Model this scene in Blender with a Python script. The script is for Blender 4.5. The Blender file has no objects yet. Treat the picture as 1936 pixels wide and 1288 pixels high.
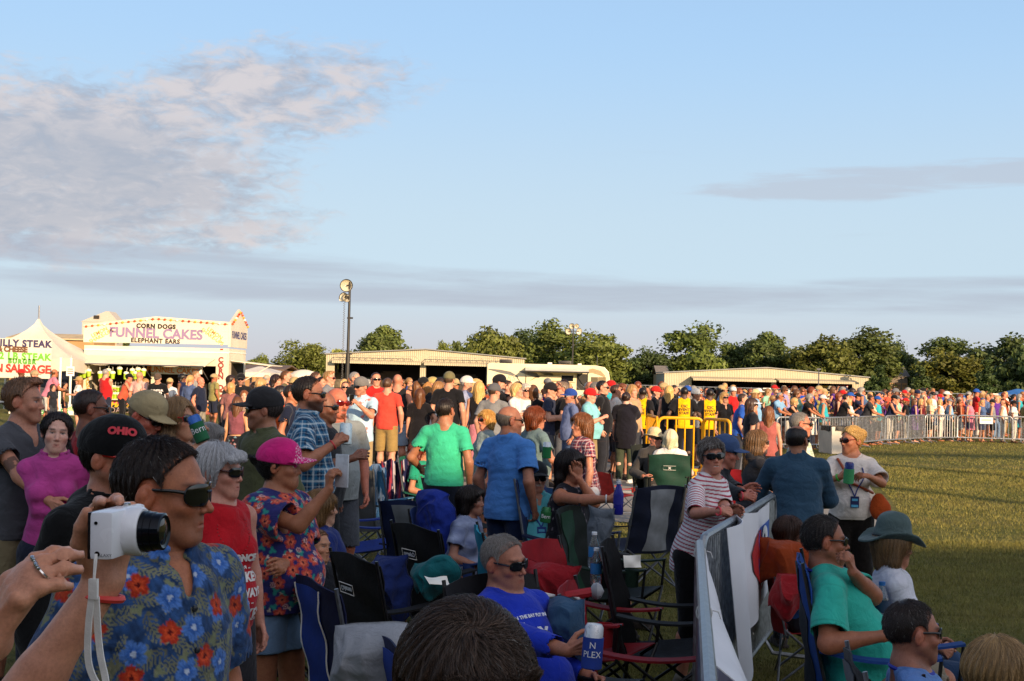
import bpy, bmesh, math, random
import numpy as np
from mathutils import Vector, Matrix
random.seed(7); RNG = np.random.default_rng(11)
SC = bpy.context.scene; COL = SC.collection
PI = math.pi
# ------------------------------------------------------------------ camera
FPX, HC = 2440.0, 1.9
PIT, ROL = math.atan(68.0/FPX), math.radians(1.4)
Fw = np.array([0, math.cos(PIT), math.sin(PIT)]); U0 = np.array([0, -math.sin(PIT), math.cos(PIT)]); R0 = np.array([1.0, 0, 0])
Rt = math.cos(ROL)*R0 + math.sin(ROL)*U0; Up = math.cos(ROL)*U0 - math.sin(ROL)*R0
CAM = np.array([0, 0, HC])
def at(u, v, D):
    return CAM + D*(Fw + Rt*(u-968)/FPX + Up*(644-v)/FPX)
def gnd(u, v, z=0.0):
    d = Fw + Rt*(u-968)/FPX + Up*(644-v)/FPX
    return CAM + d*((z-HC)/d[2])
def atz(u, D, z):
    'point in the column u at depth D and height z'
    lo, hi = -3000, 4000
    for _ in range(50):
        m = .5*(lo+hi)
        if at(u, m, D)[2] > z: lo = m
        else: hi = m
    return at(u, lo, D)
def proj(p):
    q = np.asarray(p)-CAM; D = q@Fw
    return 968+FPX*(q@Rt)/D, 644-FPX*(q@Up)/D, D
# ------------------------------------------------------------------ objects
def link(o, parent=None):
    COL.objects.link(o)
    if parent is not None: o.parent = parent
    return o
def tag(o, label=None, cat=None, group=None, kind=None):
    if label: o['label'] = label
    if cat: o['category'] = cat
    if group: o['group'] = group
    if kind: o['kind'] = kind
    return o
def empty(name, loc, rz=0.0, label=None, cat=None, group=None):
    o = bpy.data.objects.new(name, None); o.empty_display_size = .1
    o.location = tuple(float(x) for x in loc); o.rotation_euler = (0, 0, rz)
    link(o); return tag(o, label, cat, group)
def npmesh(name, V, F4, mats, col=None, F3=None, smooth=True, mi=None):
    me = bpy.data.meshes.new(name)
    V = np.asarray(V, np.float32); n4 = 0 if F4 is None else len(F4); n3 = 0 if F3 is None else len(F3)
    me.vertices.add(len(V)); me.vertices.foreach_set('co', V.ravel())
    L = []
    if n4: L.append(np.asarray(F4, np.int32).ravel())
    if n3: L.append(np.asarray(F3, np.int32).ravel())
    L = np.concatenate(L)
    me.loops.add(len(L)); me.loops.foreach_set('vertex_index', L)
    me.polygons.add(n4+n3)
    st = np.concatenate([np.arange(n4)*4, n4*4+np.arange(n3)*3]).astype(np.int32)
    me.polygons.foreach_set('loop_start', st)
    if mi is not None: me.polygons.foreach_set('material_index', np.asarray(mi, np.int32))
    me.polygons.foreach_set('use_smooth', np.full(n4+n3, smooth))
    if col is not None:
        a = me.color_attributes.new('Col', 'FLOAT_COLOR', 'POINT')
        c = np.ones((len(V), 4), np.float32); c[:, :3] = col
        a.data.foreach_set('color', c.ravel())
    for m in (mats if isinstance(mats, (list, tuple)) else [mats]): me.materials.append(m)
    me.update(calc_edges=True); me.validate()
    return me
def mobj(name, me, parent=None, color=None, loc=None, rot=None):
    o = bpy.data.objects.new(name, me)
    if color is not None: o.color = (*color[:3], 1)
    if loc is not None: o.location = tuple(float(x) for x in loc)
    if rot is not None: o.rotation_euler = rot
    return link(o, parent)
def srgb(h):
    if not isinstance(h, str): return tuple(h)
    h = h.lstrip('#'); c = [int(h[i:i+2], 16)/255 for i in (0, 2, 4)]
    return tuple(x/12.92 if x <= .04045 else ((x+.055)/1.055)**2.4 for x in c)
# ------------------------------------------------------------------ mesh builder
class MB:
    def __init__(s): s.V = []; s.F = []; s.M = []
    def add(s, V, F, m=0):
        b = len(s.V); s.V += [tuple(map(float, v)) for v in V]; s.F += [[i+b for i in f] for f in F]; s.M += [m]*len(F)
    def box(s, c, d, m=0, R=None):
        c = np.asarray(c, float); h = np.asarray(d, float)/2
        P = np.array([[x, y, z] for x in (-1, 1) for y in (-1, 1) for z in (-1, 1)])*h
        if R is not None: P = P@np.asarray(R).T
        s.add(P+c, [[0, 1, 3, 2], [4, 6, 7, 5], [0, 4, 5, 1], [2, 3, 7, 6], [0, 2, 6, 4], [1, 5, 7, 3]], m)
    def tube(s, pts, r, n=8, m=0, caps=True, closed=False):
        pts = [np.asarray(p, float) for p in pts]; N = len(pts)
        rr = r if isinstance(r, (list, tuple, np.ndarray)) else [r]*N
        V = []; up = None
        for i, p in enumerate(pts):
            if closed: t = pts[(i+1) % N]-pts[i-1]
            else: t = pts[min(i+1, N-1)]-pts[max(i-1, 0)]
            t = t/(np.linalg.norm(t)+1e-12)
            if up is None: up = np.array([0, 0, 1.]) if abs(t[2]) < .9 else np.array([1., 0, 0])
            a = np.cross(t, up); a /= np.linalg.norm(a)+1e-12; b = np.cross(t, a); up = np.cross(a, t)
            for k in range(n):
                w = 2*PI*k/n; V.append(p+rr[i]*(math.cos(w)*a+math.sin(w)*b))
        F = [[i*n+k, i*n+(k+1) % n, (i+1)*n+(k+1) % n, (i+1)*n+k] for i in range(N-1) for k in range(n)]
        if closed: F += [[(N-1)*n+k, (N-1)*n+(k+1) % n, (k+1) % n, k] for k in range(n)]
        elif caps: F += [list(range(n))[::-1], [(N-1)*n+k for k in range(n)]]
        s.add(V, F, m)
    def lathe(s, prof, c=(0, 0, 0), n=24, m=0, R=None, caps=True):
        c = np.asarray(c, float); V = []
        for r, z in prof:
            for k in range(n):
                w = 2*PI*k/n; V.append((r*math.cos(w), r*math.sin(w), z))
        V = np.array(V)
        if R is not None: V = V@np.asarray(R).T
        N = len(prof)
        F = [[i*n+k, i*n+(k+1) % n, (i+1)*n+(k+1) % n, (i+1)*n+k] for i in range(N-1) for k in range(n)]
        if caps: F += [list(range(n))[::-1], [(N-1)*n+k for k in range(n)]]
        s.add(V+c, F, m)
    def ring(s, rows, m=0, caps=True, closed_u=True):
        'rows: list of equal-length loops'
        n = len(rows[0]); V = [p for r in rows for p in r]
        e = n if closed_u else n-1
        F = [[i*n+k, i*n+(k+1) % n, (i+1)*n+(k+1) % n, (i+1)*n+k] for i in range(len(rows)-1) for k in range(e)]
        if caps and closed_u: F += [list(range(n))[::-1], [(len(rows)-1)*n+k for k in range(n)]]
        s.add(V, F, m)
    def sheet(s, fn, nu, nv, th, m=0):
        'a thick sheet: fn(u,v) -> point, u,v in 0..1'
        P = np.array([[fn(i/nu, j/nv) for i in range(nu+1)] for j in range(nv+1)], float)
        du = np.gradient(P, axis=1); dv = np.gradient(P, axis=0)
        N = np.cross(du, dv); N /= np.linalg.norm(N, axis=2, keepdims=True)+1e-12
        A = (P+N*th/2).reshape(-1, 3); B = (P-N*th/2).reshape(-1, 3); W = nu+1; n = len(A)
        F = []
        for j in range(nv):
            for i in range(nu):
                a = j*W+i; F.append([a, a+1, a+W+1, a+W]); F.append([n+a, n+a+W, n+a+W+1, n+a+1])
        for i in range(nu):
            a = i; F.append([a, n+a, n+a+1, a+1]); a = nv*W+i; F.append([a, a+1, n+a+1, n+a])
        for j in range(nv):
            a = j*W; F.append([a, a+W, n+a+W, n+a]); a = j*W+nu; F.append([a, n+a, n+a+W, a+W])
        s.add(np.concatenate([A, B]), F, m)
    def mesh(s, name, mats, smooth=True, bevel=0):
        me = bpy.data.meshes.new(name); me.from_pydata(s.V, [], s.F)
        for m in (mats if isinstance(mats, (list, tuple)) else [mats]): me.materials.append(m)
        me.polygons.foreach_set('material_index', np.array(s.M, np.int32))
        if bevel:
            bm = bmesh.new(); bm.from_mesh(me)
            bmesh.ops.bevel(bm, geom=[e for e in bm.edges if len(e.link_faces) == 2 and e.calc_face_angle(0) > .7], offset=bevel, segments=2, affect='EDGES', profile=.6)
            bm.to_mesh(me); bm.free()
        bm = bmesh.new(); bm.from_mesh(me); bmesh.ops.recalc_face_normals(bm, faces=bm.faces); bm.to_mesh(me); bm.free()
        if smooth:
            me.polygons.foreach_set('use_smooth', np.full(len(me.polygons), True)); me.set_sharp_from_angle(angle=.7)
        me.update(); return me
    def obj(s, name, mats, parent=None, smooth=True, bevel=0, color=None, loc=None, rot=None):
        return mobj(name, s.mesh(name, mats, smooth, bevel), parent, color, loc, rot)
def copy_tree(o, parent=None):
    c = o.copy(); COL.objects.link(c); c.parent = parent
    for ch in list(o.children): copy_tree(ch, c)
    return c
# ------------------------------------------------------------------ materials
MATS = {}
class NT:
    def __init__(s, name):
        m = bpy.data.materials.new(name); m.use_nodes = True; s.m = m; s.t = m.node_tree; s.b = s.t.nodes['Principled BSDF']; s.out = s.t.nodes['Material Output']
    def n(s, typ, **kw):
        o = s.t.nodes.new(typ)
        for k, v in kw.items():
            if k in o.inputs: o.inputs[k].default_value = v
            else: setattr(o, k, v)
        return o
    def l(s, a, b): s.t.links.new(a, b)
    def mix(s, f, a, b, mode='MIX'):
        o = s.n('ShaderNodeMix', data_type='RGBA', blend_type=mode)
        for x, i in ((f, 0), (a, 6), (b, 7)):
            if hasattr(x, 'is_linked') or hasattr(x, 'links'): s.l(x, o.inputs[i])
            else: o.inputs[i].default_value = (*x, 1) if isinstance(x, tuple) and len(x) == 3 else x
        return o.outputs[2]
    def ramp(s, f, stops):
        r = s.n('ShaderNodeValToRGB'); e = r.color_ramp.elements
        while len(e) < len(stops): e.new(.5)
        for el, (p, c) in zip(e, stops): el.position = p; el.color = (*c, 1) if isinstance(c, tuple) else (c, c, c, 1)
        s.l(f, r.inputs[0]); return r.outputs[0]
    def noise(s, scale, detail=3, rough=.55, coord='Object', vscale=None, dist=0.0):
        tc = s.n('ShaderNodeTexCoord'); v = tc.outputs[coord]
        if vscale:
            mp = s.n('ShaderNodeMapping'); mp.inputs['Scale'].default_value = vscale; s.l(v, mp.inputs[0]); v = mp.outputs[0]
        o = s.n('ShaderNodeTexNoise', Scale=scale, Detail=detail, Roughness=rough, Distortion=dist); s.l(v, o.inputs['Vector']); return o.outputs[0]
    def bump(s, h, st=.3, dist=.01):
        b = s.n('ShaderNodeBump', Strength=st, Distance=dist); s.l(h, b.inputs['Height']); s.l(b.outputs[0], s.b.inputs['Normal']); return b
def P_(name, col, rough=.6, metal=0., nscale=20., namt=.15, bump=0., bscale=None, spec=.5, **kw):
    'plain surface with noise in colour and roughness; uses the object colour when col is None, the vertex colour when col == "attr"'
    if name in MATS: return MATS[name]
    t = NT(name); b = t.b
    if col is None or col == 'attr':
        oi = t.n('ShaderNodeObjectInfo'); base = oi.outputs['Color']
        if col == 'attr':
            at_ = t.n('ShaderNodeVertexColor'); at_.layer_name = 'Col'; base = t.mix(1.0, at_.outputs[0], base, 'MULTIPLY')
    else:
        rgb = t.n('ShaderNodeRGB'); rgb.outputs[0].default_value = (*srgb(col), 1); base = rgb.outputs[0]
    f = t.noise(nscale)
    v = t.ramp(f, [(.25, 1-namt*1.6), (.75, 1+namt*.6)])
    base = t.mix(1.0, base, v, 'MULTIPLY')
    t.l(base, b.inputs['Base Color'])
    b.inputs['Metallic'].default_value = metal; b.inputs['Specular IOR Level'].default_value = spec
    r = t.ramp(f, [(.3, max(rough-.08, 0.02)), (.7, min(rough+.08, 1))]); t.l(r, b.inputs['Roughness'])
    if bump: t.bump(t.noise(bscale or nscale*4, 4), bump, .004)
    for k, x in kw.items(): b.inputs[k.replace('_', ' ')].default_value = x
    MATS[name] = t.m; return t.m
def make_mats():
    # skin
    t = NT('skin'); vc = t.n('ShaderNodeVertexColor'); vc.layer_name = 'Col'
    oi = t.n('ShaderNodeObjectInfo'); base = t.mix(1., vc.outputs[0], oi.outputs['Color'], 'MULTIPLY')
    f = t.noise(34, 5, .65); base = t.mix(1., base, t.ramp(f, [(.25, (.78, .68, .66)), (.75, (1.12, 1.05, 1.02))]), 'MULTIPLY'); base = t.mix(1., base, t.ramp(t.noise(210, 3), [(.3, (.86, .82, .8)), (.7, (1.06, 1.04, 1.03))]), 'MULTIPLY')
    t.l(base, t.b.inputs['Base Color']); t.l(t.ramp(t.noise(60), [(.3, .42), (.7, .6)]), t.b.inputs['Roughness'])
    t.b.inputs['Specular IOR Level'].default_value = .4; t.b.inputs['Subsurface Weight'].default_value = .12
    t.b.inputs['Subsurface Radius'].default_value = (.012, .004, .002); t.b.inputs['Subsurface Scale'].default_value = .6
    t.bump(t.noise(300, 4), .35, .0014); MATS['skin'] = t.m
    t = NT('skin_far'); vc = t.n('ShaderNodeVertexColor'); vc.layer_name = 'Col'
    oi = t.n('ShaderNodeObjectInfo'); base = t.mix(1., vc.outputs[0], oi.outputs['Color'], 'MULTIPLY')
    t.l(base, t.b.inputs['Base Color']); t.l(t.ramp(t.noise(30), [(.3, .5), (.7, .66)]), t.b.inputs['Roughness']); MATS['skin_far'] = t.m
    # cloth
    t = NT('cloth'); vc = t.n('ShaderNodeVertexColor'); vc.layer_name = 'Col'; oi = t.n('ShaderNodeObjectInfo')
    base = t.mix(1., vc.outputs[0], oi.outputs['Color'], 'MULTIPLY'); f = t.noise(9, 5, .6)
    base = t.mix(1., base, t.ramp(f, [(.3, .84), (.7, 1.1)]), 'MULTIPLY')
    w = t.noise(700, 2); base = t.mix(1., base, t.ramp(w, [(.3, .86), (.7, 1.1)]), 'MULTIPLY')
    t.l(base, t.b.inputs['Base Color']); t.b.inputs['Roughness'].default_value = .9; t.b.inputs['Specular IOR Level'].default_value = .15
    t.b.inputs['Sheen Weight'].default_value = .12
    b1 = t.bump(w, .25, .0012); b2 = t.n('ShaderNodeBump', Strength=.85, Distance=.014); t.l(t.noise(17, 3, .5, dist=.6), b2.inputs['Height'])
    t.l(b2.outputs[0], b1.inputs['Normal']); MATS['cloth'] = t.m
    # hair
    t = NT('hair'); vc = t.n('ShaderNodeVertexColor'); vc.layer_name = 'Col'; oi = t.n('ShaderNodeObjectInfo')
    base = t.mix(1., vc.outputs[0], oi.outputs['Color'], 'MULTIPLY'); f = t.noise(1., 4, .6, vscale=(260, 260, 28))
    base = t.mix(1., base, t.ramp(f, [(.3, .55), (.7, 1.45)]), 'MULTIPLY')
    t.l(base, t.b.inputs['Base Color']); t.b.inputs['Roughness'].default_value = .42; t.b.inputs['Specular IOR Level'].default_value = .45
    t.bump(f, .6, .004); MATS['hair'] = t.m
    t = NT('strand'); vc = t.n('ShaderNodeVertexColor'); vc.layer_name = 'Col'; oi = t.n('ShaderNodeObjectInfo')
    base = t.mix(1., vc.outputs[0], oi.outputs['Color'], 'MULTIPLY')
    base = t.mix(1., base, t.ramp(t.noise(300), [(.3, .8), (.7, 1.2)]), 'MULTIPLY')
    t.l(base, t.b.inputs['Base Color']); t.b.inputs['Roughness'].default_value = .36; t.b.inputs['Specular IOR Level'].default_value = .5; MATS['strand'] = t.m
make_mats()
M_TINT = P_('tinted_plastic', None, .35, nscale=40, namt=.08)
M_FABRIC = P_('nylon_fabric', 'attr', .72, nscale=12, namt=.22, bump=.5, bscale=60, spec=.3)
M_LENS = P_('dark_lens', '#0a0a0c', .05, nscale=5, namt=.1, spec=.8)
M_FRAME = P_('glasses_frame', None, .22, nscale=30, namt=.05)
M_BLACK = P_('black_tube', '#111113', .4, nscale=30, namt=.2)
M_GREYTUBE = P_('grey_tube', '#6d7076', .38, metal=.6, nscale=30, namt=.2)
M_GALV = P_('galvanised_steel', '#9ea1a4', .42, metal=.75, nscale=26, namt=.28, bump=.1)
M_YELLOW = P_('yellow_paint', '#e8a800', .4, nscale=14, namt=.12)
M_WHITE = P_('white_paint', '#e9e5da', .5, nscale=3, namt=.08)
M_RUBBER = P_('rubber', '#1b1b1c', .8, nscale=40, namt=.2)
M_SILVER = P_('silver', '#d9d7d2', .18, metal=1., nscale=60, namt=.1)
# ------------------------------------------------------------------ signed distance fields
def nrm(v): v = np.asarray(v, float); return v/(np.linalg.norm(v)+1e-12)
def rx(a): c, s = math.cos(a), math.sin(a); return np.array([[1, 0, 0], [0, c, -s], [0, s, c]])
def ry(a): c, s = math.cos(a), math.sin(a); return np.array([[c, 0, s], [0, 1, 0], [-s, 0, c]])
def rz(a): c, s = math.cos(a), math.sin(a); return np.array([[c, -s, 0], [s, c, 0], [0, 0, 1]])
class Field:
    def __init__(s): s.ops = []; s.post = None
    def cone(s, a, b, ra, rb, k=.02, sub=False, fl=None, flat=False):
        'capsule with two radii; fl=(axis, ratio): squashed along axis'
        a = np.asarray(a, np.float32); b = np.asarray(b, np.float32); ba = b-a; L2 = float(ba@ba)+1e-9
        if fl is not None:
            ax = np.asarray(nrm(fl[0]), np.float32); q = 1/fl[1]-1; sc = fl[1]**.5
        def f(P):
            p = P-a; t0 = p@ba/L2; t = np.clip(t0, 0, 1); e = p-t[:, None]*ba
            if flat: return np.maximum(np.sqrt((e*e).sum(1))-(ra+(rb-ra)*t), (t0-1)*L2**.5)
            if fl is not None:
                e = e+(e@ax)[:, None]*ax*q
                return (np.sqrt((e*e).sum(1))-(ra+(rb-ra)*t))*sc
            return np.sqrt((e*e).sum(1))-(ra+(rb-ra)*t)
        R = max(ra, rb)
        s.ops.append((f, np.minimum(a, b)-R, np.maximum(a, b)+R, k, sub)); return s
    def ell(s, c, r, R=None, k=.02, sub=False):
        c = np.asarray(c, np.float32); r = np.asarray(r, np.float32); Rm = None if R is None else np.asarray(R, np.float32)
        def f(P):
            q = P-c
            if Rm is not None: q = q@Rm
            k0 = np.sqrt(((q/r)**2).sum(1)); k1 = np.sqrt(((q/(r*r))**2).sum(1))+1e-9
            return np.where(k0 < .02, -r.min(), k0*(k0-1)/k1)
        m = float(r.max()) if Rm is not None else r
        s.ops.append((f, c-m, c+m, k, sub)); return s
    def box(s, c, h, R=None, rd=.005, k=.01, sub=False):
        c = np.asarray(c, np.float32); h = np.asarray(h, np.float32); Rm = np.eye(3, dtype=np.float32) if R is None else np.asarray(R, np.float32)
        def f(P):
            q = np.abs((P-c)@Rm)-(h-rd)
            return np.sqrt((np.maximum(q, 0)**2).sum(1))+np.minimum(q.max(1), 0)-rd
        m = float(np.linalg.norm(h)); s.ops.append((f, c-m, c+m, k, sub)); return s
    def ev(s, P, lo=None, hi=None):
        P = np.asarray(P, np.float32); d = np.full(len(P), .3, np.float32)
        for f, a, b, k, sub in s.ops:
            m = ((P > a-k-.03) & (P < b+k+.03)).all(1)
            if not m.any(): continue
            i = np.nonzero(m)[0]; s._mix(d, i, f(P[i]), k, sub)
        if s.post: d = s.post(P, d)
        return d
    @staticmethod
    def _mix(d, i, g, k, sub):
        x = d[i]
        if sub:
            h = np.clip(.5-.5*(x+g)/k, 0, 1); d[i] = x*(1-h)-g*h+k*h*(1-h)
        else:
            h = np.clip(.5+.5*(g-x)/k, 0, 1); d[i] = g*(1-h)+x*h-k*h*(1-h)
    def mesh(s, h, B=8, keep=None):
        'sparse surface nets with cell size h -> V, quads'
        ad = [(a, b) for f, a, b, k, sub in s.ops if not sub]
        lo = np.min([a for a, b in ad], 0)-.03-h*2; hi = np.max([b for a, b in ad], 0)+.03+h*2
        nb = np.maximum(np.ceil((hi-lo)/(h*B)).astype(int), 1)
        gi = np.stack(np.meshgrid(*[np.arange(n) for n in nb], indexing='ij'), -1).reshape(-1, 3)
        cen = lo+(gi+.5)*h*B
        d = s.ev(cen); act = np.abs(d) < h*B*.87*1.6+.012
        if keep is not None: act &= keep(cen)
        gi = gi[act]
        if not len(gi): return np.zeros((0, 3)), np.zeros((0, 4), int)
        n = B+1; o = np.stack(np.meshgrid(*[np.arange(n)]*3, indexing='ij'), -1).reshape(-1, 3)
        org = (lo+gi*h*B).astype(np.float32)
        P = (org[:, None]+o[None]*h).astype(np.float32)
        D = np.full(P.shape[:2], .3, np.float32); ext = h*B
        for f, a, b, k, sub in s.ops:
            m = ((org+ext > a-k-.01) & (org < b+k+.01)).all(1)
            if not m.any(): continue
            bi = np.nonzero(m)[0]; g = f(P[bi].reshape(-1, 3)).reshape(len(bi), -1)
            sub_d = D[bi].ravel(); s._mix(sub_d, np.arange(sub_d.size), g.ravel(), k, sub); D[bi] = sub_d.reshape(len(bi), -1)
        if s.post: D = s.post(P.reshape(-1, 3), D.ravel()).reshape(D.shape)
        D = D.reshape(-1, n, n, n)
        S = D < 0
        cs = np.zeros((len(gi), B, B, B), np.int8)
        for x in (0, 1):
            for y in (0, 1):
                for z in (0, 1): cs += S[:, x:x+B, y:y+B, z:z+B]
        ci = np.argwhere((cs > 0) & (cs < 8))
        if not len(ci): return np.zeros((0, 3)), np.zeros((0, 4), int)
        b_, i, j, k_ = ci.T
        acc = np.zeros((len(ci), 3)); cnt = np.zeros(len(ci))
        cor = [(x, y, z) for x in (0, 1) for y in (0, 1) for z in (0, 1)]
        val = {c: D[b_, i+c[0], j+c[1], k_+c[2]] for c in cor}
        for c in cor:
            for ax in range(3):
                if c[ax]: continue
                e = list(c); e[ax] = 1; e = tuple(e); v0, v1 = val[c], val[e]
                m = (v0 < 0) != (v1 < 0); t = np.where(m, v0/np.where(m, v0-v1, 1), 0)
                p = np.tile(np.array(c, float), (len(ci), 1)); p[:, ax] += t
                acc[m] += p[m]; cnt[m] += 1
        V = lo+(gi[b_]*B+ci[:, 1:]+acc/cnt[:, None])*h
        tot = nb*B+1
        gc = gi[b_]*B+ci[:, 1:]
        key = (gc[:, 0]*(tot[1]+2)+gc[:, 1])*(tot[2]+2)+gc[:, 2]
        od = np.argsort(key); ks = key[od]
        def find(g):
            q = (g[:, 0]*(tot[1]+2)+g[:, 1])*(tot[2]+2)+g[:, 2]
            p = np.minimum(np.searchsorted(ks, q), len(ks)-1); return np.where(ks[p] == q, od[p], -1)
        Q = []
        for ax in range(3):
            sl0 = [slice(0, B)]*3; sl1 = list(sl0); sl1[ax] = slice(1, B+1)
            s0 = S[(slice(None), *sl0)]; s1 = S[(slice(None), *sl1)]
            e = np.argwhere(s0 != s1)
            if not len(e): continue
            inside = s0[tuple(e.T)]; g = gi[e[:, 0]]*B+e[:, 1:]
            u = np.zeros(3, int); w = np.zeros(3, int); u[(ax+1) % 3] = 1; w[(ax+2) % 3] = 1
            q = np.stack([find(g-u-w), find(g-w), find(g), find(g-u)], 1)
            q[~inside] = q[~inside][:, ::-1]
            Q.append(q[(q >= 0).all(1)])
        return V, np.concatenate(Q) if Q else np.zeros((0, 4), int)
    def grad(s, P, e=.002):
        P = np.asarray(P, np.float32); g = np.stack([s.ev(P+np.eye(3, dtype=np.float32)[a]*e)-s.ev(P-np.eye(3, dtype=np.float32)[a]*e) for a in range(3)], 1)
        return g/(np.linalg.norm(g, axis=1, keepdims=True)+1e-9)
    def drop(s, P, n, off=.003, start=.12, steps=40):
        'move points along -n onto the surface'
        P = np.asarray(P, float)+np.asarray(n)*start; t = np.zeros(len(P)); n = np.asarray(n, float)
        for _ in range(steps):
            d = s.ev(P-t[:, None]*n)-off; t += np.clip(d, -.02, .04)*.7
            t = np.minimum(t, start*2.2)
        return P-t[:, None]*n
def vnormals(V, Q):
    N = np.zeros_like(V); f = np.cross(V[Q[:, 2]]-V[Q[:, 0]], V[Q[:, 3]]-V[Q[:, 1]])
    for i in range(4): np.add.at(N, Q[:, i], f)
    return N/(np.linalg.norm(N, axis=1, keepdims=True)+1e-12)
class Folds:
    'cheap smooth pseudo-noise: sums of warped sines'
    def __init__(s, seed, freq=38., n=5, aniso=(1, 1, 1)):
        r = np.random.default_rng(seed); s.W = (r.normal(size=(n, 3))*np.array(aniso)*freq/1.7).astype(np.float32); s.p = r.uniform(0, 6.28, n); s.W2 = (r.normal(size=(n, 3))*freq/4).astype(np.float32)
    def __call__(s, P):
        o = np.zeros(len(P), np.float32)
        for w, w2, p in zip(s.W, s.W2, s.p): o += np.sin(P@w+p+1.3*np.sin(P@w2+p*2))
        return o/len(s.W)
# ------------------------------------------------------------------ people
def ik(S, T, l1, l2, pole):
    S = np.asarray(S, float); T = np.asarray(T, float); d = T-S; L = np.linalg.norm(d); m = (l1+l2)*.995
    if L > m: d *= m/L; L = m; T = S+d
    a = (l1*l1-l2*l2+L*L)/(2*L); h = math.sqrt(max(l1*l1-a*a, 0)); n = d/L
    p = np.asarray(pole, float); p = p-(p@n)*n; p = nrm(p)
    return S+n*a+p*h, T
ARMS = {   # offset of the wrist from the shoulder (out, forward, up) for 1.75 m, palm direction hint, curl
    'hang': ((.07, .04, -.50), .35), 'hip': ((.06, .0, -.42), .5), 'drink': ((-.05, .30, -.16), .75), 'hold': ((.0, .30, -.24), .75), 'phone': ((-.04, .36, -.02), .7),
    'chest': ((-.16, .24, -.24), .6), 'pocket': ((.10, .06, -.43), .4), 'cross': ((-.30, .19, -.26), .4), 'up': ((.03, .2, .28), .5), 'face': ((-.10, .22, .06), .6), 'sip': ((-.12, .25, .10), .8),
    'lap': ((-.06, .30, -.38), .4), 'rest': ((.08, .22, -.30), .4), 'reach': ((.02, .45, -.12), .6), 'lean': ((-.10, .36, -.32), .4), 'lift': ((-.02, .33, .10), .7), 'back': ((.02, -.08, -.46), .5)}
def skeleton(sex='m', fat=.3, face_yaw=0., head_pitch=0., head_roll=0., lean=0., side=0., twist=0., seated=False, recline=0., arms=('hang', 'hang'), stance=.11, step=0., legs=None, feet=None, seat=.42, hips=1.):
    J = {'sex': sex, 'fat': fat, 'seated': seated}
    f = sex == 'f'
    ln = lean-recline
    T = rx(-ln)@ry(side)
    hz = seat+.10 if seated else .945
    P = np.array([0, 0, hz]); J['P'] = P; J['T'] = T
    T2 = T@rz(twist); J['T2'] = T2
    tp = lambda x, y, z: P+T2@np.array([x, y, z])
    J['tp'] = tp; tl = .535 if not f else .52
    J['nb'] = tp(0, -.02, tl)
    sw = .175+.02*fat if not f else .152+.02*fat
    for sgn, n in ((1, 'R'), (-1, 'L')): J['sh'+n] = tp(sgn*sw, -.012, tl-.062)
    Rh = rz(face_yaw)@rx(-head_pitch)@ry(head_roll)
    up = nrm(.55*T2[:, 2]+.45*np.array([0, 0, 1])); J['Rh'] = Rh
    J['hb'] = J['nb']+up*.072+T2[:, 1]*.012
    J['H'] = J['hb']+Rh@np.array([0, .012, .082])
    la, lf = (.285, .25) if not f else (.268, .235)
    for i, (n, sg) in enumerate((('L', -1), ('R', 1))):
        a = arms[i]; curl = .4; pole = (.45, -.6, -.55); pn = None; hd = None
        if isinstance(a, dict):
            curl = a.get('curl', .4); pole = a.get('pole', pole); hd = a.get('hd'); pn = a.get('pn')
            if 'abs' in a: Tg = np.array(a['abs'], float)
            else: o = a['off']; Tg = J['sh'+n]+np.array([o[0]*sg, o[1], o[2]])
        else:
            o, curl = ARMS[a]; Tg = J['sh'+n]+T2@np.array([o[0]*sg, o[1], o[2]]) if a in ('hold', 'drink', 'cross', 'chest') else J['sh'+n]+np.array([o[0]*sg, o[1], o[2]])
            if a == 'hip': pole = (1., -.25, .0); hd = np.array([-sg*.6, .5, -.45])
            if a == 'up': pole = (1, .2, -.3)
            if a in ('cross', 'chest'): pole = (.8, -.1, -.7)
            if a == 'pocket': pole = (.7, -.7, 0)
        pole = np.array([pole[0]*sg, pole[1], pole[2]])
        E, W = ik(J['sh'+n], Tg, la, lf, pole)
        J['el'+n], J['wr'+n] = E, W
        fd = nrm(W-E); hd = fd if hd is None else nrm(hd)
        pn = np.array([-sg, .15, -.2]) if pn is None else np.array([pn[0]*sg, pn[1], pn[2]])
        pn = nrm(pn-(pn@hd)*hd)
        J['hd'+n], J['pn'+n], J['cu'+n] = hd, pn, curl
        J['grip'+n] = W+hd*.085+pn*.045
    hw = .088 if not f else .092
    for i, (n, sg) in enumerate((('L', -1), ('R', 1))):
        Hp = P+np.array([sg*hw, 0, -.045]); J['hp'+n] = Hp
        if feet is not None: A = np.array(feet[i], float)
        elif seated: A = np.array([sg*.15, .47, .085])
        else: A = np.array([sg*stance, (.09*step if n == 'L' else -.09*step)-.02, .085])
        lt, lc = .425, .405
        if not seated: lt, lc = .415, .40
        K, A = ik(Hp, A, lt, lc, (sg*.25, 1, .35 if seated else 0))
        J['kn'+n], J['an'+n] = K, A
        ft = nrm((sg*.28, 1, 0)) if not seated else nrm((sg*.2, 1, 0)); J['ft'+n] = ft
    return J
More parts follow.
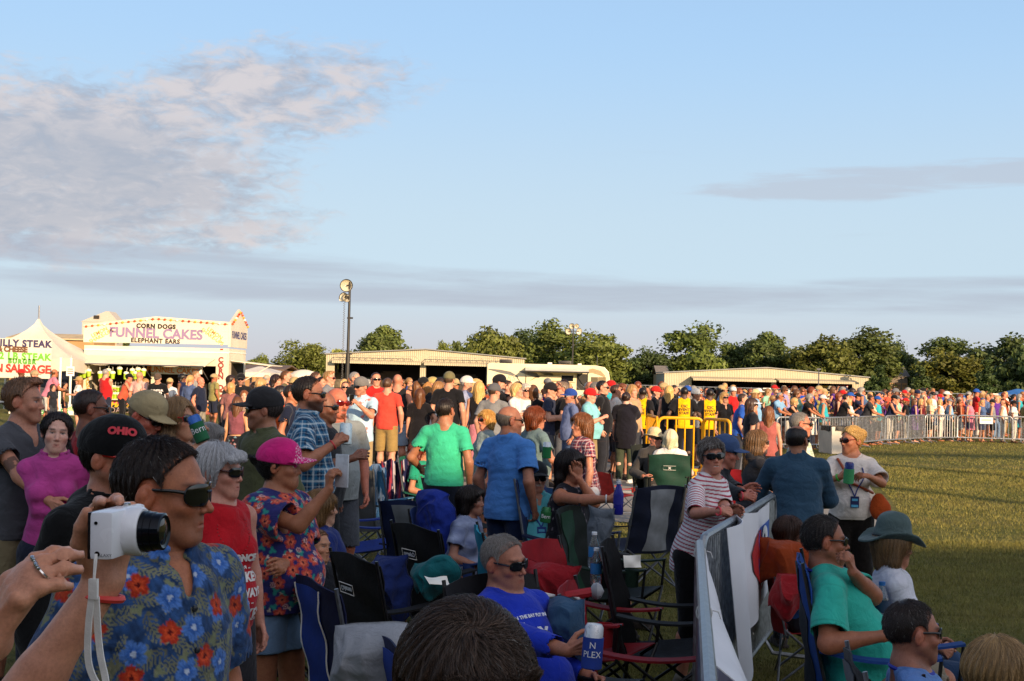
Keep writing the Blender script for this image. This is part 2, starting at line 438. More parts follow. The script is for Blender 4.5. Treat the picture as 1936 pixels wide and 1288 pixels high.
def f_head(F, J, lod, fc):
    H, R = J['H'], J['Rh']; f = J['sex'] == 'f'; w = fc.get('w', 1.)*(.95 if f else 1.)
    q = lambda x, y, z: H+R@np.array([x*w, y, z])
    e = lambda c, r, k=.012, sub=False, Q=None: F.ell(q(*c), (r[0]*w, r[1], r[2]), R if Q is None else R@Q, k, sub)
    e((0, -.018, .03), (.077, .098, .088)); e((0, .024, -.03), (.062, .066, .083), .03)
    if lod >= 2: return
    c = fc.get('chin', 1.); jw = fc.get('jaw', 1.)*(.82 if f else 1.); ns = fc.get('nose', 0)-(.003 if f else 0)
    e((0, .068, -.102), (.027*jw, .018*c, .017), .022); e((0, .052, -.068), (.034, .037, .036), .02)
    for s in (-1, 1):
        F.cone(q(s*.05*jw, .002, -.05), q(s*.02*jw, .058, -.1), .02, .016, .03)
        e((s*.041, .056, -.027), (.022, .022, .018), .022)
    F.cone(q(-.034, .076, .022), q(.034, .076, .022), .0095 if not f else .007, .0095 if not f else .007, .016)
    F.cone(q(0, .082, .008), q(0, .103+ns, -.033), .0065, .0102, .010)
    for s in (-1, 1):
        e((s*.0105, .091+ns*.5, -.038), (.0078, .0098, .0072), .006)
        e((s*.031, .084, .001), (.0165, .011, .0085), .012, True)
        F.ell(q(s*.031, .0672, .001), (.0118,)*3, None, .003)
        e((s*.031, .0745, .0085), (.0155, .006, .0042), .004); e((s*.031, .0735, -.0075), (.0145, .005, .003), .004)
        ec = (s*.0825, -.015, -.006); Q = rz(s*.42)@rx(-.18)
        e(ec, (.009, .0215, .0315), .006, False, Q)
        e((s*.0925, -.0085, -.002), (.007, .0115, .018), .004, True, Q)
        e((s*.0895, -.017, -.002), (.0045, .008, .012), .004, False, Q)
    F.cone(q(-.019, .0795, -.0665), q(.019, .0795, -.0665), .0058, .0058, .007); F.cone(q(0, .0855, -.065), q(0, .086, -.065), .0052, .0052, .008); F.cone(q(-.015, .081, -.0765), q(.015, .081, -.0765), .0072, .0072, .007)
    F.cone(q(-.022, .0915, -.0708), q(.022, .0915, -.0708), .0026, .0026, .003, True)
    if fc.get('smile'):
        e((0, .092, -.0705), (.022, .011, .0062), .004, True); F.cone(q(-.016, .079, -.0685), q(.016, .079, -.0685), .006, .006, .002)
def f_hand(F, J, n, lod):
    W, hd, pn, cu = J['wr'+n], J['hd'+n], J['pn'+n], J['cu'+n]; sd = np.cross(hd, pn); sg = 1 if n == 'R' else -1
    # thumb side: forward/up for a hanging hand
    th = sd*sg
    k = .93 if J['sex'] == 'f' else 1.
    pos = lambda a, b, c: W+k*(hd*a+th*b+pn*c)
    if lod >= 2:
        F.cone(pos(.02, 0, 0), pos(.13, 0, .03*cu), .03, .022, .012, fl=(pn, .6)); return
    F.cone(pos(.012, .0, 0), pos(.07, .004, .004), .026, .037, .014, fl=(pn, .46))
    for i, (b, L, r) in enumerate(((.030, .072, .0088), (.010, .080, .0092), (-.0105, .074, .0088), (-.029, .058, .0078))):
        p = pos(.078-.004*abs(i-1), b, .002); d = hd; a = 0
        for j, fr in enumerate((.44, .32, .24)):
            a += cu*(1.15, 1.35, .95)[j]*(1+.06*(i-1)); sp = (b/.03)*.12*(1-cu)
            d = math.cos(a)*hd+math.sin(a)*pn+sp*th*.6
            if lod == 0: F.ell(p-pn*(.0015 if j else .004)*math.cos(a), (r*(1.12-.08*j),)*3, None, .006)
            p2 = p+k*d*L*fr; F.cone(p, p2, r*(1-.1*j), r*(.93-.1*j), .0035); p = p2
        if lod == 0: F.cone(pos(.015, b*.35, -.013), pos(.072, b*.95, -.0125), .004, .0052, .008)
        J.setdefault('tips'+n, []).append((p, d))
    a = .55; p = pos(.022, .026, .008); d = nrm(hd*.72+th*.55+pn*(.25+.5*cu)); p2 = p+k*d*.042; F.cone(p, p2, .0135, .0105, .008)
    d = nrm(hd*(.9-.2*cu)+th*(.25-.3*cu)+pn*(.15+.75*cu)); p3 = p2+k*d*.03; F.cone(p2, p3, .0105, .009, .004)
    d = nrm(hd*.8-th*.2*cu+pn*(.1+.6*cu)); F.cone(p3, p3+k*d*.024, .009, .0075, .004); J.setdefault('tips'+n, []).append((p3+k*d*.024, d))
def f_body(J, lod=1, fc={}, torso=True, legs=True):
    F = Field(); f = J['sex'] == 'f'; fat = J['fat']; tp = J['tp']; T = J['T2']
    f_head(F, J, lod, fc)
    nr = .050+.012*fat if not f else .042+.009*fat
    F.cone(J['nb']-T[:, 2]*.02, J['hb']+J['Rh']@np.array([0, -.012, .03]), nr+.008, nr, .03)
    if fat > .5: F.ell(J['hb']+J['Rh']@np.array([0, .045, .0]), (.045, .05, .03), J['Rh'], .03)
    if torso:
        sh = .5
        F.cone(J['shL'], J['shR'], .049, .049, .05, fl=(T[:, 1], .9)); F.ell(tp(0, .012, .475), (.1, .075, .06), T, .04)
        for n in 'LR': F.cone(J['nb']+T[:, 2]*.03, J['sh'+n]*.75+J['nb']*.25, .048, .046, .04)
        w = 1 if not f else .87
        F.ell(tp(0, 0, .35), ((.158+.02*fat)*w, .108+.03*fat, .19), T, .05)
        F.ell(tp(0, .015+.05*fat, .12), ((.135+.05*fat)*w, .092+.085*fat, .16), T, .06)
        F.ell(tp(0, -.01, -.01), (.158+.02*fat, .108+.03*fat, .115), J['T'], .05)
        if f:
            for s in (-1, 1): F.ell(tp(s*.075, .088, .325), (.062, .06, .065), T, .03)
    for n in 'LR':
        S, E, W = J['sh'+n], J['el'+n], J['wr'+n]; m = (1+.25*fat)*(1 if not f else .83)
        F.cone(S, E, .046*m, .037*m, .03); F.cone(E, W, .041*m, .0265*(1 if not f else .9), .02)
        F.cone(E*.85+W*.15, E*.6+W*.4, .03*m, .028*m, .03)
        f_hand(F, J, n, lod)
        if legs:
            Hp, K, A = J['hp'+n], J['kn'+n], J['an'+n]; m = 1+.18*fat
            F.cone(Hp, K, .086*m, .056*m, .04); F.cone(K, A, .053*m, .036, .02)
            b = np.cross(nrm(A-K), np.cross(np.array([0, 1., 0]), nrm(A-K)))
            F.ell(K*.68+A*.32-nrm(b)*.018, (.05*m,)*3, None, .05)
            F.cone(A+np.array([0, 0, -.025])-J['ft'+n]*.03, A+J['ft'+n]*.15+np.array([0, 0, -.06]), .036, .024, .02)
    return F
def skin_cols(V, J, fc, tone):
    tn = np.array(srgb(tone)); tn = tn if tone == '#ffffff' else np.minimum(tn*np.array([1.08, 1.25, 1.42])+.014, .8); c = np.tile(tn, (len(V), 1)); q = (V-J['H'])@J['Rh']; w = fc.get('w', 1.)*(.95 if J['sex'] == 'f' else 1.)
    x, y, z = q[:, 0]/w, q[:, 1], q[:, 2]; near = np.linalg.norm(q, axis=1) < .15
    def blend(m, col):
        m = (np.clip(m, 0, 1)*near)[:, None]; c[:] = c*(1-m)+np.array(col)*m
    base = tn
    blend(.55*np.exp(-(((np.abs(x)-.045)/.022)**2+((z+.03)/.022)**2))*(y > .02), base*np.array([1.12, .82, .78]))
    blend(.5*np.exp(-((x/.014)**2+((z+.035)/.014)**2))*(y > .08), base*np.array([1.1, .8, .76]))
    blend(.6*(np.abs(x) > .07)*(np.abs(z) < .04)*(y < .02), base*np.array([1.1, .78, .72]))
    lip = np.exp(-((x/.021)**4+((z+.071)/.0105)**4))*(y > .07)
    blend(.75*lip, base*np.array(fc.get('lip', (.82, .52, .5))))
    if fc.get('smile'): blend(1.5*np.exp(-((x/.019)**6+((z+.069)/.0036)**4))*(y > .075)*(y < .0965), (.6, .57, .52))
    if 'stub' in fc:
        st = np.clip((-.028-z)/.02, 0, 1)*np.clip((y+.03)/.03, 0, 1)*(z > -.13)*(1-.8*lip)
        blend(fc.get('stub_a', .35)*st*np.clip(1.4-np.exp(-((np.abs(x)-.04)/.02)**2-((z+.035)/.02)**2), 0, 1), srgb(fc['stub']))
    if 'moust' in fc:
        blend(.9*np.exp(-((x/.026)**4+((z+.056)/.009)**4))*(y > .07), srgb(fc['moust']))
        if fc.get('goatee'): blend(.9*np.exp(-((x/.024)**4+((z+.098)/.02)**4))*(y > .06), srgb(fc['moust']))
    ax = np.abs(x); brow = np.exp(-(((ax-.033)/.02)**4+((z-(.024-.12*(ax-.03)*0-3.5*(ax-.03)**2))/.0055)**2))*(y > .04)
    blend(.85*brow, srgb(fc.get('brow', '#2b1c14')))
    eye = (((ax-.031)/.0135)**2+((z-.0008)/.0056)**2 < 1)&(y > .07)
    blend(1.*eye, (.5, .46, .43)); iris = ((ax-.031)**2+(z-.0008)**2 < .0052**2)&eye; blend(1.*iris, (.03, .035, .03))
    lid = np.exp(-(((ax-.031)/.0155)**4+((z-.0066)/.0022)**2))*(y > .06); blend(.8*lid, (.02, .012, .01))
    return c
# ------------------------------------------------------------------ clothes
def f_top(J, o):
    F = Field(); f = J['sex'] == 'f'; fat = J['fat']; tp = J['tp']; T = J['T2']; kind = o.get('kind', 'tee'); g = o.get('loose', .012)
    w = 1 if not f else .88
    hem = o.get('hem', -.07 if not J['seated'] else -.03)
    F.ell(tp(0, 0, .35), ((.162+.02*fat)*w+g, .112+.03*fat+g, .20), T, .05)
    F.ell(tp(0, .015+.05*fat, .12), ((.14+.05*fat)*w+g*1.6, .098+.085*fat+g*1.4, .18), T, .07)
    if hem < .06: F.ell(tp(0, -.01, -.03), (.166+.02*fat+g, .116+.03*fat+g, .24), J['T'], .05)
    if not f or g > .018: F.cone(tp(0, .005, .28), tp(0, .012+.02*fat, hem-.05 if not J['seated'] else max(hem, -.10)), (.142+.02*fat)*w+g, (.150+.035*fat)*w+g, .06, fl=(T[:, 1], .66+.2*fat))
    if o.get('cold'):
        for n in 'LR': F.ell(J['sh'+n]+T@np.array([.055*(1 if n == 'R' else -1), .0, -.01]), (.05, .085, .055), T, .01, True)
    if f:
        for s in (-1, 1): F.ell(tp(s*.075, .088, .325), (.066+g*.5, .064+g*.5, .07), T, .04)
    F.cone(J['shL'], J['shR'], .05+g*.6, .05+g*.6, .05, fl=(T[:, 1], .9)); F.ell(tp(0, .012, .475), (.104+g, .079+g, .066), T, .04)
    for n in 'LR': F.cone(J['nb']+T[:, 2]*.02, J['sh'+n]*.75+J['nb']*.25, .05+g*.4, .048+g*.6, .04)
    if kind in ('dress', 'skirted'):
        F.cone(tp(0, 0, .1), tp(0, .0, o.get('low', -.45)), .14+g, .20+g, .08, fl=(T[:, 1], .8), flat=True); hem = o.get('low', -.45)
    sl = o.get('sleeve', {'tee': .62, 'polo': .66, 'shirt': .75, 'tank': 0, 'dress': 0, 'long': 2, 'jacket': 2, 'hoodie': 2, 'blouse': .7}.get(kind, .6))
    m = (1+.22*fat)*(1 if not f else .85)
    for n in 'LR':
        S, E, W = J['sh'+n], J['el'+n], J['wr'+n]
        if sl == 0:
            sg = 1 if n == 'R' else -1
            F.ell(S+T@np.array([sg*.05, 0, .0]), (.075, .11, .10), T, .012, True); continue
        if sl <= 1:
            e = S+(E-S)*sl; fl = o.get('flare', .014); F.cone(S, e, .05*m+g*.8, .045*m+g+fl, .03, flat=True)
            F.cone(S+(e-S)*.72, e+(e-S)*.12, .047*m+g*.5, .046*m+g+fl-.004, .004, True)
        else:
            F.cone(S, E, .05*m+g*.9, .043*m+g, .03); q = min(sl-1, 1); e = E+(W-E)*(q*.97); F.cone(E, e, .047*m+g, (.047-.014*q)*m+g, .02, flat=True)
            F.cone(E+(e-E)*.8, e+(e-E)*.1, .03*m+g*.5, (.043-.014*q)*m+g-.003, .004, True)
    nb, hb = J['nb'], J['hb']; nk = o.get('neck', .062 if kind != 'tank' else .085)
    up = nrm(hb-nb); fw = T[:, 1]
    F.cone(nb-up*.03+fw*.008, hb+up*.06, nk, nk+.02, .008, True)
    v = o.get('vneck', 0)
    if v: F.cone(nb+fw*.06, nb+fw*.125-T[:, 2]*v, .045, .012, .012, True)
    if kind in ('polo', 'shirt', 'jacket', 'hoodie'):
        # stand collar with two points
        for k_ in range(9):
            a0 = math.radians(115+38.7*k_); a1 = math.radians(115+38.7*(k_+1))
            if k_ > 7: break
            pt = lambda a: nb+up*(.035-.012*math.sin(a))+ (T[:, 0]*math.cos(a)*(nk+.012)+fw*(math.sin(a)*(nk+.010)+.012))
            F.cone(pt(a0)-up*.012, pt(a1)-up*.012, .0105, .0105, .006); F.cone(pt(a0)+up*.01, pt(a1)+up*.01, .0095, .0095, .006)
        for s in (-1, 1):
            a = nb+up*.022+T[:, 0]*s*.045+fw*.068; F.cone(a, a+T[:, 0]*s*.018+fw*.035-up*.06, .013, .010, .006, fl=(fw, .55)); F.cone(a, a+T[:, 0]*s*.05-fw*.02-up*.025, .012, .010, .006)
        if kind == 'hoodie': F.ell(nb-fw*.07+up*.0, (.10, .05, .06), T, .04)
    fo = Folds(o.get('seed', 3), 34, 5); fo2 = Folds(o.get('seed', 3)+9, 14, 4, (1, 1, .6)); A = o.get('folds', .006); P0 = J['P']; ax = T[:, 2]
    fo3 = Folds(o.get('seed', 3)+5, 60, 3, (.5, .5, 1.3))
    def post(P, d):
        t = (P-P0)@ax; lw = np.clip(1.25-t/.5, .35, 1.2)
        d = d+A*(fo(P)*.8+fo2(P)*1.4*lw+fo3(P)*.5)
        return np.maximum(d, hem-t+.006*fo2(P))
    F.post = post; return F
def f_bot(J, o):
    F = Field(); fat = J['fat']; tp = J['tp']; kind = o.get('kind', 'trousers'); g = o.get('loose', .012)
    F.ell(tp(0, -.01, -.01), (.160+.02*fat+g*.6, .110+.03*fat+g*.6, .13), J['T'], .04)
    cut = {'shorts': .98, 'short_shorts': .5, 'capri': 1.55, 'trousers': 2, 'skirt': .9, 'long_skirt': 1.7}[kind] if 'cut' not in o else o['cut']
    m = 1+.18*fat
    if 'skirt' in kind:
        e = lambda n: (J['hp'+n]+(J['kn'+n]-J['hp'+n])*min(cut, 1)+(J['an'+n]-J['kn'+n])*max(cut-1, 0))
        b = (e('L')+e('R'))/2; F.cone(J['P'], b, .15, .2, .06, fl=((0, 1, 0), .8), flat=True)
    else:
        for n in 'LR':
            Hp, K, A = J['hp'+n], J['kn'+n], J['an'+n]
            if cut <= 1:
                e = Hp+(K-Hp)*cut; F.cone(Hp, e, .092*m+g, (.086-.02*cut)*m+g+.016, .03, flat=True); F.cone(Hp+(e-Hp)*.8, e+(e-Hp)*.1, .072*m, (.086-.02*cut)*m+g+.008, .004, True)
            else:
                q = cut-1; e = K+(A-K)*q*1.06; r1 = (.056-.012*q)*m+g*1.1; F.cone(Hp, K, .09*m+g, .06*m+g, .035); F.cone(K, e, .06*m+g, r1, .02, flat=True)
                F.cone(K+(e-K)*.9, e+(e-K)*.1, r1-.012, r1-.006, .004, True)
    fo = Folds(o.get('seed', 5), 30, 5, (1, 1, .8)); A_ = o.get('folds', .005); P0 = J['P']; ax = J['T'][:, 2]
    def post(P, d): return np.maximum(d+A_*fo(P), (P-P0)@ax-.075)
    F.post = post; return F
def f_shoe(J, n, kind='shoe'):
    F = Field(); A, d = J['an'+n], J['ft'+n]; z = np.array([0, 0, 1.]); s = np.cross(d, z)
    R = np.stack([s, d, z], 1)
    F.ell(A+d*.05-z*.045, (.042, .13, .04), R, .02); F.ell(A+d*.11-z*.05, (.045, .07, .03), R, .02); F.cone(A-z*.03-d*.02, A+z*(.0 if kind == 'shoe' else .18), .044, .048 if kind == 'shoe' else .062, .02)
    F.box(A+d*.055-z*.073, (.044, .135, .012), R, .01, .006); F.box(A+d*.055-z*.115, (.1, .2, .03), R, .002, .002, True)
    return F
# ------------------------------------------------------------------ hair and headgear (in the head frame)
def headf(J, fc):
    w = fc.get('w', 1.)*(.95 if J['sex'] == 'f' else 1.); H, R = J['H'], J['Rh']
    return (lambda x, y, z: H+R@np.array([x*w, y, z])), (lambda P: ((P-H)@R)/np.array([w, 1, 1]))
def f_hair(J, st, fc, seed=1, fine=True):
    F = Field(); q, loc = headf(J, fc); R = J['Rh']; T = J['T2']; lift = {'buzz': .004, 'short': .008, 'bald_ring': .008, 'thin': .007, 'grey_short': .011, 'pony': .010, 'side_pony': .010, 'bun': .010, 'clip': .011}.get(st, .017)
    F.ell(q(0, -.018, .03), (.077+lift, .098+lift, .088+lift), R, .02)
    lng = st in ('long', 'wavy', 'bob', 'shag'); fl = {'long': .30, 'wavy': .26, 'bob': .11, 'shag': .17}.get(st, 0)
    if lng:
        for s in (-1, 1):
            F.cone(q(s*.066, -.02, .02), q(s*.076, -.03, -.09), .032, .036, .03)
            if fl > .12: F.cone(q(s*.07, -.04, -.09), q(s*.07, -.055, -.05)-T[:, 2]*fl*.85-T[:, 1]*.01, .04, .02, .03)
            if fl > .2: F.cone(q(s*.07, -.0, -.09), q(s*.09, .02, -.06)-T[:, 2]*fl*.7, .026, .014, .03)
        F.cone(q(0, -.07, .0), q(0, -.075, -.06)-T[:, 2]*(fl-.06), .07, .04, .04)
        if fl > .12: F.cone(q(0, -.075, -.05), q(0, -.085, -.04)-T[:, 2]*fl, .06, .035, .04)
    if st == 'pony': F.ell(q(0, -.12, .03), (.025, .03, .025), R, .02); F.cone(q(0, -.13, .02), q(.0, -.15, -.12), .026, .018, .02); F.cone(q(0, -.15, -.12), q(0.0, -.14, -.2), .018, .006, .02)
    if st == 'side_pony': F.cone(q(-.05, -.06, -.06), q(-.085, -.03, -.16), .04, .034, .03); F.cone(q(-.085, -.03, -.16), q(-.075, .02, -.25), .034, .012, .02)
    if st == 'bun': F.ell(q(0, -.12, .055), (.045, .04, .045), R, .015)
    if st == 'clip': F.ell(q(0, -.105, .05), (.05, .04, .06), R, .03); F.ell(q(.025, -.125, .075), (.018, .022, .06), R@ry(.3), .015); F.ell(q(-.01, -.125, .07), (.016, .02, .05), R@ry(-.3), .015)
    if st == 'quiff': F.ell(q(0, .045, .112), (.055, .05, .025), R, .02)
    if lng or st in ('pony', 'bun', 'clip', 'side_pony', 'grey_short'):
        hz = {'grey_short': -.03}.get(st, -.04)
        F.ell(q(0, .1, hz), (.07 if st != 'bob' else .066, .078, .118 if st != 'grey_short' else .108) if st not in ('pony', 'side_pony', 'bun', 'clip') else (.078, .088, .132), R, .010, True)
        if st in ('bob', 'shag', 'wavy', 'grey_short'): F.cone(q(-.045, .07, .075), q(.05, .072, .06), .02, .018, .02)
    fo = Folds(seed, 26, 5); fr = 30 if fine else 14; A = {'buzz': .0012, 'short': .003, 'bald_ring': .002, 'thin': .002}.get(st, .005)
    ys = np.array([-.12, -.085, -.03, -.012, .012, .022, .06, .092]); zs = np.array([-.075, -.075, -.055, -.03, -.022, .05, .096, .102])
    if st == 'grey_short': zs = np.array([-.085, -.085, -.075, -.06, -.05, -.0, .06, .06])
    def post(P, d):
        l = loc(P); x, y, z = l.T
        ang = np.arctan2(x, y+.02)
        d = d+A*(fo(P)+.6*np.sin(ang*fr+6*fo(P)+z*20))
        if lng or st in ('pony', 'bun', 'clip', 'side_pony'):
            d = np.maximum(d, np.where((y > .0) & (np.abs(x) < .055), -.005-z-.3*np.abs(x), -1.))
            if st == 'pony' or st in ('bun', 'clip'): d = np.maximum(d, np.where(np.linalg.norm(l-np.array([0, -.13, -.05]), axis=1) > .11, np.interp(y, [-.12, -.06, 0, .03, .07], [-.06, -.05, -.0, .04, .07])-z, -1))
        else:
            d = np.maximum(d, np.interp(y, ys, zs)-z+.004*fo(P*1.7))
            if st != 'grey_short': d = np.maximum(d, np.where(np.abs(x) > .05, .032*(1-np.sqrt(((y+.008)/.031)**2+((z+.008)/.046)**2)), -1))
            if st == 'bald_ring': d = np.maximum(d, z-np.interp(y, [-.12, -.06, .03], [.06, .045, .03]))
            if st == 'thin': d = np.maximum(d, np.where(z > .055, .062+.008*fo(P*2)-np.sqrt(x**2+((y+.005)*.8)**2), -1))
            if st == 'widow': d = np.maximum(d, np.where(z > .05, (y-.05)+.6*np.abs(np.abs(x)-.0)-.0-.02, -1))
        return d
    F.post = post; return F
def strands(F, J, fc, n, L, seed=1, swirl=.0, r=.0007, col=(.03, .02, .015), var=.5, grey=.0, down=.6, lift=.25, crown=(0, -.05, .12), seg=5, V=None, N=None, jit=.35, keep=None, mx=9., avoid=None, short=False):
    'thin tapered strands that grow from the hair surface away from the crown and follow it'
    rg = np.random.default_rng(seed); q, loc = headf(J, fc); R = J['Rh']
    i = rg.integers(0, len(V), n); p = V[i]+rg.normal(size=(n, 3))*.002; 
    cr = q(*crown); pts = [p]; dirs = []
    rnd = rg.normal(size=(n, 3))*jit
    for k in range(seg):
        nn = F.grad(p); away = p-cr; away /= np.linalg.norm(away, axis=1, keepdims=True)+1e-6
        fl = away+down*np.array([0, 0, -1.])*(.3+k/seg)+rnd+swirl*np.cross(nn, away)
        fl = fl-(fl*nn).sum(1, keepdims=True)*nn; fl /= np.linalg.norm(fl, axis=1, keepdims=True)+1e-6
        p = p+(fl+nn*lift*(1-.5*k/seg))*L/seg
        d = F.ev(p); p = p+nn*np.where(d < .0008, .0008-d, np.where(d > mx, mx-d, 0))[:, None]
        pts.append(p)
    pts = np.stack(pts, 1); m = seg+1
    if avoid is not None: pts = pts[(avoid.ev(pts.reshape(-1, 3)).reshape(pts.shape[:2]) > .0).all(1)]; n = len(pts)
    ear = loc(pts.reshape(-1, 3)).reshape(pts.shape); ear = (np.abs(ear[..., 0]) > .06)&((((ear[..., 1]+.008)/.03)**2+((ear[..., 2]+.008)/.045)**2) < 1)
    if short: pts = pts[~ear.any(1)]; n = len(pts)
    if keep is not None: pts = pts[keep(loc(pts[:, -1]))]; n = len(pts)
    tan = np.gradient(pts, axis=1); tan /= np.linalg.norm(tan, axis=2, keepdims=True)+1e-9
    a = np.cross(tan, rg.normal(size=(n, 1, 3))); a /= np.linalg.norm(a, axis=2, keepdims=True)+1e-9; b = np.cross(tan, a)
    rad = (r*np.linspace(1, .25, m))[None, :, None]
    ring = np.stack([pts+rad*(math.cos(w)*a+math.sin(w)*b) for w in (0, 2.094, 4.189)], 2).reshape(-1, 3)
    base = (np.arange(n)*m*3)[:, None, None]+(np.arange(seg)*3)[None, :, None]
    F4 = np.concatenate([np.stack([base[..., 0]+k, base[..., 0]+(k+1) % 3, base[..., 0]+3+(k+1) % 3, base[..., 0]+3+k], -1).reshape(-1, 4) for k in range(3)])
    c = np.array(col)*(1+var*rg.normal(size=(n, 1))*.5).clip(.3, 2.2)
    g = rg.random((n, 1)) < grey; c = np.where(g, np.array([.45, .43, .4])*rg.uniform(.6, 1.1, (n, 1)), c)
    return ring, F4, np.repeat(c, m*3, 0)
def f_cap(J, fc, back=False, th=.004, tilt=0, kind='cap'):
    F = Field(); q, loc = headf(J, fc); R = J['Rh']; s = -1 if back else 1
    if kind == 'visor':
        F.ell(q(0, -.018, .032), (.092, .112, .05), R, .01); F.ell(q(0, -.018, .06), (.083, .104, .09), R, .004, True)
    else: F.ell(q(0, -.02, .042), (.091, .112, .098), R, .02); F.ell(q(0, .01, .06), (.088, .095, .085), R, .03); F.ell(q(0, -.02, .143), (.008,)*3, R, .004)
    base = .028
    def brim(P):
        l = loc(P); x, y, z = l.T; y = y*s
        zc = z-(base+.022-4.2*x*x-.16*(y-.08))
        el = (np.sqrt((x/.083)**2+((y-.07)/.118)**2)-1)*.08
        return np.maximum(np.maximum(np.abs(zc)-th, el), .06-y).astype(np.float32)
    c = q(0, .11*s, .03); F.ops.append((brim, c-.15, c+.15, .006, False))
    def post(P, d):
        l = loc(P); ok = l[:, 1]*s > .075
        return np.maximum(d, np.where(ok, -1, base-.012-l[:, 2]-.12*l[:, 1]))
    F.post = post; return F
def f_hat(J, fc, kind='straw', th=.005):
    F = Field(); q, loc = headf(J, fc); R = J['Rh']; base = .045
    if kind == 'cowboy':
        F.ell(q(0, -.018, .11), (.080, .105, .105), R, .02); F.ell(q(0, -.018, .06), (.094, .115, .06), R, .03); F.cone(q(0, -.09, .225), q(0, .075, .215), .028, .016, .04, True)
        bx, by, lift, dip = .155, .20, 2.4, -.7
    elif kind == 'bucket': F.ell(q(0, -.018, .06), (.093, .113, .09), R, .02); bx, by, lift, dip = .14, .165, -6., -1.5
    else: F.ell(q(0, -.018, .07), (.092, .112, .095), R, .02); F.cone(q(0, -.08, .175), q(0, .05, .17), .02, .012, .03, True); bx, by, lift, dip = .14, .165, .5, -.5
    def brim(P):
        l = loc(P); x, y, z = l.T; y = y+.018
        zc = z-(base+lift*np.maximum(np.abs(x)-.06, 0)**1.7*(1-.3*(np.abs(y)/by)**2)+dip*np.maximum(np.abs(y)-.1, 0)*.5)
        return np.maximum(np.abs(zc)*.8-th, (np.sqrt((x/bx)**2+(y/by)**2)-1)*bx).astype(np.float32)
    c = q(0, 0, .06); F.ops.append((brim, c-.24, c+.24, .01, False))
    def post(P, d): l = loc(P); return np.maximum(d, np.where(np.abs(l[:, 0])**2+l[:, 1]**2 < .0081, base-.02-l[:, 2], -1))
    F.post = post; return F
def glasses(J, fc, parent, color='#0c0c0d', up=False, wrap=1., lensc=None, big=1.):
    q, _ = headf(J, fc); mb = MB(); zo, yo = (.075, -.012) if up else (0, 0)
    for s in (-1, 1):
        rows = []
        for rr in (0.02, .5, .85, 1.):
            rows.append([(math.copysign(abs(math.cos(a))**.7, math.cos(a))*rr*.0285*big, math.copysign(abs(math.sin(a))**.8, math.sin(a))*rr*.0185*big) for a in np.linspace(0, 2*PI, 20, endpoint=False)])
        def pt(a, b, off, s=s): X = s*.0335+a; return q(X, .1035+off+yo-wrap*6.2*X*X*(.8), b+.001+zo-.10*abs(X)*.0)
        for i, m in ((0, 0), (1, 1)):
            if i == 0: mb.ring([[pt(a*1.09, b*1.12, .0, s) for a, b in rows[k]] for k in (3,)]+[[pt(a*1.09, b*1.12, -.004, s) for a, b in rows[3]]]+[[pt(a, b, -.004, s) for a, b in rows[k]] for k in (2, 1, 0)], 0)
            mb.ring([[pt(a*(1.09 if k == 3 else 1), b*(1.12 if k == 3 else 1), .0004+(.0008 if k < 3 else 0), s) for a, b in rows[k]] for k in (3,)]+[[pt(a, b, .0018, s) for a, b in rows[k]] for k in (2, 1, 0)], 1) if i else None
        p = [q(s*.064, .098-wrap*.0203+yo, .007+zo), q(s*.075, .05+yo, .011+zo), q(s*.0795, .0+yo, .012+zo), q(s*.081, -.022+yo, .008+zo), q(s*.081, -.036+yo, -.012+zo)]
        mb.tube(p, [.0048, .0045, .0032, .0028, .002], 6, 0)
    mb.tube([q(-.012, .104+yo, .007+zo), q(0, .108+yo, .009+zo), q(.012, .104+yo, .007+zo)], .003, 6, 0)
    return mb.obj('sunglasses', [M_FRAME, lensc or M_LENS], parent, color=srgb(color))
# ------------------------------------------------------------------ prints on cloth
def stamps(V, N, C, n, fn, size, seed=0, sep=.8, pts=None, region=None):
    'paint fn(dx,dy) -> (mask, colour) motifs on the cloth around random points of its surface'
    rg = np.random.default_rng(seed); used = []
    order = rg.permutation(len(V))[:n*40] if pts is None else pts
    for i in order:
        p, nn = V[i], N[i]
        if region is not None and not region(p, nn): continue
        if used and min(np.linalg.norm(p-u) for u in used) < size*2*sep: continue
        used.append(p)
        if len(used) > n: break
        a = nrm(np.cross(nn, rg.normal(size=3))); b = np.cross(nn, a)
        near = np.nonzero((np.abs(V-p) < size*1.5).all(1) & (N@nn > .1))[0]
        if not len(near): continue
        d = V[near]-p; x, y = d@a/size, d@b/size
        m, c = fn(x, y, rg); C[near] = C[near]*(1-m[:, None])+c*m[:, None]
    return used
def hibiscus(outer, mid, core, petals=5):
    o, mi, co = (np.array(srgb(x)) for x in (outer, mid, core))
    def fn(x, y, rg):
        r = np.hypot(x, y); a = np.arctan2(y, x)+rg.uniform(0, 6); e = .62+.38*np.abs(np.cos(a*petals/2))**.7+.05*np.sin(a*19)
        m = np.clip((e-r)/.09, 0, 1); t = np.clip(r/e, 0, 1)[:, None]; st = (.5+.5*np.cos(a*petals*3))[:, None]
        c = np.where(t < .22, co, np.where(t < .6, mi*(.75+.5*st), o*(.85+.3*st))); edge = np.clip((t-.45)/.2, 0, 1); c = np.where(t < .22, co, mi*(.7+.5*st)*(1-edge)+o*(.8+.35*st)*edge)
        return m, c
    return fn
def fern(colr):
    co = np.array(srgb(colr))
    def fn(x, y, rg):
        x = x+.25*y*y; w = .45*np.clip(1-y*y, 0, 1)**.5
        s = (np.sin((y-np.abs(x)*.9)*24) > -.1)*(np.abs(x) < w)*(np.abs(y) < 1) | (np.abs(x) < .04)*(np.abs(y) < 1)
        return s.astype(float)*.9, co*(.85+.3*np.clip(y, -1, 1)[:, None])
    return fn
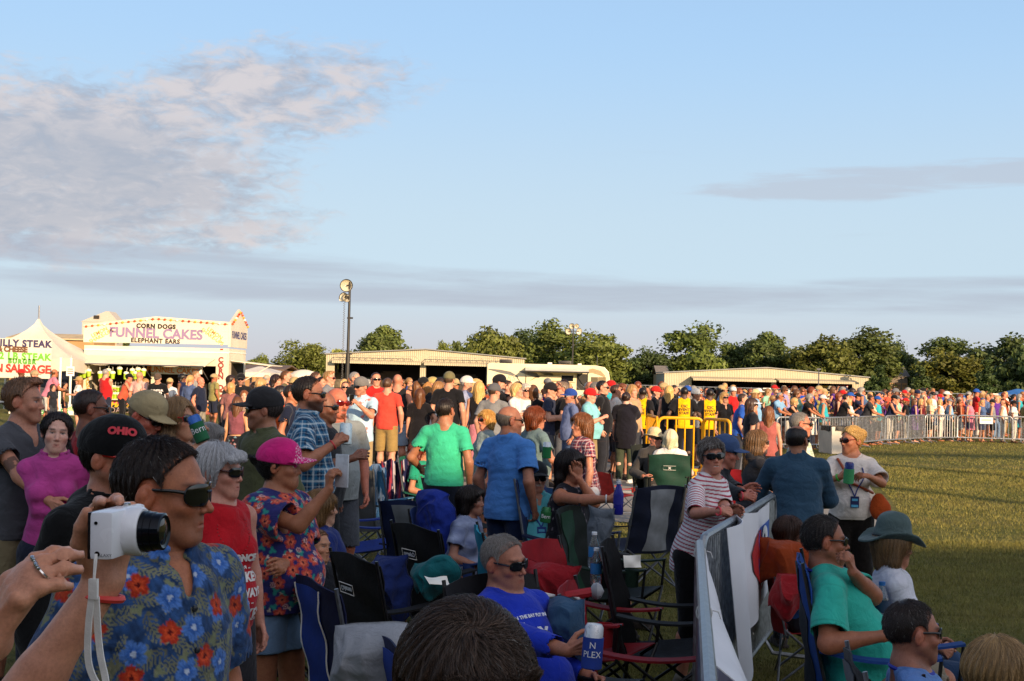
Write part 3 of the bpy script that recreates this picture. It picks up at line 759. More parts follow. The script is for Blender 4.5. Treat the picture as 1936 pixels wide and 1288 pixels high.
def blob(colr, e=.2):
    co = np.array(srgb(colr))
    def fn(x, y, rg):
        r = np.hypot(x*rg.uniform(.7, 1.4), y)+.25*np.sin(3*np.arctan2(y, x)+rg.uniform(0, 6)); return np.clip((.8-r)/e, 0, 1), co
    return fn
def flamingo(x, y, rg):
    m = (np.hypot((x+.05)/.42, (y+.1)/.3) < 1)|((np.abs(x-.3-.12*np.sin(y*4)) < .1)&(y > -.1)&(y < .7))|((np.abs(x+.05) < .06)&(y < -.1)&(y > -.95))
    return m.astype(float)*.85, np.array(srgb('#d8664f'))
def pat_stripes(a, b, step=.028, duty=.5, axis=2):
    a, b = np.array(srgb(a)), np.array(srgb(b))
    def fn(V, N, J):
        t = ((V-J['P'])@J['T2'])[:, axis]
        # stripes follow the sleeve on the arms
        for n in 'LR':
            S, E = J['sh'+n], J['el'+n]; ba = E-S; s = (V-S)@ba/(ba@ba); d = np.linalg.norm(V-S-np.clip(s, 0, 1.6)[:, None]*ba, axis=1)
            out = (((V-J['P'])@J['T2'])[:, 0]*(1 if n == 'R' else -1)) > .15
            m = (d < .085)&(s > .12)&out; t = np.where(m, -s*np.linalg.norm(ba), t)
        m = np.clip((((t/step) % 1)-(1-duty))/.06, 0, 1)*np.clip((1-((t/step) % 1))/.06, 0, 1)
        return a*(1-m[:, None])+b*m[:, None]
    return fn
def pat_plaid(base, dark, light, step=.055, extra=None):
    B, D_, L_ = (np.array(srgb(x)) for x in (base, dark, light))
    def fn(V, N, J):
        l = (V-J['P'])@J['T2']; side = np.abs(N@J['T2'][:, 0]) > .72
        u = np.where(side, l[:, 1], l[:, 0]); v = l[:, 2].copy()
        for n in 'LR':
            S, E = J['sh'+n], J['el'+n]; ba = E-S; s = (V-S)@ba/(ba@ba); d = np.linalg.norm(V-S-np.clip(s, 0, 1.6)[:, None]*ba, axis=1)
            m = (d < .085)&(s > .15)&(l[:, 0]*(1 if n == 'R' else -1) > .14); v = np.where(m, s*np.linalg.norm(ba), v)
        cu, cv = (u/step) % 1, (v/step) % 1
        k = .5*((cu < .45).astype(float)+(cv < .45)); c = B*(1-k[:, None])+D_*k[:, None]
        li = ((np.abs(cu-.7) < .07).astype(float)+(np.abs(cv-.7) < .07))*.6+((np.abs(cu-.22) < .03).astype(float)+(np.abs(cv-.22) < .03))*.3
        li = np.clip(li, 0, 1)[:, None]; return c*(1-li)+L_*li
    return fn
def text_mesh(s, size, res=4, bold=0., spacing=1.0, lsp=1.0, align='CENTER', shear=0.):
    cu = bpy.data.curves.new('t', 'FONT'); cu.body = s; cu.size = size; cu.align_x = align; cu.align_y = 'CENTER'; cu.offset = bold; cu.resolution_u = res
    cu.space_character = spacing; cu.space_line = lsp; cu.shear = shear
    o = bpy.data.objects.new('t', cu); COL.objects.link(o); dg = bpy.context.evaluated_depsgraph_get(); me = bpy.data.meshes.new_from_object(o.evaluated_get(dg))
    V = np.array([v.co[:] for v in me.vertices]).reshape(-1, 3); Fs = [list(p.vertices) for p in me.polygons]
    COL.objects.unlink(o); bpy.data.objects.remove(o); bpy.data.curves.remove(cu); bpy.data.meshes.remove(me)
    return V, Fs
def text_flat(s, size, c, ex, ey, mat, parent=None, name='lettering', off=.004, color=None, **kw):
    'lettering on a flat surface, raised off it'
    V, Fs = text_mesh(s, size, **kw); ex, ey = nrm(ex), nrm(ey); n = np.cross(ex, ey); c = np.asarray(c, float)
    P = c+V[:, :1]*ex+V[:, 1:2]*ey+n*off
    me = bpy.data.meshes.new(name); me.from_pydata([tuple(map(float, p)) for p in P], [], Fs); me.materials.append(mat); me.update()
    return mobj(name, me, parent, color)
def text_on(F, s, size, c, ex, n, mat, parent, color, name='lettering', off=.004, up=None, **kw):
    'lettering that follows a garment'
    V, Fs = text_mesh(s, size, **kw); n = nrm(n); ex = nrm(np.asarray(ex)-(np.asarray(ex)@n)*n); ey = np.cross(n, ex)
    P = np.asarray(c)+V[:, :1]*ex+V[:, 1:2]*ey; P = F.drop(P, n, off, .1, 60); bad = np.abs(F.ev(P)-off) > .012; Fs = [f for f in Fs if not bad[f].any()]
    me = bpy.data.meshes.new(name); me.from_pydata([tuple(map(float, p)) for p in P], [], Fs); me.materials.append(mat); me.update()
    return mobj(name, me, parent, srgb(color))
M_PRINT = P_('shirt_print', None, .7, nscale=60, namt=.12)
# ------------------------------------------------------------------ the person
def fade(V, J, hair, tone, fc):
    'cropped sides let the skin show towards the hairline'
    if hair[0] not in ('short', 'buzz', 'bald_ring', 'thin', 'quiff'): return 0.
    q, loc = headf(J, fc); x, y, z = loc(V).T; zm = np.interp(y, [-.12, -.085, -.03, -.012, .012, .022, .06, .092], [-.075, -.075, -.055, -.03, -.022, .05, .096, .102])
    w = {'short': .022, 'quiff': .06, 'buzz': .035, 'bald_ring': .03, 'thin': .03}[hair[0]]; a = {'short': .75, 'quiff': .7, 'buzz': .8, 'bald_ring': .7, 'thin': .7}[hair[0]]
    return (a*np.clip(1-(z-zm)/w, 0, 1))[:, None]
def auto_strand(hair, n=2600):
    c = srgb(hair[1]); lum = sum(c)/3
    d = dict(n=n, col=c, var=.55, r=.0009, seg=4)
    k = hair[0]
    if k in ('long', 'wavy', 'bob', 'shag', 'pony', 'side_pony', 'bun', 'clip', 'grey_short'):
        d.update(L=.10 if k != 'grey_short' else .055, down=1.6, lift=.06, jit=.16, crown=(0, -.03, .13), mx=.006, keepf=lambda l: ~((np.abs(l[:, 0]) < .062)&(l[:, 1] > .03)&(l[:, 2] < .055)))
        if k in ('pony', 'side_pony', 'bun', 'clip'): d.update(crown=(0, .10, .10), down=.15, L=.07)
    elif k in ('buzz', 'bald_ring', 'thin'): d.update(L=.009, lift=.3, n=int(n*.8), seg=2, r=.0007)
    else: d.update(L=.014, lift=.16, jit=.2, down=.1, seg=3)
    return d
PEOPLE = []
def person(label, u, v, D, face=0, hf=None, sex='m', fat=.3, tone='#c08a68', top=None, bot=None, hair=('short', '#2b1d14'), hat=None, gl=None, fc=None, res=None, lod=None, arms=('hang', 'hang'), shoes='#3a3330', group=None, strand=None, headz=.128, scale=None, heads=None, handres=None, hp=0., hr=0., z0=0., **pose):
    fc = dict(fc or {}); s_px = FPX/D
    if lod is None: lod = 0 if s_px > 140 else (1 if s_px > 62 else 2)
    if res is None: res = {0: .009, 1: .012, 2: .018}[lod]
    hf = face if hf is None else hf; th = math.radians(face+180); c_, s_ = math.cos(th), math.sin(th); W = at(u, v, D)
    kw = dict(sex=sex, fat=fat, face_yaw=math.radians((hf-face+180) % 360-180), head_pitch=hp, head_roll=hr, **pose)
    wd = any(isinstance(a, dict) and 'world' in a for a in arms)
    for it in range(2 if wd else 1):
        J = skeleton(arms=('hang', 'hang') if wd and it == 0 else arms, **kw)
        tip = J['H']+J['Rh']@np.array([0, -.015, headz]); s = scale or (W[2]-z0)/tip[2]
        loc = np.array([W[0]-(c_*tip[0]-s_*tip[1])*s, W[1]-(s_*tip[0]+c_*tip[1])*s, z0])
        if wd and it == 0:
            L_ = lambda p: rz(-th)@(np.asarray(p)-loc)/s; V_ = lambda d: rz(-th)@np.asarray(d, float); out = []
            for i, a in enumerate(arms):
                if isinstance(a, dict) and 'world' in a:
                    a = dict(a); a['abs'] = L_(a['world'])
                    if 'whd' in a: a['hd'] = V_(a['whd'])
                    if 'wpn' in a: a['pn'] = V_(a['wpn'])*np.array([(-1, 1)[i], 1, 1])
                out.append(a)
            arms = out
    root = empty('person', loc, th, label, 'person', group); root.scale = (s, s, s); root.empty_display_size = .3
    J['toworld'] = lambda p: loc+s*(rz(th)@np.asarray(p)); J['dirw'] = lambda d: rz(th)@np.asarray(d); J['s'] = s; J['th'] = th; J['root'] = root; J['fc'] = fc
    skin = MATS['skin'] if lod == 0 else MATS['skin_far']
    B = f_body(J, lod, fc); V, Q = B.mesh(res)
    hres = heads or {0: .005, 1: .0075, 2: res}[lod]
    if lod == 0:
        N = vnormals(V, Q); V = V-N*np.clip(B.ev(V), -.003, .003)[:, None]
    if hres < res:
        parts = [(V, Q)]
        spots = [(J['H']+J['Rh']@np.array([0, .0, -.005]), .155, hres)]
        if lod < 2: spots += [(J['wr'+n]+J['hd'+n]*.085, .125, handres or min(hres, .0045 if lod == 0 else .007)) for n in 'LR']
        for c, r, h in spots:
            V0, Q0 = parts[0]; dd = np.linalg.norm(V0-c, axis=1) < r-.012; parts[0] = (V0, Q0[~dd[Q0].all(1)])
            V1, Q1 = B.mesh(h, keep=lambda P: np.linalg.norm(P-c, axis=1) < r+h*8); dd = np.linalg.norm(V1-c, axis=1) < r; V1 = V1-vnormals(V1, Q1)*np.clip(B.ev(V1), -.003, .003)[:, None] if lod == 0 else V1; parts.append((V1, Q1[dd[Q1].any(1)]))
        o = 0; VV, QQ = [], []
        for a, b in parts: VV.append(a); QQ.append(b+o); o += len(a)
        V, Q = np.concatenate(VV), np.concatenate(QQ)
        us = np.zeros(len(V), bool); us[Q] = True; ix = np.cumsum(us)-1; V, Q = V[us], ix[Q]
    C = skin_cols(V, J, fc, tone) if lod < 2 else np.tile(srgb(tone), (len(V), 1))
    if 'paint' in fc: fc['paint'](V, C, J)
    J['body'] = mobj('body', npmesh('body', V, Q, skin, C), root)
    def cloth(name, F, o, h, mat='cloth'):
        V, Q = F.mesh(h); N = vnormals(V, Q); C = np.tile(srgb(o.get('col', '#888888')), (len(V), 1))
        if 'pat' in o: C = o['pat'](V, N, J)
        if 'print' in o: o['print'](V, N, C, J)
        if lod < 2:   # stitched hems
            t = (V-J['P'])@J['T'][:, 2]; st_ = np.zeros(len(V))
            if F is J.get('Ft'): hm = o.get('hem', -.07 if not J['seated'] else -.03); st_ += .22*np.exp(-((t-hm-.024)/.004)**2); st_ += .25*np.exp(-((np.linalg.norm(V-J['nb']-J['T2'][:, 1]*.01, axis=1)-.098)/.004)**2)
            if F is J.get('Ft') and o.get('kind', 'tee') in ('tee', 'polo', 'shirt', 'blouse'):
                for n in 'LR': S, E = J['sh'+n], J['el'+n]; ba = E-S; L_ = np.linalg.norm(ba); q = (V-S)@ba/L_; dd = np.linalg.norm(V-S-np.outer(np.clip(q, 0, L_), ba/L_), axis=1); e_ = o.get('sleeve', .62)*L_; st_ += .22*np.exp(-((q-e_+.022)/.004)**2)*(dd < .1)*(q > .1); st_ += .18*np.exp(-((q-.012)/.004)**2)*(dd < .09)
            C = C*(1-np.clip(st_, 0, .4)[:, None])
        return mobj(name, npmesh(name, V, Q, MATS[mat], C), root)
    if bot: J['Fb'] = f_bot(J, bot); J['bot'] = cloth(bot.get('name', {'shorts': 'shorts', 'short_shorts': 'shorts', 'skirt': 'skirt', 'long_skirt': 'skirt'}.get(bot.get('kind', 'trousers'), 'trousers')), J['Fb'], bot, bot.get('res', res))
    if top: J['Ft'] = f_top(J, top); J['top'] = cloth(top.get('name', {'tank': 'tank_top', 'dress': 'dress', 'jacket': 'jacket', 'hoodie': 'hoodie', 'blouse': 'blouse'}.get(top.get('kind', 'tee'), 'shirt')), J['Ft'], top, top.get('res', res*.85))
    if shoes and lod < 2:
        for n in 'LR':
            V, Q = f_shoe(J, n, 'boot' if shoes[0] == 'B' else 'shoe').mesh(.009); mobj('shoe', npmesh('shoe', V, Q, MATS['cloth'], np.tile(srgb(shoes.lstrip('B')), (len(V), 1))), root)
    Fcap = None
    if hat: Fcap = J['Fcap'] = f_cap(J, fc, hat[0] == 'cap_back', .004 if lod < 2 else .008, kind='visor' if hat[0] == 'visor' else 'cap') if hat[0] in ('cap', 'cap_back', 'visor') else f_hat(J, fc, hat[0])
    if hair:
        F = f_hair(J, hair[0], fc, sum(map(ord, label)) % 97 if len(hair) < 3 else hair[2], lod == 0); h = heads or {0: .005, 1: .008, 2: .014}[lod]
        if hat and hat[0] != 'visor':
            fp = F.post; q_, loc_ = headf(J, fc); bs = .026 if hat[0] in ('cap', 'cap_back') else .045
            F.post = lambda P, d: (lambda l, dd: np.maximum(dd, l[:, 2]-(bs-.12*l[:, 1])))(loc_(P), fp(P, d))
        V, Q = F.mesh(h); J['Fh'] = F
        if len(V):
            C = np.tile(srgb(hair[1]), (len(V), 1)); fd = fade(V, J, hair, tone, fc) if len(V) else 0; fo = Folds(5, 60, 4, (1, 1, .3)); C = (C*(1+.22*fo(V)[:, None]))*(1-fd)+np.array(srgb(tone))*1.1*fd
            ho = mobj('hair', npmesh('hair', V, Q, MATS['hair'], C), root); J['hair'] = ho
            if strand is None and lod == 0: strand = auto_strand(hair)
            if strand:
                strand = dict(strand); keep = strand.pop('keepf', None)
                V2, F2, C2 = strands(F, J, fc, V=V, N=None, keep=keep, avoid=Fcap, short=hair[0] in ('short', 'buzz', 'bald_ring', 'thin', 'quiff'), **strand)
                mobj('strands', npmesh('strands', V2, F2, MATS['strand'], C2), ho)
    if hat:
        kind, hc = hat[0], hat[1]
        F = Fcap; V, Q = F.mesh({0: .0042, 1: .007, 2: .012}[lod]); C = np.tile(srgb(hc), (len(V), 1))
        if len(hat) > 2: hat[2](V, C, J)
        J['hat'] = mobj({'cap_back': 'cap', 'straw': 'straw_hat', 'cowboy': 'cowboy_hat', 'bucket': 'bucket_hat'}.get(kind, kind), npmesh('hat', V, Q, MATS['cloth'], C), root)
    if gl and lod < 2: J['gl'] = glasses(J, fc, root, **(gl if isinstance(gl, dict) else {'color': gl}))
    J['Fbody'] = B; PEOPLE.append((label, round(s, 3), tuple(round(x, 2) for x in root.location)))
    return J
def wristband(J, n, color, parent=None, w=.011, along=.02):
    W, hd, pn = J['wr'+n], J['hd'+n], J['pn'+n]; c = W-hd*along; s = np.cross(hd, pn); mb = MB()
    pts = [c+(pn*math.cos(a)*.027+s*math.sin(a)*.031)*(1 if J['sex'] == 'm' else .9) for a in np.linspace(0, 2*PI, 16, endpoint=False)]
    mb.tube(pts, w*.55, 6, closed=True); return mb.obj('wristband', P_('wristband_plastic', None, .5, nscale=30), J['root'], color=srgb(color))
# ------------------------------------------------------------------ light, sky, camera
SUN_AZ, SUN_EL = math.radians(30), math.radians(14)     # behind the camera, to its right
def make_world():
    w = bpy.data.worlds.new('World'); SC.world = w; w.use_nodes = True; nt = w.node_tree; N = nt.nodes; bg = N['Background']
    sk = N.new('ShaderNodeTexSky'); sk.sky_type = 'NISHITA'; sk.sun_disc = False; sk.sun_elevation = SUN_EL; sk.sun_rotation = PI-SUN_AZ
    sk.air_density = 1.0; sk.dust_density = .6; sk.ozone_density = 1.4; sk.altitude = 180
    L = nt.links.new
    def m(op, a, b=None, c=None):
        n = N.new('ShaderNodeMath'); n.operation = op
        for i, x in enumerate((a, b, c)):
            if x is None: continue
            if isinstance(x, (int, float)): n.inputs[i].default_value = x
            else: L(x, n.inputs[i])
        return n.outputs[0]
    tc = N.new('ShaderNodeTexCoord'); sx = N.new('ShaderNodeSeparateXYZ'); L(tc.outputs['Generated'], sx.inputs[0])
    X, Y, Z = sx.outputs
    az = m('ARCTAN2', X, Y); hyp = m('SQRT', m('ADD', m('MULTIPLY', X, X), m('MULTIPLY', Y, Y))); el = m('ARCTAN2', Z, hyp)
    def gau(u, v, ru, rv, tilt=0.):
        a0 = math.atan((u-968)/FPX); e0 = math.atan((712+.0244*(u-968)-v)/FPX)*math.cos(a0); c, s = math.cos(tilt), math.sin(tilt)
        da, de = m('SUBTRACT', az, a0), m('SUBTRACT', el, e0)
        p = m('MULTIPLY', m('ADD', m('MULTIPLY', da, c), m('MULTIPLY', de, s)), FPX/ru); q = m('MULTIPLY', m('SUBTRACT', m('MULTIPLY', de, c), m('MULTIPLY', da, s)), FPX/rv)
        r = m('ADD', m('MULTIPLY', p, p), m('MULTIPLY', q, q)); r = m('MULTIPLY', r, r)
        return m('POWER', 2.718, m('MULTIPLY', r, -1.))
    cv = N.new('ShaderNodeCombineXYZ'); L(az, cv.inputs[0]); L(el, cv.inputs[1])
    def noise(scale, sx_, sy_, det=6, rough=.6, dist=0., off=0.):
        mp = N.new('ShaderNodeMapping'); mp.inputs['Scale'].default_value = (sx_, sy_, 1); mp.inputs['Location'].default_value = (off, off*.7, off); L(cv.outputs[0], mp.inputs[0])
        n = N.new('ShaderNodeTexNoise'); n.inputs['Scale'].default_value = scale; n.inputs['Detail'].default_value = det; n.inputs['Roughness'].default_value = rough; n.inputs['Distortion'].default_value = dist; L(mp.outputs[0], n.inputs['Vector']); return n.outputs[0]
    def ss(x, a, b):
        n = N.new('ShaderNodeMapRange'); n.interpolation_type = 'SMOOTHSTEP'; L(x, n.inputs[0]); n.inputs[1].default_value = a; n.inputs[2].default_value = b; return n.outputs[0]
    def mix(f, a, b):
        n = N.new('ShaderNodeMix'); n.data_type = 'RGBA'; L(f, n.inputs[0])
        for x, i in ((a, 6), (b, 7)):
            if isinstance(x, tuple): n.inputs[i].default_value = (*x, 1)
            else: L(x, n.inputs[i])
        return n.outputs[2]
    col = sk.outputs[0]
    mul = N.new('ShaderNodeMix'); mul.data_type = 'RGBA'; mul.blend_type = 'MULTIPLY'; mul.inputs[0].default_value = 1; L(col, mul.inputs[6]); mul.inputs[7].default_value = (*SKY_TINT, 1); col = mul.outputs[2]
    # pale lavender layer of vapour that thickens towards the horizon
    gr = mix(ss(el, .0, .085), (3.5, 3.6, 4.1), (3.5, 4.5, 5.3)); gr = mix(ss(el, .10, .29), gr, (2.6, 4.1, 5.9)); col = mix(m('MULTIPLY', ss(el, .55, .2), .92), col, gr)
    G = lambda *a: gau(*a)
    K = SKY_K
    n1 = noise(1., 26, 60, 7, .62, .4); n2 = noise(1., 60, 150, 5, .6, .6, 3.); n3 = noise(1., 9, 22, 4, .5, 0, 7.)
    tex = m('ADD', m('MULTIPLY', n1, .45), m('ADD', m('MULTIPLY', n2, .5), m('MULTIPLY', n3, .35)))
    cov = m('MAXIMUM', G(60, 310, 520, 190, .05), m('MAXIMUM', m('MULTIPLY', G(500, 170, 330, 120, .12), .82), m('MAXIMUM', m('MULTIPLY', G(260, 430, 380, 60, .0), .8), m('MULTIPLY', G(560, 405, 130, 26, -.04), .62))))
    d = ss(m('ADD', tex, m('MULTIPLY', cov, .62)), .89, 1.22)
    d = m('MULTIPLY', d, ss(cov, .05, .42))
    thick = m('MULTIPLY', G(40, 330, 430, 110, .02), ss(tex, .45, .75))
    cc = mix(ss(n1, .36, .62), tuple(x*K for x in (.41, .44, .525)), tuple(x*K for x in (.71, .645, .645)))
    cc = mix(m('MULTIPLY', thick, .8), cc, tuple(x*K for x in (.43, .45, .52)))
    col = mix(m('MULTIPLY', d, .86), col, cc)
    # streak over the trees and the low bands
    n4 = noise(1., 10, 90, 6, .62, .3, 11.); n5 = noise(1., 5, 60, 6, .6, .2, 17.)
    d2 = m('MULTIPLY', ss(m('ADD', n4, m('MULTIPLY', m('MAXIMUM', G(1640, 343, 400, 34, .05), m('MULTIPLY', G(1900, 325, 200, 30, .04), 1.)), .55)), .74, 1.05), .45)
    col = mix(d2, col, tuple(x*K for x in (.50, .495, .565)))
    band = m('MAXIMUM', m('MULTIPLY', G(420, 500, 1000, 30, -.03), 1.), m('MAXIMUM', m('MULTIPLY', G(1100, 560, 1500, 32, .0), 1.), m('MULTIPLY', G(1800, 535, 300, 16, .0), .9)))
    d3 = m('MULTIPLY', ss(m('ADD', n5, m('MULTIPLY', band, .5)), .62, 1.1), .6)
    col = mix(d3, col, tuple(x*K for x in (.43, .455, .545)))
    # warm fill glow added to the sky behind the camera, brightens the shaded near people
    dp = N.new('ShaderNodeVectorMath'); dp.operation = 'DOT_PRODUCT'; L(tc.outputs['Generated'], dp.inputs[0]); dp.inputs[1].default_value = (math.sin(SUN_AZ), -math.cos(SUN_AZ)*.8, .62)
    gl = m('MULTIPLY', ss(dp.outputs['Value'], .15, 1.0), SKY_FILL); ad = N.new('ShaderNodeMix'); ad.data_type = 'RGBA'; ad.blend_type = 'ADD'; L(gl, ad.inputs[0]); ad.clamp_factor = False; L(col, ad.inputs[6]); ad.inputs[7].default_value = (6.2, 5.7, 5.0, 1); col = ad.outputs[2]
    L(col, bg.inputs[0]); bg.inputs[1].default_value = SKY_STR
SKY_FILL = .7; SKY_STR = .10; SKY_TINT = (1.13, 1.0, 1.04); SKY_K = 6.2; SKY_HAZE = tuple(x*6.2 for x in (.475, .515, .615))
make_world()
sl = bpy.data.lights.new('sun', 'SUN'); sl.energy = 5.0; sl.angle = math.radians(.6); sl.color = (1., .72, .45)
so = bpy.data.objects.new('sun', sl); COL.objects.link(so)
tosun = Vector((math.sin(SUN_AZ)*math.cos(SUN_EL), -math.cos(SUN_AZ)*math.cos(SUN_EL), math.sin(SUN_EL)))
so.rotation_euler = tosun.to_track_quat('Z', 'Y').to_euler(); so.location = (20, -20, 30)
cam = bpy.data.cameras.new('camera'); cam.sensor_width = 36; cam.lens = FPX/1936*36; cam.clip_end = 20000; cam.clip_start = .05
co = bpy.data.objects.new('camera', cam); COL.objects.link(co)
co.matrix_world = Matrix([[Rt[i], Up[i], -Fw[i], CAM[i]] for i in range(3)]+[[0, 0, 0, 1]]); SC.camera = co
SC.view_settings.view_transform = 'Standard'; SC.view_settings.look = 'None'; SC.view_settings.exposure = 0.7; SC.view_settings.gamma = 1
SC.cycles.max_bounces = 6; SC.cycles.diffuse_bounces = 3; SC.cycles.transparent_max_bounces = 6; SC.cycles.caustics_reflective = False; SC.cycles.caustics_refractive = False
# ------------------------------------------------------------------ ground
def make_ground():
    t = NT('grass_ground'); a = t.noise(.5, 5, .6); b = t.noise(9, 5, .65); c = t.noise(60, 3, .7); w = t.noise(1., 4, .6, vscale=(.35, 2.2, 1))
    base = t.ramp(b, [(.3, (.068, .08, .02)), (.5, (.14, .142, .036)), (.72, (.22, .19, .058))])
    base = t.mix(t.ramp(a, [(.42, 0.), (.66, .65)]), base, (.22, .165, .058)); base = t.mix(t.ramp(w, [(.52, 0.), (.66, .55)]), base, (.05, .055, .014))
    base = t.mix(1., base, t.ramp(c, [(.3, .55), (.7, 1.3)]), 'MULTIPLY')
    t.l(base, t.b.inputs['Base Color']); t.b.inputs['Roughness'].default_value = .95; t.b.inputs['Specular IOR Level'].default_value = .1
    t.bump(c, .9, .03)
    mb = MB(); S = 6000; n = 1
    mb.add([(-S, -400, 0), (S, -400, 0), (S, S, 0), (-S, S, 0)], [[0, 1, 2, 3]]); o = mb.obj('ground', t.m, smooth=False); o['kind'] = 'structure'
    t = NT('concrete_lane'); a = t.noise(1.2, 5, .6); b = t.noise(45, 4, .7)
    base = t.ramp(a, [(.3, (.20, .185, .165)), (.7, (.30, .275, .24))]); base = t.mix(1., base, t.ramp(b, [(.3, .8), (.7, 1.12)]), 'MULTIPLY')
    t.l(base, t.b.inputs['Base Color']); t.b.inputs['Roughness'].default_value = .9; t.bump(b, .3, .004)
    a0, a1 = gnd(690, 962), gnd(1330, 962)
    mb = MB(); mb.add([(-6.5, 17.2, .004), (5.2, 17.2, .004), (7.5, 27.5, .004), (-9.5, 27.5, .004)], [[0, 1, 2, 3]]); mb.add([(-9.5, 27.5, .004), (7.5, 27.5, .004), (6, 33, .004), (-9, 33, .004)], [[0, 1, 2, 3]]); o = mb.obj('road', t.m, smooth=False); o['kind'] = 'structure'
    wp = P_('road_paint', '#d9d2c4', .8, nscale=9, namt=.25)
    for y, th in ((18.3, .16), (21.6, .3)):
        mb = MB(); mb.add([(-6, y, .009), (5.0, y, .009), (5.0, y+th, .009), (-6, y+th, .009)], [[0, 1, 2, 3]]); o = mb.obj('road_marking', wp, smooth=False); o['kind'] = 'structure'
    # distant shore, with the haze of distance put into its blue-grey colour
    rg = np.random.default_rng(3); mb = MB(); n = 90; xs = np.linspace(-2600, 200, n); h = 34+10*np.convolve(rg.normal(size=n+8), np.ones(9)/4, 'valid')
    rows = [[(x, 3900-60*j, z*(1, .93, .6, 0)[j]) for x, z in zip(xs, h)] for j in range(4)]
    mb.ring(rows, caps=False, closed_u=False); o = mb.obj('hills', P_('far_shore', '#5a6a80', .95, nscale=.01, namt=.3)); o['kind'] = 'structure'
    mb = MB(); mb.add([(-5000, 900, .3), (600, 900, .3), (600, 5500, .3), (-5000, 5500, .3)], [[0, 1, 2, 3]]); o = mb.obj('water', P_('lake_water', '#3b5877', .15, nscale=.05, namt=.2, bump=.1, bscale=.5), smooth=False); o['kind'] = 'structure'
def make_grass():
    rg = np.random.default_rng(5); P = []
    for (y0, y1, n) in ((4.5, 9, 60000), (9, 16, 110000), (16, 30, 90000), (30, 46, 40000)):
        y = y0+(y1-y0)*rg.random(n)**.8; x = (rg.random(n)*1.1-.06)*y*.41; P.append(np.stack([x, y], 1))
    n = 26000; y = 4+13*rg.random(n); x = -(rg.random(n))*y*.41; P.append(np.stack([x, y], 1))
    P = np.concatenate(P); P = P[~((P[:, 1] > 17.2)&(P[:, 1] < 33)&(P[:, 0] < 5.4+.22*(P[:, 1]-17.2)*(P[:, 1] < 27.5)+1.8*(P[:, 1] > 27.5)))]
    cl = np.sin(P[:, 0]*2.1+np.sin(P[:, 1]*1.3)*2)*np.sin(P[:, 1]*1.7+np.sin(P[:, 0])*1.5); n = len(P)
    far = np.clip(P[:, 1]/14, .7, 2.2)
    h = (.022+.016*rg.random(n)+.008*cl)*far**.4; w = .003*far; a = rg.uniform(0, 6.28, n); lean = rg.normal(size=(n, 2))*.5
    dx, dy = np.cos(a)*w, np.sin(a)*w; z = np.zeros(n)
    V = np.stack([np.stack([P[:, 0]-dx, P[:, 1]-dy, z], 1), np.stack([P[:, 0]+dx, P[:, 1]+dy, z], 1), np.stack([P[:, 0]+lean[:, 0]*h, P[:, 1]+lean[:, 1]*h, h], 1)], 1).reshape(-1, 3)
    t = np.clip(.5+.35*cl+.3*rg.normal(size=n), 0, 1)[:, None]; c = np.array([.085, .098, .021])*(1-t)+np.array([.26, .23, .062])*t
    dry = rg.random((n, 1)) < .05; c = np.where(dry, np.array([.22, .18, .075]), c)
    m = P_('grass_blade', 'attr', .75, nscale=3, namt=.2, spec=.2)
    o = mobj('grass', npmesh('grass', V, None, m, np.repeat(c, 3, 0), F3=np.arange(3*n).reshape(-1, 3), smooth=False)); o['kind'] = 'stuff'; o['label'] = 'short dry yellow green grass on the field'
make_ground(); make_grass()
# ------------------------------------------------------------------ the stage that shades the near crowd (behind the camera)
def make_stage():
    m = P_('stage_skin', '#8d9096', .7, nscale=2, namt=.15); r = empty('stage', (10, -20, 0), 0, 'large grey covered concert stage whose shadow falls over the near crowd', 'stage')
    mb = MB(); mb.box((0, 0, .7), (90, 8, 1.4)); mb.obj('deck', m, r)
    mb = MB(); mb.box((0, 3.0, 5.15), (110, .5, 7.5)); mb.obj('back_wall', m, r)
    mb = MB(); mb.box((0, 0, 8.75), (112, 9.0, .3)); mb.obj('roof', m, r)
    for x in (20, 26, 33.5):
        mb = MB(); mb.box((x, 4.2, 7.4), (.3, .3, 14.8)); mb.obj('tower', m, r)
    mb = MB(); mb.box((28, 4.2, 14.9), (14, .35, .5)); mb.obj('truss_beam', m, r)
make_stage()
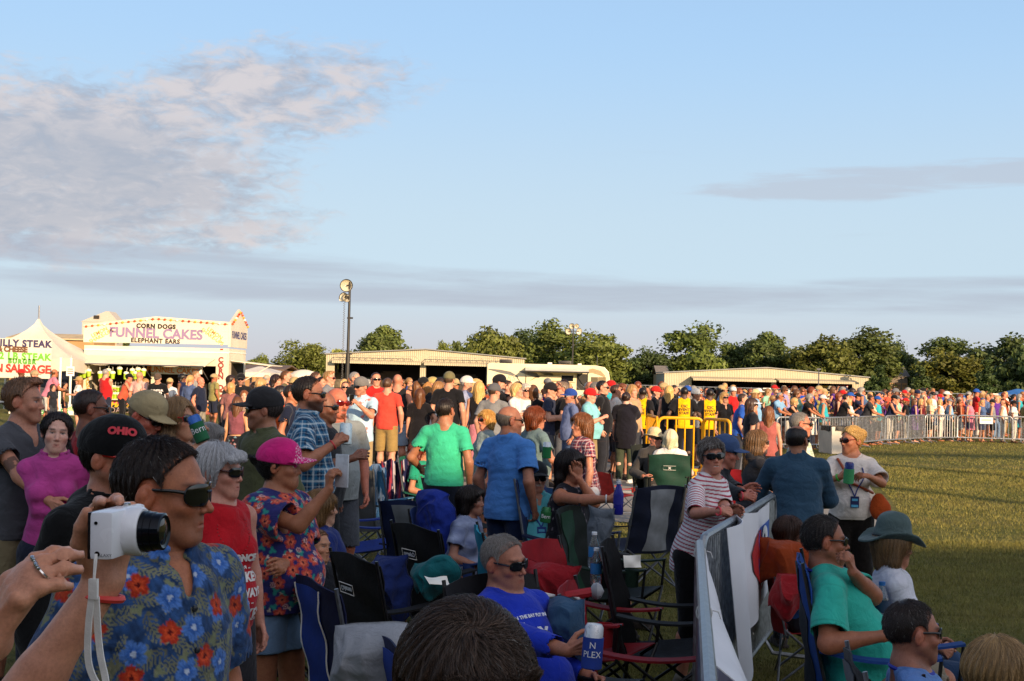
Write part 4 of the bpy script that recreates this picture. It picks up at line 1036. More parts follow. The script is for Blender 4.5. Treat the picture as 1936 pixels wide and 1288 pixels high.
# ------------------------------------------------------------------ trees
def leaf_crown(seed, H, W, base=.12, n=5200, open_=.0, leaf=.42, shape='round', tint=(.10, .128, .032)):
    'clumped crown of leaf sized faces; also returns the limb ends'
    rg = np.random.default_rng(seed); cl = []
    k = 46
    for i in range(k):
        for _ in range(30):
            p = rg.uniform(-1, 1, 3)
            if shape == 'cone':
                t = (p[2]+1)/2; lim = (1-t)*.95+.08; ok = math.hypot(p[0], p[1]) < lim
            else:
                zz = p[2]*1.0+.08; ok = (p[0]**2+p[1]**2)/(1-.25*max(zz, 0))**2+zz*zz < 1 and (p@p > .12)
            if ok: break
        r = rg.uniform(.2, .36)*(1 if shape != 'cone' else .7)
        if open_ and rg.random() < open_: r *= .65
        cl.append((p, r))
    C, N_, B = [], [], []
    per = n//k
    for p, r in cl:
        d = rg.normal(size=(per, 3)); d /= np.linalg.norm(d, axis=1, keepdims=True); rad = r*rg.random(per)[:, None]**.22
        q = p*.86+d*rad*np.array([1.15, 1.15, .8])*(1+.25*rg.normal(size=(per, 1)).clip(-1, 1)); C.append(q); N_.append(d); B.append(np.full(per, rg.uniform(.72, 1.25)))
    C = np.concatenate(C); N_ = np.concatenate(N_); B = np.concatenate(B); n = len(C)
    C = C*np.array([W/2, W/2, H*(1-base)/2])+np.array([0, 0, H*base+H*(1-base)/2])
    nn = N_+rg.normal(size=(n, 3))*.55; nn /= np.linalg.norm(nn, axis=1, keepdims=True)
    a = np.cross(nn, rg.normal(size=(n, 3))); a /= np.linalg.norm(a, axis=1, keepdims=True); b = np.cross(nn, a)
    s = leaf*rg.uniform(.55, 1.25, (n, 1))
    V = np.stack([C-a*s*.5, C+b*s*.32+nn*s*.1, C+a*s*.6, C-b*s*.32-nn*s*.06], 1).reshape(-1, 3)
    F4 = np.arange(4*n).reshape(-1, 4); col = np.array(tint)*B[:, None]*rg.uniform(.7, 1.3, (n, 1))*np.array([1, 1, 1])+np.where(rg.random((n, 1)) < .1, .02, 0)
    return V, F4, np.repeat(col, 4, 0), [np.array(p)*.55*np.array([W/2, W/2, H*(1-base)/2])+np.array([0, 0, H*base+H*(1-base)/2]) for p, r in cl[:9]]
t = NT('leaf'); vc = t.n('ShaderNodeVertexColor'); vc.layer_name = 'Col'; oi = t.n('ShaderNodeObjectInfo'); base = t.mix(1., vc.outputs[0], oi.outputs['Color'], 'MULTIPLY')
base = t.mix(1., base, t.ramp(t.noise(.35, 3), [(.3, .75), (.7, 1.25)]), 'MULTIPLY'); t.l(base, t.b.inputs['Base Color']); t.b.inputs['Roughness'].default_value = .6; t.b.inputs['Specular IOR Level'].default_value = .3
tr = t.n('ShaderNodeBsdfTranslucent'); t.l(base, tr.inputs[0]); ms = t.n('ShaderNodeMixShader'); ms.inputs[0].default_value = .25; t.l(t.b.outputs[0], ms.inputs[1]); t.l(tr.outputs[0], ms.inputs[2]); t.l(ms.outputs[0], t.out.inputs[0])
M_LEAF = t.m; M_BARK = P_('bark', '#4a3c30', .9, nscale=4, namt=.4, bump=.6, bscale=9)
PROTO = {}
def tree(label, u, vtop, wpx, D, kind='round', tintc=(1, 1, 1), seed=0, group='trees behind the field'):
    z = at(u, vtop, D)[2]; W = wpx*D/FPX*1.2
    if (kind, seed) not in PROTO:
        H0, W0 = {'round': (13, 11), 'tall': (17, 11), 'open': (16, 12), 'cone': (12, 7), 'bush': (6, 8)}[kind]
        V, F4, c, tips = leaf_crown(40+seed+hash(kind) % 7 if False else 40+seed*13+len(kind), H0, W0, {'bush': .0, 'open': .14, 'tall': .08}.get(kind, .06), {'open': 5600, 'bush': 5000, 'cone': 5500}.get(kind, 9000), .5 if kind == 'open' else 0, .66, "cone" if kind == 'cone' else 'round')
        cm = npmesh('crown', V, F4, M_LEAF, c, smooth=False); mb = MB()
        mb.tube([(0, 0, -.2), (.08, .05, H0*.15), (-.05, 0, H0*.4), (.1, .05, H0*.75)], [.32, .26, .18, .05], 9)
        for tp_ in tips: mb.tube([(0, 0, H0*.14+abs(tp_[2])*.12), tuple(tp_*np.array([.45, .45, .7])), tuple(tp_)], [.12, .08, .03], 6)
        PROTO[(kind, seed)] = (cm, mb.mesh('trunk', M_BARK), H0, W0)
    cm, tm, H0, W0 = PROTO[(kind, seed)]
    p = at(u, vtop, D); r = empty({'cone': 'conifer', 'bush': 'bush'}.get(kind, 'tree'), (p[0], p[1], 0), random.uniform(0, 6.28), label, 'bush' if kind == 'bush' else 'tree', group)
    r.scale = (W/W0, W/W0, z/H0/1.0)
    mobj('crown', cm, r, tintc); mobj('trunk', tm, r); return r
G1, G2, G3 = (1, 1, 1), (1.5, 1.35, 1.1), (.62, .72, .8)
for a in [
    ('broad dark round tree between the food trailer and the cream hangar', 570, 640, 92, 190, 'round', G2, 1),
    ('rounded tree rising alone over the cream hangar roof beside the lamp pole', 728, 613, 96, 215, 'round', (1.1, 1.1, 1), 2),
    ('low yellow-green bushy tree at the foot of the lamp pole', 650, 655, 70, 215, 'bush', (2.0, 1.7, 1.1), 1),
    ('low bright bush behind the hangar roof under the lone round tree', 700, 654, 70, 225, 'bush', (2.0, 1.7, 1.1), 2),
    ('small pale tree beyond the peak of the cream hangar', 838, 640, 40, 225, 'round', (1.6, 1.5, 1), 3),
    ('low tree just beside the pale one beyond the hangar peak', 868, 643, 44, 215, 'bush', G1, 3),
    ('wide domed tree behind the back end of the motorhome', 930, 608, 104, 195, 'round', G2, 4),
    ('dark tree squeezed behind the motorhome between two taller ones', 1000, 611, 82, 215, 'tall', G3, 1),
    ('tallest feathery tree behind the roof of the motorhome', 1052, 598, 96, 195, 'tall', (1.2, 1.2, .95), 2),
    ('big spreading tree with a sloping side behind the motorhome front', 1132, 616, 124, 185, 'round', (1.3, 1.25, .95), 5),
    ('small dark tree in the gap past the motorhome', 1228, 655, 76, 200, 'round', G3, 6),
    ('tall open tree with gaps in its top above the gabled hangar corner', 1312, 597, 124, 205, 'open', (1.1, 1.15, 1), 1),
    ('shorter light tree under the tall open one', 1330, 655, 90, 190, 'bush', (1.4, 1.4, 1), 1),
    ('dark filled-out tree over the hangar roof next to the tall open one', 1402, 637, 84, 205, 'round', G3, 1),
    ('broad tree directly over the peak of the gabled hangar', 1452, 625, 102, 200, 'round', (.8, .85, .8), 2),
    ('broad olive tree over the sloping end of the gabled hangar', 1555, 625, 120, 190, 'round', (1.15, 1.0, .8), 4),
    ('highest tree of the dark row past the hangar end', 1640, 612, 122, 200, 'tall', (.85, .85, .75), 2),
    ('lower dark tree leaning to the gap beside the grey roof', 1690, 640, 74, 215, 'round', G3, 3),
    ('blue-green conifer in front of the grey house roof', 1660, 678, 52, 165, 'cone', (.6, .75, .8), 1),
    ('loose crowned tree past the grey house roof', 1785, 628, 122, 205, 'open', (.8, .85, .8), 2),
    ('golden-green bushy tree low in front of the loose crowned one', 1800, 658, 110, 175, 'round', (1.3, 1.05, .7), 6),
    ('dense dark tree at the very edge of the field', 1900, 621, 120, 195, 'round', (.62, .68, .68), 5),
    ('small blue-green conifer before the dense dark tree', 1868, 674, 56, 165, 'cone', (.55, .7, .75), 2),
    ('second conifer below the golden-green tree', 1740, 690, 50, 165, 'cone', (.6, .7, .7), 2),
    ('dark undergrowth bush filling the tree row at its edge', 1945, 650, 90, 180, 'bush', G3, 3),
    ('tree top just showing over the funnel cake trailer', 226, 599, 40, 150, 'round', (1.2, 1.2, 1), 3),
    ('far pale tree behind the lake gap beside the food trailer', 490, 668, 46, 230, 'round', (1.7, 1.6, 1.2), 6),
    ('small tree top over the steak banner', 18, 640, 40, 150, 'bush', (1.3, 1.2, 1), 2),
    ('thick bush filling the row behind the gabled hangar end', 1600, 670, 110, 210, 'bush', G3, 1),
    ('thick dark bush between motorhome and gabled hangar', 1180, 680, 100, 215, 'bush', G3, 2)]: tree(*a)
for i, (u, v, w, D) in enumerate([(1480, 672, 110, 215), (1540, 680, 100, 220), (1720, 676, 90, 222), (1790, 690, 110, 200), (1850, 690, 100, 205), (1910, 690, 100, 185), (1270, 676, 90, 222), (1100, 672, 110, 215), (1010, 665, 100, 225), (1380, 680, 90, 215)]):
    tree('dark hedge bush closing the gaps low in the tree row', u, v, w, D, 'bush', G3, 1+i % 3, 'hedge bushes low in the tree row')
# ------------------------------------------------------------------ buildings
def corr(name, col, sc=22.):
    t = NT(name); tc = t.n('ShaderNodeTexCoord'); wv = t.n('ShaderNodeTexWave', Scale=sc); t.l(tc.outputs['Object'], wv.inputs['Vector'])
    rgb = t.n('ShaderNodeRGB'); rgb.outputs[0].default_value = (*srgb(col), 1); b = t.mix(1., rgb.outputs[0], t.ramp(t.noise(.6), [(.3, .9), (.7, 1.05)]), 'MULTIPLY')
    t.l(b, t.b.inputs['Base Color']); t.b.inputs['Roughness'].default_value = .55; t.bump(wv.outputs[0], .6, .06); return t.m
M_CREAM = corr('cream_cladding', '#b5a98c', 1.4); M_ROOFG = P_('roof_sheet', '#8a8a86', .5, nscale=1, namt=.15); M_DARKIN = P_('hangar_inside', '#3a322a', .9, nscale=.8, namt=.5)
M_STRUT = P_('door_strut', '#b5aa92', .5, nscale=3); M_TAN = P_('tan_cladding', '#b08a5c', .7, nscale=.6, namt=.15)
def hangar(name, label, u0, u1, D, ve, vp, vtop, bays, side=9., rot=0., flap=1.1, truss=True, sidecol=None):
    'gable front facing us with open bays; bays = list of (ua,ub)'
    A, B = at(u0, ve, D), at(u1, ve+.0244*(u1-u0), D); W = B[0]-A[0]; cx = (A[0]+B[0])/2; y = A[1]; he = A[2]; hp = at((u0+u1)/2, vp, D)[2]; hb = at((u0+u1)/2, vtop, D)[2]
    r = empty(name, (cx, y, 0), rot, label, 'hangar'); x = lambda u: at(u, ve, D)[0]-cx
    # front wall as panels round the bays
    mb = MB(); ed = [-W/2]+[x(k) for b in bays for k in b]+[W/2]
    roofz = lambda X: he+(hp-he)*(1-abs(X)/(W/2))
    def panel(xa, xb, za):
        xs = [xa]+([0.] if xa < 0 < xb else [])+[xb]
        for p, q in zip(xs[:-1], xs[1:]):
            f = [(p, 0, za), (q, 0, za), (q, 0, roofz(q)), (p, 0, roofz(p))]; mb.add(f+[(a, .15, c) for a, b, c in f], [[0, 1, 2, 3], [7, 6, 5, 4], [0, 4, 5, 1], [1, 5, 6, 2], [2, 6, 7, 3], [3, 7, 4, 0]])
    panel(-W/2, W/2, hb)
    for i in range(0, len(ed), 2): mb.box(((ed[i]+ed[i+1])/2, .075, hb/2-.002), (ed[i+1]-ed[i], .15, hb-.004))
    mb.obj('front_wall', M_CREAM, r, smooth=False)
    mb = MB()
    for s in (-1, 1): mb.box((s*(W/2-.08), side/2+.16, he/2-.01), (.15, side, he-.02))
    mb.box((0, side+.1, he/2), (W-.4, .15, he-.05)); mb.obj('side_wall', sidecol or M_CREAM, r, smooth=False)
    mb = MB()
    for s in (-1, 1):
        q = [(0, -.25, hp+.08), (s*(W/2+.2), -.25, he+.06), (s*(W/2+.2), side+.3, he+.06), (0, side+.3, hp+.08)]; mb.add(q+[(a, b, c+.12) for a, b, c in q], [[0, 1, 2, 3], [7, 6, 5, 4], [0, 4, 5, 1], [1, 5, 6, 2], [2, 6, 7, 3], [3, 7, 4, 0]])
    mb.obj('roof', M_ROOFG, r, smooth=False)
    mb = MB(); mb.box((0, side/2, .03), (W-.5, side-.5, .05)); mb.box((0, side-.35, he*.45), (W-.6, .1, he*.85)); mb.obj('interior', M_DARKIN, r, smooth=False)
    for ua, ub in bays:
        xa, xb = x(ua)-.15, x(ub)+.15; d = mobj('bay_door', None or (lambda m: (m.box(((xa+xb)/2, -flap/2-.05, hb+.28), (xb-xa, flap, .12), R=rx(.12)), m.box(((xa+xb)/2, -flap, hb+.1), (xb-xa, .06, .28)), m.mesh('bay_door', M_CREAM, False))[-1])(MB()), r)
        if truss:
            mb = MB(); n = 12; zt = hb+.95; ys = -flap-.02
            mb.tube([(xa+.6, ys, zt), (xb-.6, ys, zt)], .05, 6); mb.tube([(xa, ys, hb+.25), (xb, ys, hb+.25)], .05, 6); mb.tube([(xa, ys, hb+.25), (xa+.6, ys, zt)], .04, 5); mb.tube([(xb, ys, hb+.25), (xb-.6, ys, zt)], .04, 5)
            for i in range(n):
                p = xa+.6+(xb-xa-1.2)*i/n; q = xa+.6+(xb-xa-1.2)*(i+.5)/n; e = xa+.6+(xb-xa-1.2)*(i+1)/n; mb.tube([(p, ys, zt), (q, ys, hb+.25), (e, ys, zt)], .03, 5)
            mb.obj('door_truss', M_STRUT, d)
    return r, x, hb, he
hl, hx, hb, he = hangar('hangar', 'cream metal hangar with two trussed open bay doors behind the lamp pole', 617, 992, 150, 671, 662.5, 690, [(633, 795), (806, 968)])
for i, (u, w, z, c) in enumerate([(650, 2.2, 1.6, '#6b6458'), (690, 3.2, 1.1, '#4b5a3c'), (740, 2.6, 1.9, '#5d4a36'), (835, 2.4, 1.4, '#7a7468'), (880, 3.0, 1.8, '#413a33')]):
    mb = MB(); mb.box((0, 0, z/2), (w, 1.2, z)); mb.box((0, -.1, z+.1), (w*.8, .9, .2)); mb.box((0, -.62, z*.5), (w*.9, .06, .08)); p = at(u, 730, 156)
    tag(mb.obj('storage_cabinet', P_('cab%s' % c, c, .7, nscale=3, namt=.3), loc=(p[0], p[1], .06), bevel=.03), ['grey tool cabinet', 'green tarped workbench', 'tall brown cabinet', 'pale grey parts shelf', 'dark brown storage shelf'][i]+' inside the cream hangar bay', 'cabinet')
hr, hx2, hb2, he2 = hangar('hangar', 'low gabled hangar with two raised awning doors in front of the tree row', 1256, 1642, 170, 706, 697, 722, [(1308, 1458), (1468, 1612)], truss=False, flap=2.6, sidecol=P_('shaded_cladding', '#9a9c98', .6, nscale=1))  # side walls: their shade is put into the grey colour
# flag and banner inside the second bay, string of red lanterns
def flag():
    p = at(1585.5, 738, 170.6); w, h = 2.45, 1.28; r = empty('flag', (p[0], p[1], p[2]-h/2), 0, 'american flag hanging across the open bay of the gabled hangar', 'flag')
    red, wh, bl = P_('flag_red', '#b3202c', .8), P_('flag_white', '#e8e2d6', .8), P_('flag_blue', '#26305e', .8)
    mb = MB(); f = lambda a, b: (a*w-w/2, .05*math.sin(a*7), b*h)
    for i in range(13): mb.sheet(lambda a, b, i=i: f(a, (i+b)/13), 10, 1, .01, i % 2)
    mb.obj('field', [red, wh], r, smooth=False); mb = MB(); mb.sheet(lambda a, b: tuple(np.array(f(a*.4, 6/13+b*7/13))+np.array([0, -.02, 0])), 5, 2, .012); mb.obj('canton', bl, r, smooth=False)
    mb = MB()
    for j in range(5):
        for i in range(6):
            q = f(.035+.4*i/6.2, 6/13+(j+.6)*7/13/5.2); mb.box((q[0], q[1]-.035, q[2]), (.05, .01, .05), 0, ry(.7))
    mb.obj('stars', wh, r)
flag()
p = at(1559, 737, 170.5); mb = MB(); mb.box((0, 0, .55), (1.2, .04, 1.1)); mb.box((0, -.03, .75), (.95, .02, .12), 1); mb.box((0, -.03, .45), (.8, .02, .2), 1)
tag(mb.obj('banner', [P_('banner_yellow', '#cfa93c', .7), P_('banner_ink', '#6f5524', .7)], loc=(p[0], p[1], p[2]-.55)), 'yellow banner hanging beside the flag in the hangar bay', 'banner')
mb = MB(); pts = []
for i in range(26):
    u = 1466+i*3.3; q = at(u, 729+1.6*math.sin(i*.9)**2+.0244*(u-1466), 170.4); pts.append(q)
mb.tube(pts, .02, 5)
for q in pts[::2]: mb.lathe([(.02, .1), (.09, .05), (.1, -.05), (.03, -.12)], q, 8, 1)
tag(mb.obj('lantern_string', [M_BLACK, P_('lantern_red', '#c8322a', .5)]), 'string of small red lanterns across the gabled hangar bay', 'lanterns')
# tan sheds and house roofs
def shed(name, label, u0, u1, vt, D, mat, roofm, depth=6, ridge=.5):
    a, b = at(u0, vt, D), at(u1, vt, D); w = b[0]-a[0]; h = a[2]; r = empty(name, ((a[0]+b[0])/2, a[1], 0), 0, label, 'building')
    mb = MB(); mb.box((0, depth/2, h/2), (w, depth, h)); mb.obj('wall', mat, r, smooth=False)
    mb = MB(); q = [(-w/2-.3, -.3, h+.02), (w/2+.3, -.3, h+.02), (w/2+.3, depth/2, h+ridge), (-w/2-.3, depth/2, h+ridge), (w/2+.3, depth+.3, h+.02), (-w/2-.3, depth+.3, h+.02)]
    mb.add(q+[(x, y, z+.12) for x, y, z in q], [[0, 1, 2, 3], [3, 2, 4, 5], [9, 8, 7, 6], [11, 10, 8, 9], [0, 6, 7, 1], [5, 4, 10, 11], [0, 3, 9, 6], [3, 5, 11, 9], [1, 7, 8, 2], [2, 8, 10, 4]]); mb.obj('roof', roofm, r, smooth=False)
    for k in range(3):
        mb = MB(); x = -w/2+w*(k+.5)/3; mb.box((x, -.06, h*.36), (w/3.8, .08, h*.68)); d = mb.obj('garage_door', P_('garage_door', '#a07648', .6, nscale=2), r, smooth=False)
        mb = MB(); [mb.box((x-w/9+w/18*(i+.5), -.12, h*.58), (w/26, .03, h*.09)) for i in range(4)]; mb.obj('window', P_('shed_window', '#6b5a40', .3), d)
    return r
shed('garage', 'long tan garage with brown doors behind the steak stall', 20, 178, 641, 112, M_TAN, P_('roof_tan', '#c4ad86', .7, nscale=1))
shed('garage', 'tan garage with brown roof showing right past the food trailer', 458, 532, 700, 120, M_TAN, P_('roof_brown', '#6b5544', .7, nscale=1), 8, .45)
shed('house', 'house with grey shingle roof half hidden by conifers in the tree row', 1680, 1716, 712, 205, P_('house_wall', '#75695c', .8), P_('roof_grey', '#5f5c5a', .8, nscale=2), 6, 1.6)
shed('house', 'small pale house between the dark trees and the gabled hangar', 1244, 1262, 708, 190, P_('house_pale', '#b09a78', .8), P_('roof_grey2', '#77706a', .8, nscale=2), 6, 1.2)
p = at(185, 609, 118); mb = MB(); mb.add([(-1.6, 0, 0), (1.9, 0, 0), (1.0, 0, 1.0), (.7, 0, 1.0), (-1.6, 2, 0), (1.9, 2, 0), (1.0, 2, 1.0), (.7, 2, 1.0)], [[0, 1, 2, 3], [7, 6, 5, 4], [0, 4, 5, 1], [1, 5, 6, 2], [2, 6, 7, 3], [3, 7, 4, 0]]); mb.box((.15, 1, -2.2), (3.2, 1.9, 4.4)); mb.box((-.1,-.1,.45),(.5,.06,.3),1)
tag(mb.obj('cupola', [P_('cupola', '#b9b0a4', .7), M_DARKIN], loc=p, smooth=False), 'grey gabled roof vent poking over the food trailer sign', 'roof vent')
# ------------------------------------------------------------------ funnel cake trailer
M_TRAIL = P_('trailer_white', '#dccfb8', .42, nscale=.8, namt=.08); M_INK = P_('sign_ink', None, .6, nscale=8, namt=.06); M_AWN = P_('awning_canvas', '#e6d9c0', .75, nscale=1.5, namt=.12, bump=.2)
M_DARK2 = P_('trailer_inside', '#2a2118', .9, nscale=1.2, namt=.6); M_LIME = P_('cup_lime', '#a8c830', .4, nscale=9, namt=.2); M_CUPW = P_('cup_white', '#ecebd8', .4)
def trailer():
    D = 54.; u0, u1 = 158, 432; A = at(u0, 700, D); B = at(u1, 700, D); y0 = A[1]; W = B[0]-A[0]; r = empty('food_trailer', ((A[0]+B[0])/2, y0, 0), 0, 'white funnel cake trailer with gabled bulb-lit sign and two open serving hatches', 'food trailer')
    cx = (A[0]+B[0])/2; O = np.array([cx, y0, 0])
    def q(u, v, dy=0.): p = at(u, v, D)-O; return np.array([p[0], dy, p[2]+.0])
    dep = 3.4; zt = q(295, 656)[2]; zb = .35; zc = q(300, 756)[2]; zo = q(300, 690)[2]
    X = lambda u: q(u, 700)[0]
    mb = MB()      # body: side walls, back, floor, roof, header and base under the counter
    mb.box((W/2-.03, dep/2, (zt+zb)/2+.6), (.06, dep, zt-zb-1.2)); mb.box((-W/2+.03, dep/2, (zt+zb)/2), (.06, dep, zt-zb)); mb.box((0, dep-.03, (zt+zb)/2), (W-.14, .06, zt-zb))
    mb.box((0, dep/2, zt-.03), (W-.13, dep-.14, .06)); mb.box((0, dep/2, zb+.03), (W-.13, dep-.14, .06))
    mb.box((0, .03, (zt+zo)/2), (W-.13, .06, zt-zo)); mb.box((0, .03, (zc+zb)/2), (W-.13, .06, zc-zb)); mb.box((W/2-.03, dep/2, .85), (.06, dep, 1.0))
    for ua, ub in ((158.5, 174), (286, 293), (408, 431)): mb.box(((X(ua)+X(ub))/2, .03, (zo+zc)/2), (X(ub)-X(ua), .058, zo-zc-.004))
    mb.obj('body', M_TRAIL, r, smooth=False)
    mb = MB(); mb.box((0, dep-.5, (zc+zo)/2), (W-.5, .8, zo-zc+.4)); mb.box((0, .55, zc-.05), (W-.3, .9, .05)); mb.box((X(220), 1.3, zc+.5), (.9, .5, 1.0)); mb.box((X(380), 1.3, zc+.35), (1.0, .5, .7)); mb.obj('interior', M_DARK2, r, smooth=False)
    mb = MB(); mb.box((0, -.18, zc-.02), (W-.9, .32, .05)); mb.obj('counter', M_TRAIL, r, smooth=False)
    mb = MB(); mb.box((0, -.012, zb+.12), (W-.1, .02, .22)); mb.obj('skirt_band', P_('pink_band', '#d2436a', .6, nscale=2), r, smooth=False)
    # front sign
    for name, rot in (('front_sign', 0), ('side_sign', 1)):
        if not rot: P = [q(158, 647), q(432, 652), q(432, 609), q(295, 598.5), q(158, 613.5)]; P = [p+np.array([0, -.05, 0]) for p in P]; n = np.array([0, .1, 0])
        else: z1, z2, z3 = q(432, 656)[2], q(432, 610)[2], q(432, 609)[2]+.62; xs = W/2+.05; P = [np.array(p) for p in ((xs, 0.0, z1), (xs, dep, z1), (xs, dep, z2), (xs, dep/2, z3), (xs, 0.0, z2))]; n = np.array([-.1, 0, 0])
        mb = MB(); mb.add(P+[p+n for p in P], [[0, 1, 2, 3, 4], [9, 8, 7, 6, 5]]+[[i, i+5, (i+1) % 5+5, (i+1) % 5] for i in range(5)]); sg = mb.obj(name, M_TRAIL, r, smooth=False)
        bulbs = {}
        for a, b in ((P[4], P[3]), (P[3], P[2])):
            k = int(np.linalg.norm(b-a)/.25)
            for j in range(3): bulbs.setdefault(j, MB()).tube([a-n*.3+np.array([0, 0, -.1-.004*j]), b-n*.3+np.array([0, 0, -.1-.004*j])], .008, 5)
            for i in range(k):
                c = a+(b-a)*(i+.5)/k-n*.35+np.array([0, 0, -.1]); j = (0, 0, 1, 2, 0, 3, 1)[i % 7]; bulbs.setdefault(j, MB()).lathe([(.01, .05), (.045, .035), (.06, 0), (.045, -.035), (.01, -.05)], c, 8)
        for j, mbb in bulbs.items(): mbb.obj('bulb_trim', P_('bulb%d' % j, ('#d8562a', '#e0a83a', '#efe9da', '#a03024')[j], .2), sg)
    ex, ez = np.array([1., 0, -.0]), np.array([0, 0, 1.])
    def put(s, u, v, sz, col, bold=.0, tilt=0, par=None, dy=-.05, **kw):
        c, s_ = math.cos(tilt), math.sin(tilt); t = text_flat(s, sz, q(u, v, dy), c*ex+s_*ez, -s_*ex+c*ez, M_INK, par or r, off=.012, color=srgb(col), bold=bold, **kw); return t
    put('CORN DOGS', 295, 617.5, .25, '#2a2320', .016, -.01, spacing=1.15); put('FUNNEL CAKES', 295, 631.5, .55, '#8b7394', .022, -.012, spacing=1.02); put('ELEPHANT EARS', 294, 645, .25, '#2a2320', .012, -.012, spacing=1.15)
    put('LEMON\nSHAKE-UPS', 190, 632, .22, '#e8a04a', .004, .5, lsp=.8); put('LEMON\nSHAKE-UPS', 404, 634, .22, '#e8a04a', .004, -.6, lsp=.8)
    t = text_flat('FUNNEL\nCAKES'.replace('\n', ' '), .42, (W/2+.05, dep/2, q(432, 633)[2]), (0, 1, 0), (0, 0, 1), M_INK, r, off=.012, color=srgb('#4a4a78'), bold=.012)
    for u, v in ((165, 622), (165, 641), (425, 625), (426, 643)): put('~', u, v, .3, '#9aa6c8', 0)
    for i, ch in enumerate('CORN DOGS'):
        if ch != ' ': put(ch, 417.5, 681+i*10.6*(1 if i < 5 else .99), .30, '#8c3a34', .016, dy=0)
    for i, ch in enumerate('SHAKES'): put(ch, 166.5, 702+i*8.3, .25, '#c89a3c', .006, dy=0)
    put('LEMON SHAKE-UPS', 213, 764.5, .34, '#e8b416', .012, dy=-.015, shear=.25); put('FRUIT DAIQUIRIS', 222, 776, .34, '#a08a86', .0, dy=-.015); put("DOG'S", 402, 771, .40, '#e08a3a', .02, dy=-.015); put('EARS', 402, 781, .34, '#8c3a34', .02, dy=-.015)
    mb = MB(); [mb.box((q(u, 661)[0], -.01, q(u, 661)[2]), (.12, .03, .05)) for u in (419,)]; mb.obj('marker_lamp', P_('marker_red', '#a8321e', .3), r); 
    mb = MB(); mb.box((0, -.012, q(295, 664)[2]), (W-.02, .025, .05)); mb.box((W/2+.012, dep/2, q(432, 666)[2]), (.025, dep, .05)); mb.obj('trim_rail', P_('trim_bright', '#f4f0e6', .3), r, smooth=False)
    # awnings
    for ua, ub, sl in ((134, 288, .0), (272, 408, .0)):
        mb = MB(); xa, xb = X(ua), X(ub); z1, z2 = q(290, 680)[2]+.1, q(290, 690)[2]-.02
        mb.sheet(lambda a, b: (xa+(xb-xa)*(a*(1-.06*b)+.03*b), -.05-1.5*b, z1+(z2-z1)*b**1.2+.04*math.sin(a*PI*3)*b), 14, 5, .02); aw = mb.obj('awning', M_AWN, r)
        mb = MB(); mb.tube([(xa+.1, -1.55, z2), (xb-.15, -1.55, z2)], .025, 6); [mb.tube([(x, -1.5, z2), (x, -.03, z1-.9)], .02, 6) for x in (xa+.35, xb-.3)]; mb.obj('awning_rod', M_GREYTUBE, aw)
    mb = MB(); z1, z2 = q(432, 682)[2], q(432, 690)[2]; mb.sheet(lambda a, b: (W/2+.06+1.7*b, .2+2.6*a, z1+(z2-z1)*b), 4, 3, .03); mb.tube([(W/2+1.7, .2, z2), (W/2+.05, .2, z2-1.0)], .02, 6); mb.obj('side_awning', M_AWN, r)
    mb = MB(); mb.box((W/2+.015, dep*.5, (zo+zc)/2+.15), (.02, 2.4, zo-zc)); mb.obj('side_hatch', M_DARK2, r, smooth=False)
    # hung menu sign
    mb = MB(); a, b = q(290, 707), q(373, 687); mb.box(((a[0]+b[0])/2, -.35, (a[2]+b[2])/2), (b[0]-a[0], .03, b[2]-a[2])); ms = mb.obj('menu_board', P_('menu_board', '#e6e4da', .6, nscale=2), r, smooth=False)
    put('OREO & RED VELVET', 331, 692, .17, '#3a3a3a', .004, -.02, ms, -.365); put('FUNNEL CAKES', 331, 701, .31, '#e08a4a', .008, -.03, ms, -.365)
    mb = MB(); mb.box(q(378, 698, -.32), (.35, .02, .42)); mb.obj('menu_card', P_('menu_card', '#e8e0d4', .6, nscale=2), r, smooth=False); put('ICE COLD', 378, 694, .075, '#b05050', dy=-.335); put('POP', 378, 700, .1, '#5060a0', dy=-.335)
    mb = MB(); mb.box(q(346, 716, -.1), (.3, .02, .28)); mb.obj('menu_card', P_('menu_pink', '#e08a8a', .6, nscale=2), r, smooth=False)
    mb = MB(); mb.tube([(-W/2+.9, dep*.6, .32), (-W/2+.9, dep*.6+.01, .32)], .3, 14); 
    for x in (-.9, .9):
        mb = MB(); mb.lathe([(.30, -.1), (.34, -.06), (.34, .06), (.30, .1)], (x, dep-.4, .34), 18, 0, ry(PI/2)); mb.obj('wheel', M_RUBBER, r)
    root = r
    # cups: hanging and stacked (things of their own)
    def cup(c, sc=1., tilt=0.):
        mb = MB(); R = ry(tilt); mb.lathe([(.055*sc, 0), (.075*sc, .16*sc)], (0, 0, 0), 10, 0, R); mb.lathe([(.082*sc, .16*sc), (.086*sc, .2*sc), (.06*sc, .235*sc)], (0, 0, 0), 10, 1, R); mb.tube([R@np.array([0, 0, .2*sc]), R@np.array([0, 0, .36*sc])], .008, 5, 1); return mb.mesh('cup', [M_LIME, M_CUPW])
    me = cup((0, 0, 0), 1.35)
    for i, (u, v) in enumerate([(152, 708), (159, 709), (168, 707), (190, 711), (204, 706), (213, 711), (226, 703), (237, 712), (250, 706), (256, 711), (263, 704), (271, 706)]):
        p = at(u, v, D-1.35); tag(mobj('paper_cup', me, loc=(p[0], p[1], p[2]-.12), rot=(0, random.uniform(-.2, .2), i)), 'lime and white lemonade cup hanging upright under the funnel cake trailer awning', 'cup', 'lemonade cups hung under the awning')
    me2 = cup((0, 0, 0), 1.15)
    for j in range(2):
        for i in range(7):
            p = q(205+i*5.2, 756, -.2)+O; tag(mobj('paper_cup', me2, loc=(p[0], p[1], zc+.006+j*.29), rot=(0, 0, i*2.1+j)), 'lime lemonade cup in the two-row stack on the trailer counter', 'cup', 'lemonade cups stacked on the counter')
trailer()
